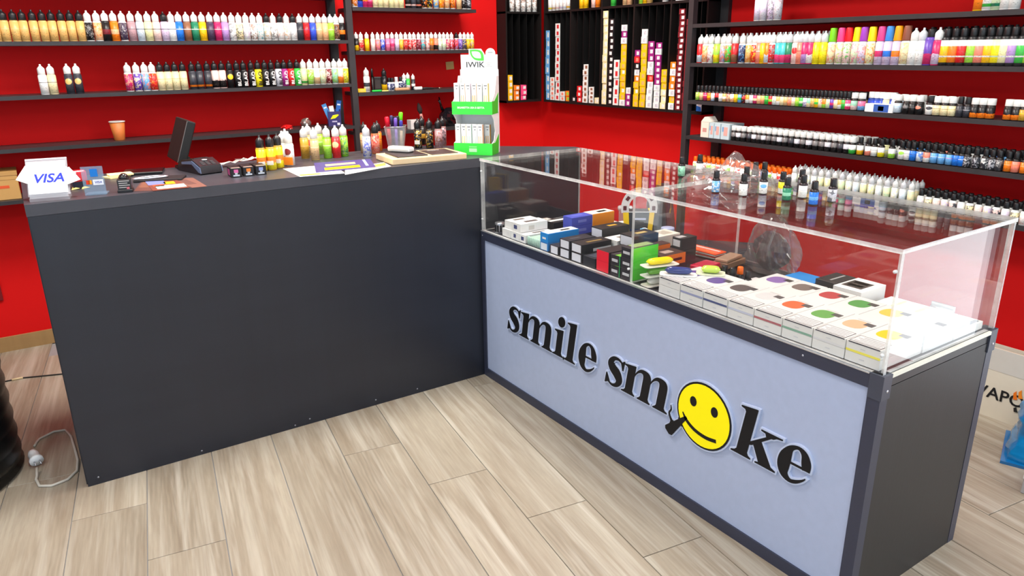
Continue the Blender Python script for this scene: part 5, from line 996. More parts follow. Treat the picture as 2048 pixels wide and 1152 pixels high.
# card terminal
t = thing('card_terminal', 'black card payment terminal with blue-grey sides', 'card reader', (-0.958, 0.335, HZ), R(14))
q = MB(); prof = [(-0.09, 0.004), (-0.085, 0.030), (-0.03, 0.050), (0.055, 0.040), (0.09, 0.020), (0.09, 0.0), (-0.085, 0.0)]
q.prism(prof, -0.038, 0.038, lambda u_, v_, w_: (w_, u_, v_)); obj('body', q, 'plastic', t, color=S(34, 34, 38))
for sx in (-1, 1):
    q = MB(); q.prism([(-0.092, 0.006), (-0.088, 0.024), (-0.03, 0.044), (0.05, 0.034), (0.05, 0.026), (-0.03, 0.032), (-0.075, 0.008)], sx * 0.038, sx * 0.0405, lambda u_, v_, w_: (w_, u_, v_)); obj('side_rail', q, 'plastic', t, color=S(98, 116, 146))
obj('screen', bbox_mesh(0.05, 0.045, 0.002, 0.0006), 'gloss', t, (0, 0.002, 0.0468), (R(-6), 0, 0), S(20, 20, 24)); q = MB(); q.lathe([(0.010, 0), (0.009, 0.0025), (0.004, 0.003), (0, 0.003)], 14, (0.0, -0.045, 0.0445)); obj('badge', q, 'gloss', t, color=S(205, 205, 205))
for r_ in range(3):
    for c_ in range(3): obj('key', bbox_mesh(0.012, 0.007, 0.002, 0.0006), 'rubber', t, (-0.018 + 0.018 * c_, -0.058 - 0.009 * r_, 0.0395 - 0.0033 * r_), (R(20), 0, 0), S(52, 52, 56))
# tall black screen seen from the side
t = thing('till_screen', 'tall black till screen leaning back, seen almost edge-on', 'screen', (-0.985, 0.46, HZ), 0)
obj('foot', bbox_mesh(0.06, 0.06, 0.010, 0.003, 2), 'plastic', t, color=S(16, 16, 18)); q = MB(); q.prism([(-0.02, 0.010), (0.02, 0.010), (0.018, 0.04), (-0.006, 0.04)], -0.02, 0.02, lambda u_, v_, w_: (u_, w_, v_)); obj('neck', q, 'plastic', t, color=S(14, 14, 16))
sc_o = obj('panel', bbox_mesh(0.030, 0.22, 0.158, 0.004, 2), 'rubber', t, (-0.014, 0.08, 0.018), (0, R(20), 0), S(9, 9, 10)); obj('glass', bbox_mesh(0.003, 0.205, 0.142, 0.001), 'gloss', sc_o, (0.0152, 0, 0.008), color=S(10, 10, 14)); obj('edge_trim', bbox_mesh(0.003, 0.004, 0.152, 0.0005), 'metal', sc_o, (-0.0148, -0.1085, 0.002), color=S(120, 116, 112))
# crumpled receipts
P = on('z', H, 485, 332); t = thing('receipt', 'long crumpled grey receipt strip behind the black boxes', 'paper', (P.x - 0.0, P.y + 0.02, HZ)); q = MB(); n = 16; vs = []; rn = random.Random(5)
for i in range(n + 1):
    u_ = i / n; z = 0.004 + 0.016 * u_ + 0.008 * rn.random()
    for s2 in (-1, 1): vs.append((-0.11 + 0.23 * u_ + rn.uniform(-.003, .003), s2 * (0.012 + 0.022 * u_) + rn.uniform(-.004, .004), z + rn.uniform(0, .006)))
    for s2 in (-1, 1): vs.append((vs[-2][0], vs[-2][1], vs[-2][2] - 0.001))
fs = []
for i in range(n):
    o0, o1 = i * 4, (i + 1) * 4; fs += [(o0, o0 + 1, o1 + 1, o1), (o0 + 2, o1 + 2, o1 + 3, o0 + 3), (o0, o1, o1 + 2, o0 + 2), (o0 + 1, o0 + 3, o1 + 3, o1 + 1)]
q.add([(x, y, max(0.0, z)) for x, y, z in vs], fs); obj('strip', q, 'paper', t, color=S(196, 194, 186)); q = MB(); q.box(-0.02, -0.006, 0.024, 0.02, 0.002, 0.0245); obj('print', q, 'ink', t, color=S(120, 120, 120))
# three black boxes
for k in range(3):
    P = on('z', H, 463 + 25 * k, 356 - 2.6 * k); c = (S(226, 110, 170), S(236, 130, 40), S(150, 165, 220))[k]
    t = carton('small black box with %s figure print, %s of the three on the counter' % (('pink', 'rainbow', 'pale blue')[k], ('leftmost', 'middle', 'rightmost')[k]), P.x, P.y, H, 0.0345, 0.075, 0.031, S(26, 24, 28), [('-y', 0.3, 0.5, 0.7, 0.85, c, 'print'), ('-y', 0.38, 0.3, 0.62, 0.5, S(200, 205, 205), 'print'), ('-y', 0.2, 0.12, 0.8, 0.28, S(210, 220, 230), 'print'), ('+z', 0.1, 0.0, 0.9, 0.22, S(170, 150, 140), 'print')] + ([('-x', 0.2, 0.15, 0.75, 0.8, S(180, 70, 130), 'print')] if k == 0 else []), group='three black boxes on the counter', rz=R(-4))
# bottles on the counter
GB = 'bottles on the dark counter'
def cb(px, py, cap, c1, c2, st, label, body=None, sc_=1.0, kd='tall', rz=-0.6, mat='plastic'):
    P = on('z', H, px, py); return bottle(kd, (P.x, P.y + 0.014, H), rz, cap, c1, c2, st, label, GB, sc_, body, mat)
for k, (px, py) in enumerate(((528, 343), (547, 341), (562, 337))):
    t = cb(px, py, 'k', 'lemon', 'orange', 'band', 'black capped yellow bottle on the counter, %s of three' % ('leftmost', 'middle', 'rightmost')[k], PC['gold'])
    q = MB(); q.box(-0.010, -0.0172, 0.020, 0.012, -0.0100, 0.034); obj('price_tag', q, 'paper', t, color=S(238, 234, 222))
cb(572, 331, 'w', 'silver', 'orange', 'foot', 'white capped clear bottle behind the yellow ones, nearer', S(226, 224, 218)); cb(578, 325, 'w', 'silver', 'orange', 'foot', 'white capped clear bottle behind the yellow ones, farther', S(226, 224, 218))
t = cb(584, 332, 'w', 'white', 'dark red', 'circle', 'white capped bottle with brown logo and orange tag', S(222, 212, 200)); q = MB(); q.box(-0.017, -0.0175, 0.004, 0.017, -0.010, 0.032); obj('orange_tag', q, 'paper', t, color=S(250, 140, 20))
cb(614, 318, 'w', 'gold', 'amber', 'plain', 'white capped amber bottle at the left of the green group', S(206, 172, 92)); cb(634, 321, 'w', 'tan', 'cream', 'plain', 'white capped pale amber bottle in front', S(216, 190, 120)); cb(622, 311, 'w', 'tan', 'red', 'circle', 'white capped amber bottle with red spot behind', S(214, 180, 110))
cb(643, 309, 'w', 'lime', 'pale green', 'plain', 'white capped lime bottle half hidden behind', S(160, 200, 60)); cb(659, 317, 'w', 'lime', 'pale green', 'plain', 'white capped lime green bottle in the front middle', S(140, 205, 30)); cb(677, 316, 'w', 'red', 'peach', 'circle', 'white capped red bottle with orange slice', S(226, 60, 70)); cb(692, 313, 'w', 'lime', 'green', 'art', 'white capped lime bottle with dark leaf print', S(130, 205, 30))
t = cb(738, 315, 'cl', 'silver', 'royal blue', 'art', 'silver bottle with pale cap and dark vertical lettering', S(214, 216, 224)); cb(755, 308, 'k', 'salmon', 'red', 'art', 'black capped orange bottle with red flag print', S(206, 110, 60)); cb(760, 303, 'k', 'orange', 'brown', 'plain', 'black capped orange bottle behind the flag print one', S(196, 106, 60)); cb(733, 306, 'k', 'tan', 'brown', 'plain', 'black capped tan bottle behind the silver one', S(190, 130, 90))
t = cb(840, 297, 'k', 'black', 'gold', 'art', 'black capped gold and black bottle with price tag, left', S(40, 32, 20)); q = MB(); q.box(-0.010, -0.0172, 0.018, 0.012, -0.010, 0.034); obj('price_tag', q, 'paper', t, color=S(230, 226, 216)); cb(848, 290, 'k', 'black', 'gold', 'band', 'black capped gold and black bottle at the back', S(40, 32, 20)); cb(863, 297, 'k', 'black', 'gold', 'art', 'black capped gold and black bottle, right', S(40, 32, 20))
cb(881, 297, 'k', 'mauve', 'brown', 'art', 'black capped mauve bottle, nearer of two', S(170, 130, 126)); cb(889, 291, 'k', 'mauve', 'charcoal', 'art', 'black capped mauve bottle, farther of two', S(160, 124, 120))
# wooden tray with a cordless charger
c0, c1_, c2_ = on('z', H, 785, 331), on('z', H, 934, 318), on('z', H, 743, 317)
e1 = (c1_ - c0); e2 = (c2_ - c0); wl = e1.length; rz = math.atan2(e1.y, e1.x); dl = 0.19
cen = c0 + e1 * 0.5 + Vector((-math.sin(rz), math.cos(rz), 0)) * (dl / 2)
t = thing('wooden_tray', 'pale wooden display block with two dark inset plates', 'tray', (cen.x, cen.y, HZ), rz)
obj('block', bbox_mesh(wl, dl, 0.022, 0.003, 2), 'pale_wood', t)
obj('inset_plate', bbox_mesh(wl * 0.36, dl * 0.72, 0.003, 0.0006), 'plastic', t, (wl * 0.24, 0.0, 0.0212), color=S(62, 54, 52)); obj('plaque', bbox_mesh(0.05, 0.012, 0.001, 0.0002), 'metal', t, (wl * 0.22, 0.045, 0.0240), color=S(190, 190, 186))
ip = obj('inset_plate', bbox_mesh(wl * 0.40, dl * 0.75, 0.006, 0.001), 'plastic', t, (-wl * 0.20, 0.0, 0.0212), (0, 0, R(0)), S(46, 40, 42))
t2 = thing('white_device', 'rounded white handheld device resting on the dark plate of the tray', 'device', (on('z', H + 0.035, 801, 300).x, on('z', H + 0.035, 801, 300).y, HZ + 0.0276), R(-62)); obj('shell', bbox_mesh(0.105, 0.038, 0.022, 0.009, 3), 'gloss', t2, color=S(226, 224, 216)); obj('sole', bbox_mesh(0.098, 0.032, 0.003, 0.001), 'rubber', t2, (0, 0, -0.0002), color=S(30, 29, 30)); obj('end_cap', bbox_mesh(0.010, 0.034, 0.014, 0.003, 2), 'gloss', t2, (0.0485, 0, 0.004), color=S(244, 244, 242))
# mesh pen cup and pens
P = on('z', H, 796, 300); PCx, PCy = P.x + 0.0, P.y + 0.012
t = thing('pen_cup', 'silver wire mesh pen cup behind the white device', 'pen cup', (PCx, PCy, HZ), R(-30))
q = MB(); q.prism([(-0.030, -0.030), (0.030, -0.030), (0.030, 0.030), (-0.030, 0.030)], 0, 0.003); obj('base', q, 'metal', t, color=S(150, 150, 158))
q = MB(); a_, b_ = 0.030, 0.043; n_ = 4; 
ring = lambda h_, z: [(-h_, -h_, z), (h_, -h_, z), (h_, h_, z), (-h_, h_, z)]
q.add(ring(a_, 0.003) + ring(b_, 0.098), [(0, 1, 5, 4), (1, 2, 6, 5), (2, 3, 7, 6), (3, 0, 4, 7)]); obj('mesh_wall', q.mesh('w', True), 'mesh_metal', t, color=S(170, 172, 178))
q = MB(); q.tube([(x * 1.0, y, 0.098) for x, y, _ in ring(b_, 0)] + [(-b_, -b_, 0.098)], 0.002, 6); obj('rim', q, 'metal', t, color=S(206, 206, 210))
pens = (('red', S(226, 20, 50), 0.0085, 0.135, (-0.022, 0.012), -0.10), ('purple', S(126, 92, 200), 0.0065, 0.13, (-0.006, -0.014), 0.02), ('dark blue and white', S(60, 60, 110), 0.006, 0.138, (-0.004, 0.016), -0.05), ('black', S(30, 30, 34), 0.007, 0.135, (0.010, 0.006), 0.03), ('lime green', S(110, 240, 20), 0.008, 0.150, (0.020, 0.014), 0.14), ('tan', S(206, 180, 140), 0.007, 0.118, (0.016, -0.014), 0.05))
for nm, c, r_, ln, (dx, dy), tl in pens:
    e = thing('pen', '%s pen standing in the wire mesh cup' % nm, 'pen', (PCx + dx, PCy + dy, HZ + 0.004), 0, 'pens in the mesh cup')
    q = MB(); q.lathe([(r_ * 0.5, 0.0), (r_, 0.008), (r_, ln * 0.66)], 10); obj('barrel', q, 'plastic', e, color=c if nm != 'lime green' else S(90, 220, 20)); q = MB(); q.lathe([(r_ * 1.12, ln * 0.66), (r_ * 1.12, ln - 0.004), (r_ * 0.8, ln), (0, ln)], 10); obj('cap', q, 'plastic', e, color=c if nm != 'tan' else S(60, 60, 160)); q = MB(); q.box(-0.002, r_ * 1.05, ln * 0.72, 0.002, r_ * 1.35, ln * 0.96); obj('clip', q, 'plastic', e, color=tuple(v * 0.7 for v in c[:3]) + (1,))
    e.rotation_euler = (0, tl, 0.4)
e = thing('notebook', 'small black notebook standing in the wire mesh cup', 'notebook', (PCx + 0.012, PCy + 0.026, HZ + 0.004), R(-30), None); obj('cover', bbox_mesh(0.038, 0.006, 0.132, 0.001), 'plastic', e, color=S(36, 36, 40)); q = MB(); q.box(-0.018, -0.0022, 0.002, 0.0193, 0.0022, 0.130); obj('pages', q, 'paper', e, color=S(210, 208, 200))

# ------------------------------------------------------------------ the green and white counter display with its boxes
fl_, frt = on('z', H, 909, 309), on('z', H, 985, 311); wv_ = frt - fl_; SW = wv_.length; srz = math.atan2(wv_.y, wv_.x)
st = thing('counter_display', 'white and green two-tier cardboard counter display reading IWIK', 'display', (fl_.x, fl_.y, HZ), srz)
SD = 0.105; WHC, GRC = S(240, 242, 240), S(60, 232, 70)
def bx3(name, x0, y0, z0, x1, y1, z1, col, parent=st, mat='card'):
    q = MB(); q.box(x0, y0, z0, x1, y1, z1); return obj(name, q, mat, parent, color=col)
bp = bx3('back_panel', 0.0, SD - 0.003, 0.0, SW, SD, 0.326, WHC); SH = 0.382
hd = bx3('header', 0.004, SD - 0.0028, 0.325, SW - 0.003, SD - 0.0002, SH, WHC); bx3('floor_panel', 0.0, 0.003, 0.0, SW, SD - 0.003, 0.003, WHC); bx3('tier_floor', 0.0, 0.003, 0.158, SW, SD - 0.003, 0.161, WHC)
for x0 in (0.0, SW - 0.0025):
    q = MB(); q.prism([(0.0, 0.0), (SD - 0.003, 0.0), (SD - 0.003, 0.302), (0.075, 0.302), (0.045, 0.235), (0.0, 0.206), (0.0, 0.158), (0.03, 0.135), (0.045, 0.09), (0.03, 0.055), (0.0, 0.046)], x0, x0 + 0.0025, lambda u_, v_, w_: (w_, u_, v_)); obj('side_panel', q, 'card', st, color=WHC)
    for zz, hh in ((0.0, 0.046), (0.158, 0.05)):
        q = MB(); q.prism([(0.0, zz), (SD - 0.02, zz), (SD - 0.01, zz + hh + 0.03), (0.04, zz + hh), (0.0, zz + hh)], x0 - 0.0006 if x0 == 0 else x0 + 0.0025, x0 if x0 == 0 else x0 + 0.0031, lambda u_, v_, w_: (w_, u_, v_)); obj('green_side', q, 'card', st, color=S(64, 196, 40))
lo = bx3('lower_band', 0.0, -0.002, 0.0, SW, 0.001, 0.046, GRC); up_ = bx3('upper_band', -0.003, -0.002, 0.158, SW + 0.003, 0.001, 0.207, GRC)
tm_ = text_mesh('SIGARETTA USA E GETTA', 0.0098, 0.0002, 0, 0.0004); obj('printed_words', tm_, 'ink', up_, (SW * 0.47, -0.0024, 0.184), (R(90), 0, 0), S(226, 250, 226))
bx3('print_block', SW * 0.40, -0.0026, 0.012, SW * 0.60, -0.002, 0.026, S(190, 246, 190), lo, 'ink'); bx3('print_block', SW * 0.40, -0.0026, 0.030, SW * 0.60, -0.002, 0.034, S(150, 240, 150), lo, 'ink')
tm_ = text_mesh('IWIK', 0.031, 0.0002, 0, 0.0002); tm_.transform(Matrix.Diagonal((1.15, 1, 1, 1))); obj('printed_word', tm_, 'ink', hd, (SW * 0.40, SD - 0.0034, 0.343), (R(90), 0, 0), S(60, 64, 66))
for k in range(3): bx3('fine_print', SW * (0.66, 0.71, 0.66)[k], SD - 0.0034, 0.3495 - k * 0.0065, SW * (0.86, 0.79, 0.84)[k], SD - 0.0027, 0.3505 - k * 0.0065, S(130, 134, 136), hd, 'ink')
leaf = lambda cx, cz, sx_, sz_: bez((cx - sx_, cz + sz_), (cx - sx_ * 0.2, cz + sz_ * 1.05), (cx + sx_ * 0.5, cz + sz_ * 1.1), (cx + sx_ * 0.8, cz + sz_ * 0.5), 8) + bez((cx + sx_ * 0.8, cz + sz_ * 0.5), (cx + sx_, cz + sz_ * 0.1), (cx + sx_, cz - sz_ * 0.3), (cx + sx_, cz - sz_), 8)[1:] + bez((cx + sx_, cz - sz_), (cx + sx_ * 0.2, cz - sz_ * 1.0), (cx - sx_ * 0.3, cz - sz_ * 1.0), (cx - sx_ * 0.6, cz - sz_ * 0.5), 8)[1:] + bez((cx - sx_ * 0.6, cz - sz_ * 0.5), (cx - sx_ * 0.9, cz - sz_ * 0.1), (cx - sx_, cz + sz_ * 0.4), (cx - sx_, cz + sz_), 8)[1:-1]
TF = lambda u_, v_, w_: (u_, SD - 0.0030 - w_, v_)
q = MB(); q.prism([(SW * 0.24, SH - 0.002), (SW * 0.24, SH + 0.022), (SW * 0.56, SH + 0.022), (SW * 0.64, SH + 0.004), (SW * 0.64, SH - 0.002)], -0.0024, 0.0, TF); obj('header_tab', q, 'card', st, color=WHC)
q = MB(); q.prism([(SW * 0.80 + 0.020 * math.cos(R(a)), SH + 0.004 + 0.020 * math.sin(R(a))) for a in range(0, 360, 18)], -0.0024, 0.0, TF); rd_ = obj('round_tab', q, 'card', st, color=WHC); bx3('fine_print', SW * 0.80 - 0.010, SD - 0.0036, SH + 0.006, SW * 0.80 + 0.010, SD - 0.0029, SH + 0.010, S(170, 172, 174), rd_, 'ink')
q = MB(); q.prism(leaf(SW * 0.45, SH - 0.002, 0.029, 0.021), 0.0, 0.0008, TF); lf_ = obj('leaf_emblem', q, 'ink', st, color=S(90, 236, 80)); q = MB(); q.prism(leaf(SW * 0.44, SH - 0.001, 0.019, 0.013), 0.0009, 0.0015, TF); obj('leaf_centre', q, 'ink', lf_, color=S(240, 250, 240))
TINT = [('pale', S(226, 230, 226)), ('yellow', S(222, 216, 130)), ('mint', S(196, 224, 208)), ('grey', S(214, 216, 216)), ('peach', S(240, 190, 150)), ('lilac', S(222, 204, 216)), ('orange', S(232, 170, 80))]
srot = Matrix.Rotation(srz, 3, 'Z')
def stick_box(x, y, z, h, tint, label):
    P = Vector((fl_.x, fl_.y, HZ)) + srot @ Vector((x, y, z))
    t = thing('vape_box', label, 'box', P, srz, 'boxes in the green counter display'); obj('body', bbox_mesh(0.0205, 0.018, h, 0.0006), 'card', t, color=S(242, 242, 240))
    q = MB(); q.box(0.0103, -0.0085, 0.002, 0.0108, 0.0085, h - 0.002); obj('side_print', q, 'ink', t, color=tint)
    for k, (u0, v0, u1, v1, c) in enumerate(((0.25, 0.90, 0.85, 0.925, S(90, 94, 98)), (0.45, 0.80, 0.7, 0.83, S(110, 114, 118)), (0.2, 0.35, 0.35, 0.6, tint), (0.6, 0.35, 0.75, 0.6, tint), (0.05, 0.06, 0.95, 0.07, S(190, 192, 194)))): sticker(t, 0.0205, 0.018, h, '-y', u0, v0, u1, v1, c, 'print')
for k in range(5): stick_box(0.0145 + k * 0.0232, 0.016 + 0.004 * (k % 2), 0.0033, 0.116, TINT[k][1], 'white stick box in the lower tier of the display, %s from left' % ordn(k + 1))
stick_box(0.124, 0.060, 0.0033, 0.112, TINT[6][1], 'white stick box with orange side standing back in the lower tier')
for k in range(6): stick_box(0.0145 + k * 0.0236, 0.016 + 0.004 * (k % 2), 0.1613, 0.116, TINT[(k + 3) % 7][1], 'white stick box in the upper tier of the display, %s from left' % ordn(k + 1))
for k in range(4): stick_box(0.022 + k * 0.030, 0.055, 0.1613, 0.104, TINT[k][1], 'white stick box in the back row of the upper tier, %s from left' % ordn(k + 1))

# ------------------------------------------------------------------ bottles and bag on the acrylic top
GT_ = 'small bottles on the acrylic top'
for px, py, cap, c1, c2, st_, label in ((1366, 354, 'k', 'mint', 'green', 'art', 'black capped mint green bottle at the far left of the case top'), (1402, 348, 'k', 'white', 'silver', 'plain', 'black capped white bottle behind the plastic bag'), (1435, 386, 'k', 'sky blue', 'white', 'art', 'black capped blue bottle in front of the plastic bag'),
    (1490, 393, 'k', 'white', 'silver', 'plain', 'black capped white bottle on the case top, right of the blue one'), (1495, 377, 'k', 'charcoal', 'silver', 'plain', 'black capped dark bottle half hidden in the bag'), (1513, 366, 'k', 'black', 'navy', 'plain', 'black capped dark bottle at the back of the bag, left'), (1531, 366, 'k', 'sky blue', 'navy', 'plain', 'black capped blue bottle at the back of the bag, right'),
    (1530, 389, 'k', 'white', 'sky blue', 'circle', 'black capped white bottle with blue mark in the middle of the top'), (1568, 389, 'k', 'lemon', 'white', 'split', 'black capped bottle with yellow label beside the green one'), (1577, 402, 'k', 'green', 'mint', 'band', 'black capped green bottle on the case top'),
    (1609, 397, 'k', 'white', 'silver', 'plain', 'black capped white bottle left of the bright blue one'), (1606, 384, 'k', 'charcoal', 'grey', 'plain', 'black capped dark bottle behind the right white one'), (1631, 411, 'k', 'blue', 'sky blue', 'band', 'black capped bright blue bottle nearest the camera'), (1668, 405, 'k', 'silver', 'charcoal', 'art', 'black capped silver grey bottle at the right end')):
    P = on('z', H, px, py); bottle('small', (P.x, P.y + 0.008, H), -0.75, cap, c1, c2, st_, label, GT_, 0.97, S(34, 22, 26))
def film_bag(label, base, peak, seed, rx, ry):
    """clear bag lying open: ridged sheet with a raised corner"""
    rn = random.Random(seed); t = thing('plastic_bag', label, 'bag', (base.x, base.y, HZ + 0.001)); n = 26; vs = []
    off = [(rn.uniform(0, 6.3), rn.uniform(20, 60), rn.uniform(20, 60)) for _ in range(6)]
    for i in range(n + 1):
        for k in range(n + 1):
            u_, v_ = -1 + 2 * i / n, -1 + 2 * k / n; sq = math.sqrt(max(0.0, 1 - 0.5 * v_ * v_)), math.sqrt(max(0.0, 1 - 0.5 * u_ * u_))
            x, y = u_ * sq[0] * rx, v_ * sq[1] * ry; d = math.hypot(x - peak[0], y - peak[1]); edge = max(0.0, 1 - max(abs(u_), abs(v_)))
            z = max(peak[2] * (1 - 0.75 * q_) * math.exp(-(math.hypot(x - peak[0] + 0.02 * q_, y - peak[1] - (-0.11) * q_) / 0.034) ** 2) for q_ in [w_ / 8 for w_ in range(9)]) * min(1, edge * 3) + 0.012 * min(1, edge * 4)
            for (p, a_, b_) in off: z += 0.0045 * abs(math.sin(p + a_ * x + b_ * y)) * min(1, edge * 4 + 0.15)
            vs.append((x + rn.uniform(-.003, .003), y + rn.uniform(-.003, .003), max(0.0004, z)))
    fs = [(i * (n + 1) + k, (i + 1) * (n + 1) + k, (i + 1) * (n + 1) + k + 1, i * (n + 1) + k + 1) for i in range(n) for k in range(n)]
    q = MB(); q.add(vs, fs, 0, True); obj('film', q, 'film', t); q = MB(); q.tube([(peak[0] - 0.05, peak[1] + 0.01, 0.012), (peak[0] - 0.006, peak[1], peak[2] + 0.012), (peak[0] - 0.01, peak[1] - 0.05, 0.05), (peak[0] - 0.02, peak[1] - 0.10, 0.02)], 0.0018, 5); obj('seam', q, 'film', t); return t
P = on('z', H, 1455, 372); film_bag('crumpled clear plastic bag lying among the bottles on the case top', P, (0.075, 0.04, 0.062), 4, 0.12, 0.15)

# ------------------------------------------------------------------ bits on the shelves
def shelf_pt(px, z, back=0.03): return along('x', (0, YB - DS + back, z), px)
P = shelf_pt(240, ZL[3], 0.07); t = thing('paper_cup', 'orange-brown paper cup with white rim on the left shelf', 'cup', (P.x, P.y, ZL[3] + 0.0004)); q = MB(); q.lathe([(0.021, 0), (0.022, 0.001), (0.032, 0.082)], 20); obj('cup_wall', q, 'card', t, color=S(206, 116, 52)); q = MB(); q.lathe([(0.0318, 0.0815), (0.0342, 0.082), (0.0342, 0.085), (0.031, 0.086), (0.0225, 0.022), (0, 0.021)], 20); obj('rim', q, 'card', t, color=S(232, 226, 220))
# carton on the lowest left shelf
P0, P1 = along('x', (0, YB - DS + 0.03, ZL[4]), 44), -2.15
t = thing('cardboard_box', 'brown cardboard box with red print on the lowest left shelf', 'box', ((P0.x + P1) / 2, YB - DS + 0.03 + 0.075, ZL[4] + 0.0004)); bw = P0.x - P1; obj('body', bbox_mesh(bw, 0.15, 0.115, 0.002), 'card', t, color=S(196, 152, 88)); obj('lid_flap', bbox_mesh(bw + 0.004, 0.154, 0.018, 0.001), 'card', t, (0, 0, 0.103), color=S(188, 144, 82)); q = MB(); q.box(bw / 2 - 0.10, -0.0757, 0.05, bw / 2 - 0.035, -0.0748, 0.062); obj('print', q, 'ink', t, color=S(214, 90, 50)); q = MB(); q.box(-bw / 2, -0.0756, 0.085, bw / 2, -0.0748, 0.0865); obj('crease', q, 'ink', t, color=S(150, 112, 62))
# blue packet at the end of the left shelf
P = shelf_pt(683, ZL[3], 0.03); t = thing('leaflet_box', 'navy box with yellow logo holding leaflets and blue papers', 'box', (P.x - 0.026, P.y + 0.03, ZL[3] + 0.0004), R(-12)); 
q = MB(); q.box(-0.033, -0.018, 0, 0.033, -0.016, 0.075); q.box(-0.033, 0.016, 0, 0.033, 0.018, 0.085); q.box(-0.033, -0.016, 0, -0.031, 0.016, 0.085); q.box(0.031, -0.016, 0, 0.033, 0.016, 0.085); q.box(-0.031, -0.016, 0, 0.031, 0.016, 0.002); obj('body', q, 'card', t, color=S(52, 46, 104))
q = MB(); q.prism([(-0.022, 0.036), (0.004, 0.04), (0.024, 0.056), (0.018, 0.060), (-0.008, 0.056)], -0.0186, -0.0178, lambda u_, v_, w_: (u_, w_, v_)); obj('yellow_logo', q, 'ink', t, color=S(232, 226, 30)); q = MB(); q.box(-0.014, -0.0186, 0.020, 0.012, -0.0178, 0.027); obj('print', q, 'ink', t, color=S(180, 176, 206)); q = MB(); q.box(0.012, -0.0186, 0.004, 0.026, -0.0178, 0.016); obj('print', q, 'ink', t, color=S(216, 216, 226))
for k, (c, nm, a, dx, h_) in enumerate(((S(70, 140, 205), 'pale blue', -0.35, -0.012, 0.115), (S(228, 224, 222), 'white', -0.12, 0.0, 0.098), (S(34, 96, 180), 'deep blue', 0.16, 0.016, 0.125))):
    e = thing('folded_leaflet', '%s folded leaflet standing in the navy box' % nm, 'leaflet', (P.x - 0.026 + dx, P.y + 0.03 + 0.006 * (k - 1), ZL[3] + 0.006), R(-12), 'leaflets in the navy box'); obj('sheet', bbox_mesh(0.024, 0.002, h_, 0.0004), 'paper', e, (0, 0, 0.0), (0, a, 0), c); q = MB(); q.box(-0.008, -0.0016, h_ * 0.8, 0.008, -0.0009, h_ * 0.86); obj('print', q, 'ink', e, rot=(0, a, 0), color=S(220, 228, 240))
# silver ball and red cloth on that shelf
P = shelf_pt(612, ZL[3], 0.06); t = thing('foil_ball', 'crumpled silver foil ball on the left shelf behind the bottles', 'foil', (P.x, P.y, ZL[3])); t.location.z += 0.0004
q = MB(); rn = random.Random(9); vs = []
for i in range(9):
    for k in range(14):
        th, a = math.pi * i / 8, 2 * math.pi * k / 14; r_ = 0.026 * (1 + rn.uniform(-.12, .12) * math.sin(th)); vs.append((r_ * math.sin(th) * math.cos(a), r_ * math.sin(th) * math.sin(a), 0.024 - 0.024 * math.cos(th)))
q.add(vs, [(i * 14 + k, i * 14 + (k + 1) % 14, (i + 1) * 14 + (k + 1) % 14, (i + 1) * 14 + k) for i in range(8) for k in range(14)]); obj('foil', q, 'metal', t, color=S(200, 190, 182)); q = MB(); q.tube([(0.0, -0.01, 0.046), (0.014, -0.012, 0.044)], 0.006, 6); obj('twist', q, 'metal', t, color=S(210, 200, 190))
P = shelf_pt(575, ZL[3], 0.06); crumple('red_bag', 'small crumpled red bag left of the foil ball', 'bag', (P.x, P.y, ZL[3] + 0.0004), (0.028, 0.02, 0.022), S(226, 30, 30), 'gloss', 21, 8)
# third middle shelf
ZT = ZM[2]
def mp(c, back=0.04): return along('x', (0, YB - DS + back, ZT), 680 + c * 0.19098)
def mbot(c, back, kd, cap, c1, c2, st_, sc_, label, body=None):
    P = mp(c, back); bottle(kd, (P.x, P.y, ZT), 0, cap, c1, c2, st_, label, 'odds and ends on the third middle shelf', sc_, body)
mbot(287, 0.03, 'tall', 'w', 'white', 'charcoal', 'band', 1.0, 'tall white bottle with dark ring at the left of the third middle shelf', S(228, 226, 220)); mbot(470, 0.05, 'tall', 'k', 'black', 'yellow', 'split', 0.95, 'black capped black and yellow bottle on the third middle shelf')
for c, b_, cap, c1, c2, sc_, lb_ in ((520, 0.06, 'k', 'royal blue', 'white', 1.05, 'black capped small blue bottle left of the pale one'), (553, 0.045, 'k', 'navy', 'silver', 1.05, 'black capped small navy bottle left of the pale one'), (595, 0.05, 'cl', 'white', 'silver', 1.1, 'pale small bottle with clear cap in the middle'), (638, 0.055, 'k', 'navy', 'white', 1.1, 'black capped small dark blue bottle right of the pale one')): mbot(c, b_, 'small', cap, c1, c2, 'art', sc_, lb_ + ' of the third middle shelf'[:0])
mbot(677, 0.045, 'tall', 'w', 'navy', 'white', 'art', 0.72, 'white capped short bottle with navy label on the third middle shelf'); mbot(716, 0.045, 'tall', 'w', 'bright green', 'white', 'split', 0.74, 'white capped short bottle with green label on the third middle shelf'); mbot(770, 0.045, 'tall', 'w', 'charcoal', 'white', 'band', 0.68, 'white capped short bottle with dark label at the right')
P = mp(347, 0.05); t = thing('marker', 'black felt marker standing beside the white bottle', 'marker', (P.x, P.y, ZT + 0.0004)); q = MB(); q.lathe([(0.006, 0), (0.0065, 0.002), (0.0065, 0.075)], 10); obj('barrel', q, 'plastic', t, color=S(30, 29, 32)); q = MB(); q.lathe([(0.0072, 0.075), (0.0066, 0.108), (0.002, 0.122), (0, 0.1222)], 10); obj('cap', q, 'plastic', t, color=S(24, 24, 26))
P = mp(397, 0.07); carton('small black box with grey label on the third middle shelf', P.x - 0.022, P.y - 0.01, ZT, 0.044, 0.04, 0.075, S(30, 27, 28), [('-y', 0.1, 0.2, 0.9, 0.8, S(52, 46, 46)), ('-y', 0.0, 0.96, 1.0, 1.0, S(90, 90, 92), 'edge')])
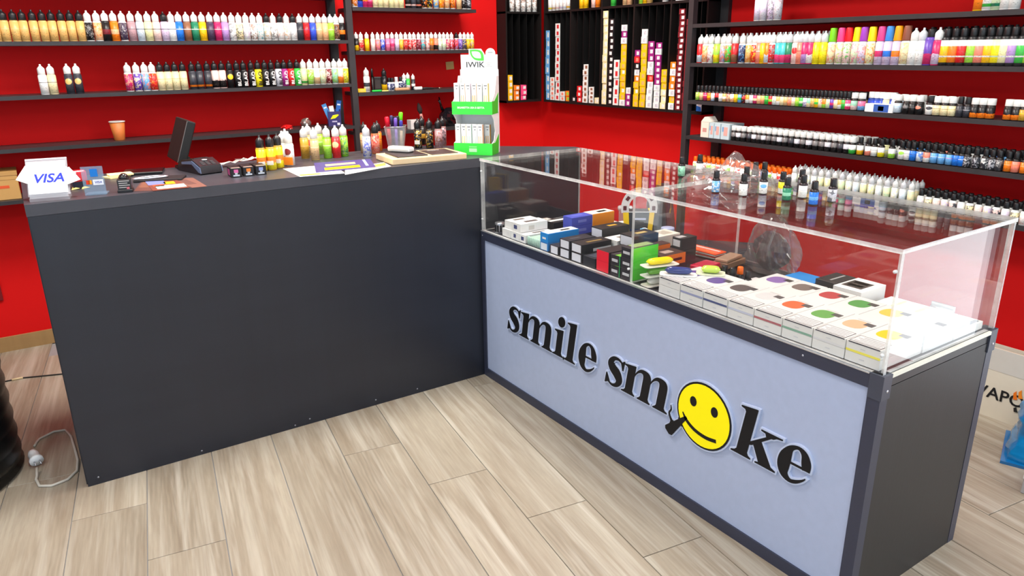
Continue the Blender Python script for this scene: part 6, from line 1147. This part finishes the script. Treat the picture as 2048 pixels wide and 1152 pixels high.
def lying(name, label, cat, c, back, ln, r_, col, endcol, rz=0.0, mat='plastic'):
    P = mp(c, back); t = thing(name, label, cat, (P.x, P.y, ZT + 0.0004), rz); obj('body', bbox_mesh(ln, r_ * 2, r_ * 1.6, r_ * 0.6, 2), mat, t, color=col); obj('end_cap', bbox_mesh(ln * 0.18, r_ * 2.05, r_ * 1.65, r_ * 0.6, 2), mat, t, (ln * 0.45, 0, 0), color=endcol); return t
lying('vape_pen', 'rounded tan vape lying on the third middle shelf', 'vape', 650, 0.016, 0.085, 0.010, S(196, 150, 112), S(176, 130, 96)); lying('white_case', 'small white oval case lying on the third middle shelf', 'case', 815, 0.018, 0.045, 0.011, S(232, 230, 226), S(220, 218, 214)); lying('lighter', 'green lighter lying at the left of the third middle shelf', 'lighter', 385, 0.014, 0.055, 0.006, S(30, 200, 70), S(24, 160, 60))
lying('sticky_label', 'pale yellow oval label lying by the green lighter', 'label', 470, 0.014, 0.04, 0.004, S(238, 230, 130), S(230, 220, 120)); P = mp(228, 0.03); carton('flat yellow box at the left end of the third middle shelf', P.x - 0.024, P.y - 0.01, ZT, 0.046, 0.05, 0.018, S(244, 206, 40), [('-y', 0.2, 0.2, 0.8, 0.7, S(226, 196, 90), 'print')])
P = mp(900, 0.03); t = thing('cable', 'short black cable with metal tips lying on the third middle shelf', 'cable', (P.x, P.y - 0.006, ZT + 0.0004)); q = MB(); q.tube([(-0.025, 0, 0.006), (0.0, 0.004, 0.007), (0.03, -0.002, 0.006), (0.055, 0.004, 0.005), (0.08, 0.0, 0.005)], [0.006, 0.006, 0.005, 0.003, 0.003], 8); obj('cord', q, 'rubber', t, color=S(28, 26, 28)); q = MB(); q.tube([(0.078, 0.0, 0.005), (0.10, 0.006, 0.004)], 0.0035, 8); obj('plug', q, 'metal', t, color=S(190, 176, 150))
# note on the wall
P0 = on('y', YB, 891, 125); P1 = on('y', YB, 908, 137); t = thing('wall_note', 'small tan paper note stuck to the red back wall', 'note', ((P0.x + P1.x) / 2, YB - 0.001, (P0.z + P1.z) / 2)); q = MB(); q.box(-0.026, -0.0012, -0.022, 0.026, 0.0, 0.022); obj('paper', q, 'paper', t, rot=(0, R(-4), 0), color=S(206, 176, 110)); q = MB(); q.box(-0.022, -0.0018, 0.014, 0.022, -0.001, 0.018); obj('tape', q, 'paper', t, color=S(214, 190, 130))
# lowest middle shelf: black bag and white box
P = along('x', (0, YB - DS + 0.05, ZM[3]), 903); t = crumple('black_bag', 'knotted black plastic bag on the lowest middle shelf', 'bag', (P.x, P.y + 0.02, ZM[3] + 0.0004), (0.075, 0.05, 0.105), S(22, 20, 24), 'gloss', 31, 12, 0.4); q = MB(); q.tube([(-0.045, 0, 0.09), (-0.058, 0.0, 0.135), (-0.064, 0.0, 0.165)], [0.010, 0.006, 0.003], 6); obj('knot', q, 'gloss', t, color=S(22, 20, 24)); q = MB(); q.tube([(-0.055, 0, 0.12), (-0.072, 0.0, 0.150)], [0.004, 0.002], 6); obj('knot', q, 'gloss', t, color=S(22, 20, 24))
P = along('x', (0, YB - DS + 0.04, ZM[3]), 829); carton('small white carton on the lowest middle shelf behind the pens', P.x - 0.03, P.y - 0.02, ZM[3], 0.06, 0.05, 0.05, S(222, 218, 214), [('-y', 0.2, 0.3, 0.8, 0.7, S(190, 186, 186), 'print')])
P = along('x', (0, YB - DS + 0.05, ZM[3]), 848); t = thing('brush', 'dark pointed brush standing behind the gold bottles', 'brush', (P.x, P.y, ZM[3] + 0.004), 0); q = MB(); q.lathe([(0.009, 0), (0.009, 0.07), (0.007, 0.08)], 10); obj('handle', q, 'plastic', t, color=S(226, 150, 140)); q = MB(); q.lathe([(0.008, 0.078), (0.015, 0.10), (0.010, 0.125), (0.002, 0.14)], 10); obj('bristles', q, 'cloth', t, color=S(40, 24, 24)); t.rotation_euler = (0, R(-12), 0)
# cartons on the fourth right shelf
def rcart(label, px0, px1, dep, h_, col, stk, z, zoff=0.0, back=0.004):
    a = along('y', (XR - DS + back, 0, z), px0); b_ = along('y', (XR - DS + back, 0, z), px1); return carton(label, a.x, b_.y, z + zoff, dep, a.y - b_.y - 0.001, h_, col, stk, group='cartons on the right shelves')
t = rcart('cream milk-carton shaped box at the left of the fourth right shelf', 1400, 1416, 0.06, 0.072, S(236, 224, 208), [('-x', 0.25, 0.35, 0.75, 0.6, S(206, 150, 140), 'print')], ZR[4]); dy_ = 0.045
bb = [c for c in t.children if c.name.startswith('body')][0]; wy = bb.dimensions.y; q = MB(); q.prism([(-wy / 2, 0.072), (wy / 2, 0.072), (0.004, 0.094), (-0.004, 0.094)], -0.03, 0.03, lambda u_, v_, w_: (w_, u_, v_)); obj('gable_top', q, 'card', t, color=S(240, 230, 216))
for k, (a, b_) in enumerate(((1416.5, 1426), (1426.5, 1439), (1440, 1457))):
    rcart('pale blue carton with red picture, %s on the fourth right shelf' % ('first', 'second', 'third')[k], a, b_, 0.10, 0.070, S(196, 214, 220), [('-x', 0.35, 0.25, 0.8, 0.8, S(226, 170, 160), 'picture'), ('-x', 0.15, 0.5, 0.35, 0.8, S(120, 170, 210), 'print'), ('+z', 0.1, 0.1, 0.9, 0.9, S(190, 196, 196), 'top_print')], ZR[4])
t = rcart('blue and white carton tray holding white capped blue bottles', 1728, 1784, 0.035, 0.030, S(240, 238, 234), [('-x', 0.32, 0.05, 0.85, 0.95, S(48, 90, 170), 'blue_panel'), ('-x', 0.48, 0.2, 0.68, 0.75, S(206, 40, 70), 'red_mark')], ZR[3], back=-0.001 + 0.001)
for k in range(5):
    P = along('y', (RS + 0.024, 0, ZR[3]), 1737 + 10.5 * k); bottle('jar', (RS + 0.035 + 0.004, P.y, ZR[3]), -math.pi / 2, 'w', 'royal blue', 'white', 'plain', 'white capped blue bottle behind the blue carton tray, %s from left' % ordn(k + 1), 'blue bottles behind the carton tray', 1.10, S(40, 70, 160))
# price card hung on the rack end
P = on('x', XR - DR - 0.003, 1398, 215); t = thing('price_card', 'small blue and white price card hanging at the right end of the rack', 'card', (XR - DR - 0.0032, P.y, P.z)); q = MB(); q.box(-0.001, -0.016, -0.018, 0.001, 0.016, 0.018); obj('card', q, 'card', t, color=S(228, 230, 234)); q = MB(); q.prism([(-0.016, -0.018), (0.016, -0.018), (0.012, 0.002), (-0.016, 0.008)], -0.0016, -0.001, lambda u_, v_, w_: (w_, -u_, v_)); obj('print', q, 'ink', t, color=S(40, 110, 200))
# upper compartments of the racks
def topbot(px, cap, c1, c2, st_, side, label, sc_=0.95):
    if side == 'L': P = along('x', (0, YB - DR + 0.022, RZS), px); bottle('tall', (P.x, P.y, RZS), 0, cap, c1, c2, st_, label, 'bottles on top of the pod racks', sc_)
    else: P = along('y', (XR - DR + 0.022, 0, RZS), px); bottle('tall', (P.x, P.y, RZS), -math.pi / 2, cap, c1, c2, st_, label, 'bottles on top of the pod racks', sc_)
for k in range(5): topbot(1024 + 11.2 * k, 'w', 'white', 'brown', 'art', 'L', 'white bottle above the corner rack, %s from left' % ordn(k + 1))
for k in range(6): topbot(1101.5 + 7.2 * k, 'w', 'white', ('lemon', 'tan', 'pale pink', 'lavender', 'pale blue', 'yellow')[k], 'foot', 'R', 'white bottle above the wide rack, %s from left' % ordn(k + 1))
for k, (px, c1, c2) in enumerate(((1164, 'yellow', 'gold'), (1172, 'yellow', 'amber'), (1188, 'pale pink', 'red'), (1196, 'orange', 'white'), (1227, 'bright green', 'lime'), (1251, 'tan', 'brown'), (1259.5, 'peach', 'brown'), (1283.5, 'lime', 'bright green'), (1291.5, 'yellow', 'gold'), (1299.5, 'amber', 'orange'), (1331, 'white', 'silver'))): topbot(px, 'k', c1, c2, 'plain', 'R', 'black capped bottle with %s label above the wide rack, %s coloured one' % (c1, ordn(k + 1)))
a = along('y', (XR - DR + 0.004, 0, RZS), 1351); b_ = along('y', (XR - DR + 0.004, 0, RZS), 1383); carton('white carton above the right end of the wide rack', a.x, b_.y, RZS, 0.08, a.y - b_.y, 0.06, S(238, 238, 236), [('-x', 0.2, 0.2, 0.8, 0.5, S(200, 200, 200), 'print')])

# ------------------------------------------------------------------ on the floor
# black drum at the left edge
t = thing('drum', 'glossy black ribbed drum at the left edge of the picture', 'drum', (-1.957, 0.32, 0.0003)); prof = [(0.29, 0.0), (0.30, 0.012), (0.288, 0.03)]
z = 0.03
for k in range(9): prof += [(0.294, z), (0.300, z + 0.028), (0.294, z + 0.056)]; z += 0.062
prof += [(0.288, z), (0.300, z + 0.012), (0.296, z + 0.03), (0.0, z + 0.03)]
q = MB(); q.lathe(prof, 48); obj('shell', q, 'plastic', t, color=S(9, 9, 10)); q = MB(); q.lathe([(0.30, 0), (0.31, 0.004), (0.31, 0.016), (0.30, 0.02)], 48, (0, 0, z + 0.012)); obj('rim', q, 'plastic', t, color=S(12, 12, 13))
# cable loop with plug
pts = [(-1.628, 0.395), (-1.622, 0.42), (-1.612, 0.445), (-1.565, 0.478), (-1.528, 0.468), (-1.514, 0.40), (-1.510, 0.30), (-1.507, 0.20), (-1.515, 0.125), (-1.545, 0.082), (-1.59, 0.070), (-1.622, 0.090), (-1.630, 0.14), (-1.624, 0.19)]
pth = [(x * 0 + (pts[i][0] * (1 - f) + pts[i + 1][0] * f), pts[i][1] * (1 - f) + pts[i + 1][1] * f, 0.0045) for i in range(len(pts) - 1) for f in (0, 0.5)] + [(pts[-1][0], pts[-1][1], 0.02)]
t = thing('power_cable', 'grey power cable looped on the floor with a white plug', 'cable', (-1.58, 0.25, 0.0003)); q = MB(); q.tube([(x + 1.58, y - 0.25, z) for x, y, z in pth], 0.0042, 8); obj('cord', q, 'rubber', t, color=S(196, 190, 178))
pl = MB(); pl.lathe([(0.006, 0.055), (0.012, 0.05), (0.017, 0.035), (0.017, 0.012), (0.021, 0.010), (0.021, 0.0), (0, 0.0)], 16); o = obj('plug', pl, 'plastic', t, (-0.042, -0.015, 0.0225), (R(-72), 0, R(12)), S(234, 236, 238))
for k in (-1, 1):
    q = MB(); q.lathe([(0.0024, -0.019), (0.0024, 0.0)], 8, (0.008 * k, 0, 0)); obj('pin', q, 'metal', o, color=S(190, 190, 195))
t = thing('floor_wire', 'thin black wire running along the floor by the wall', 'wire', (-1.6, 1.06, 0.0003)); q = MB(); q.tube([(-0.45, 0.10, 0.003), (-0.2, 0.05, 0.003), (-0.05, 0.045, 0.003), (0.1, -0.01, 0.003), (0.3, -0.06, 0.003)], 0.003, 6); obj('cord', q, 'rubber', t, color=S(24, 22, 20)); q = MB(); q.tube([(-0.09, 0.045, 0.004), (-0.05, 0.045, 0.004)], 0.005, 6); obj('sleeve', q, 'plastic', t, color=S(210, 190, 150))
# red socket plate on the back wall
P = on('y', YB, 0, 581); t = thing('socket_plate', 'dark red socket plate on the back wall by the drum', 'socket', (P.x - 0.045, YB - 0.0005, P.z)); q = MB(); q.box(-0.05, -0.010, -0.045, 0.05, 0, 0.045); obj('plate', q, 'plastic', t, color=S(120, 18, 28)); q = MB(); q.box(-0.03, -0.0112, -0.02, 0.03, -0.0095, 0.02); obj('insert', q, 'plastic', t, color=S(86, 12, 20))
# cartons, blue bag and grey box at the right
wx = XR - 0.014
t = thing('vapor_carton', 'open white shipping carton lettered VAPOR on the floor at right', 'box', (wx - 0.024, -1.46, 0.0003), 0)
# the carton's lettered side faces the display, its long side runs along the wall
cw, cl, chh = 0.048, 0.62, 0.27
q = MB(); q.box(-cw/2, -cl/2, 0, -cw/2 + 0.005, cl/2, chh); q.box(cw/2 - 0.005, -cl/2, 0, cw/2, cl/2, chh); q.box(-cw/2 + 0.005, -cl/2, 0, cw/2 - 0.005, -cl/2 + 0.005, chh); q.box(-cw/2 + 0.005, cl/2 - 0.005, 0, cw/2 - 0.005, cl/2, chh); q.box(-cw/2 + 0.005, -cl/2 + 0.005, 0, cw/2 - 0.005, cl/2 - 0.005, 0.005); bd = obj('body', q, 'card', t, color=S(222, 214, 196))
q = MB(); q.prism([(-cl/2, chh), (-0.035, chh), (-0.035, chh + 0.07), (-cl/2, chh + 0.07)], cw/2 - 0.005, cw/2, lambda u_, v_, w_: (w_, u_, v_)); obj('flap', q, 'card', t, color=S(186, 140, 104))
q = MB(); q.box(-cw/2 - 0.001, -cl/2 + 0.002, chh - 0.085, -cw/2 + 0.0001, cl/2 - 0.002, chh - 0.001); obj('side_print', q, 'card', t, color=S(206, 202, 194)); 
tq = on('x', 1.34, 2011, 796); vt = text_mesh('VAPOR', 0.062, 0.0003, 0.0, 0.0009); vo = obj('printed_word', vt, 'ink', bd, (-cw/2 - 0.0012, tq.y + 1.46, tq.z), (R(90), 0, R(-90)), S(30, 30, 32))
for (y, z, sy_, sz_, c) in ((tq.y + 1.43, tq.z + 0.022, 0.008, 0.035, S(236, 120, 30)), (tq.y + 1.415, tq.z + 0.032, 0.008, 0.035, S(240, 140, 40)), (tq.y + 1.42, tq.z - 0.03, 0.008, 0.02, S(40, 40, 40))):
    q = MB(); q.prism([(y - sy_, z - sz_ * 0.4), (y + sy_ * 0.6, z - sz_ * 0.5), (y + sy_, z + sz_ * 0.2), (y, z + sz_ * 0.5), (y - sy_ * 0.4, z)], -cw/2 - 0.0022, -cw/2 - 0.001, lambda u_, v_, w_: (w_, u_, v_)); obj('flame_print', q, 'ink', bd, color=c)
q = MB(); q.lathe([(0.012, 0), (0.012, 0.0012), (0.0, 0.0013)], 14); q.v = [(-cw/2 - 0.001 - z, x - 0.14, y + chh - 0.05) for x, y, z in q.v]; obj('round_mark', q, 'ink', bd, color=S(120, 118, 114))
t = thing('white_carton', 'white panel standing against the red wall beyond the open carton', 'panel', (wx - 0.012, -1.93, 0.0003)); obj('board', bbox_mesh(0.012, 0.30, 0.50, 0.002), 'card', t, color=S(232, 228, 226)); q = MB(); q.box(-0.0068, -0.10, 0.2, -0.0058, 0.10, 0.21); obj('print', q, 'ink', t, color=S(200, 198, 196))
# blue bag: a slack box with folded foot
P = on('z', 0, 2040, 935); t = thing('blue_bag', 'slumped glossy blue plastic bag on the floor at the right edge', 'bag', (1.185, -1.625, 0.0003), R(20)); n = 14; vs = []; rn = random.Random(12)
for i in range(n + 1):
    v_ = i / n; r_ = 0.105 * (1.05 - 0.25 * v_ + 0.06 * math.sin(9 * v_)) if v_ < 0.93 else 0.08
    for k in range(24):
        a = 2 * math.pi * k / 24; sqr = 1.0 / max(abs(math.cos(a)), abs(math.sin(a))) ** 0.6; vs.append((r_ * sqr * math.cos(a) + rn.uniform(-.006, .006), 0.8 * r_ * sqr * math.sin(a) + rn.uniform(-.006, .006), 0.18 * v_ + 0.02 * math.cos(a) * v_))
fs = [(i * 24 + k, i * 24 + (k + 1) % 24, (i + 1) * 24 + (k + 1) % 24, (i + 1) * 24 + k) for i in range(n) for k in range(24)] + [tuple(range(23, -1, -1)), tuple(n * 24 + k for k in range(24))]
q = MB(); q.add([(x, y, max(0.001, z)) for x, y, z in vs], fs, 0, True); obj('body', q, 'gloss', t, color=S(16, 120, 180)); q = MB(); q.box(-0.125, -0.10, 0.0, 0.125, 0.10, 0.010); obj('base_fold', q, 'gloss', t, color=S(14, 104, 165))
P = on('z', 0, 2045, 985); t = thing('grey_box', 'small pale grey box on the floor at the right edge', 'box', (P.x + 0.05, P.y - 0.03, 0.0003), R(12)); obj('body', bbox_mesh(0.10, 0.09, 0.055, 0.002), 'card', t, color=S(170, 164, 162)); obj('lid', bbox_mesh(0.102, 0.092, 0.014, 0.001), 'card', t, (0, 0, 0.050), color=S(232, 230, 226))
# swivel chair behind the display counter
ch = thing('office_chair', 'dark grey swivel chair back with small yellow logo behind the case', 'chair', (1.02, -0.30, 0.0), R(40))
def rbox(name, sx, sy, sz, loc, rot, col, parent=ch, bev=0.03, mat='cloth'):
    return obj(name, bbox_mesh(sx, sy, sz, bev, 3), mat, parent, loc, rot, col)
rbox('seat', 0.44, 0.44, 0.09, (0, 0, 0.36), (0, 0, 0), S(50, 52, 58)); bk = rbox('backrest', 0.40, 0.08, 0.30, (0, 0.20, 0.42), (R(-8), 0, 0), S(62, 66, 74), mat='plastic')
q = MB(); q.prism([(-0.05, 0.20), (-0.01, 0.21), (0.02, 0.205), (0.05, 0.225), (0.03, 0.21), (0.05, 0.195), (0.01, 0.20), (-0.01, 0.19)], 0.0405, 0.042, lambda u_, v_, w_: (u_, w_, v_)); obj('logo', q, 'ink', bk, color=S(226, 190, 60))
q = MB(); q.prism([(-0.05, 0.20), (-0.01, 0.21), (0.02, 0.205), (0.05, 0.225), (0.03, 0.21), (0.05, 0.195), (0.01, 0.20), (-0.01, 0.19)], -0.042, -0.0405, lambda u_, v_, w_: (u_, w_, v_)); obj('logo', q, 'ink', bk, color=S(226, 190, 60))
q = MB(); q.lathe([(0.03, 0.06), (0.03, 0.25), (0.02, 0.25), (0.02, 0.36)], 14); obj('gas_lift', q, 'metal', ch, color=S(50, 50, 54))
for k in range(5):
    a = 2 * math.pi * k / 5; q = MB(); q.tube([(0, 0, 0.085), (0.25 * math.cos(a), 0.25 * math.sin(a), 0.06)], [0.022, 0.014], 8); sp_o = obj('base_spoke', q, 'plastic', ch, color=S(30, 30, 33)); q = MB(); q.tube([(0.25 * math.cos(a) - 0.012 * math.sin(a), 0.25 * math.sin(a) + 0.012 * math.cos(a), 0.026), (0.25 * math.cos(a) + 0.012 * math.sin(a), 0.25 * math.sin(a) - 0.012 * math.cos(a), 0.026)], 0.026, 12); obj('castor', q, 'rubber', sp_o, color=S(22, 22, 24))
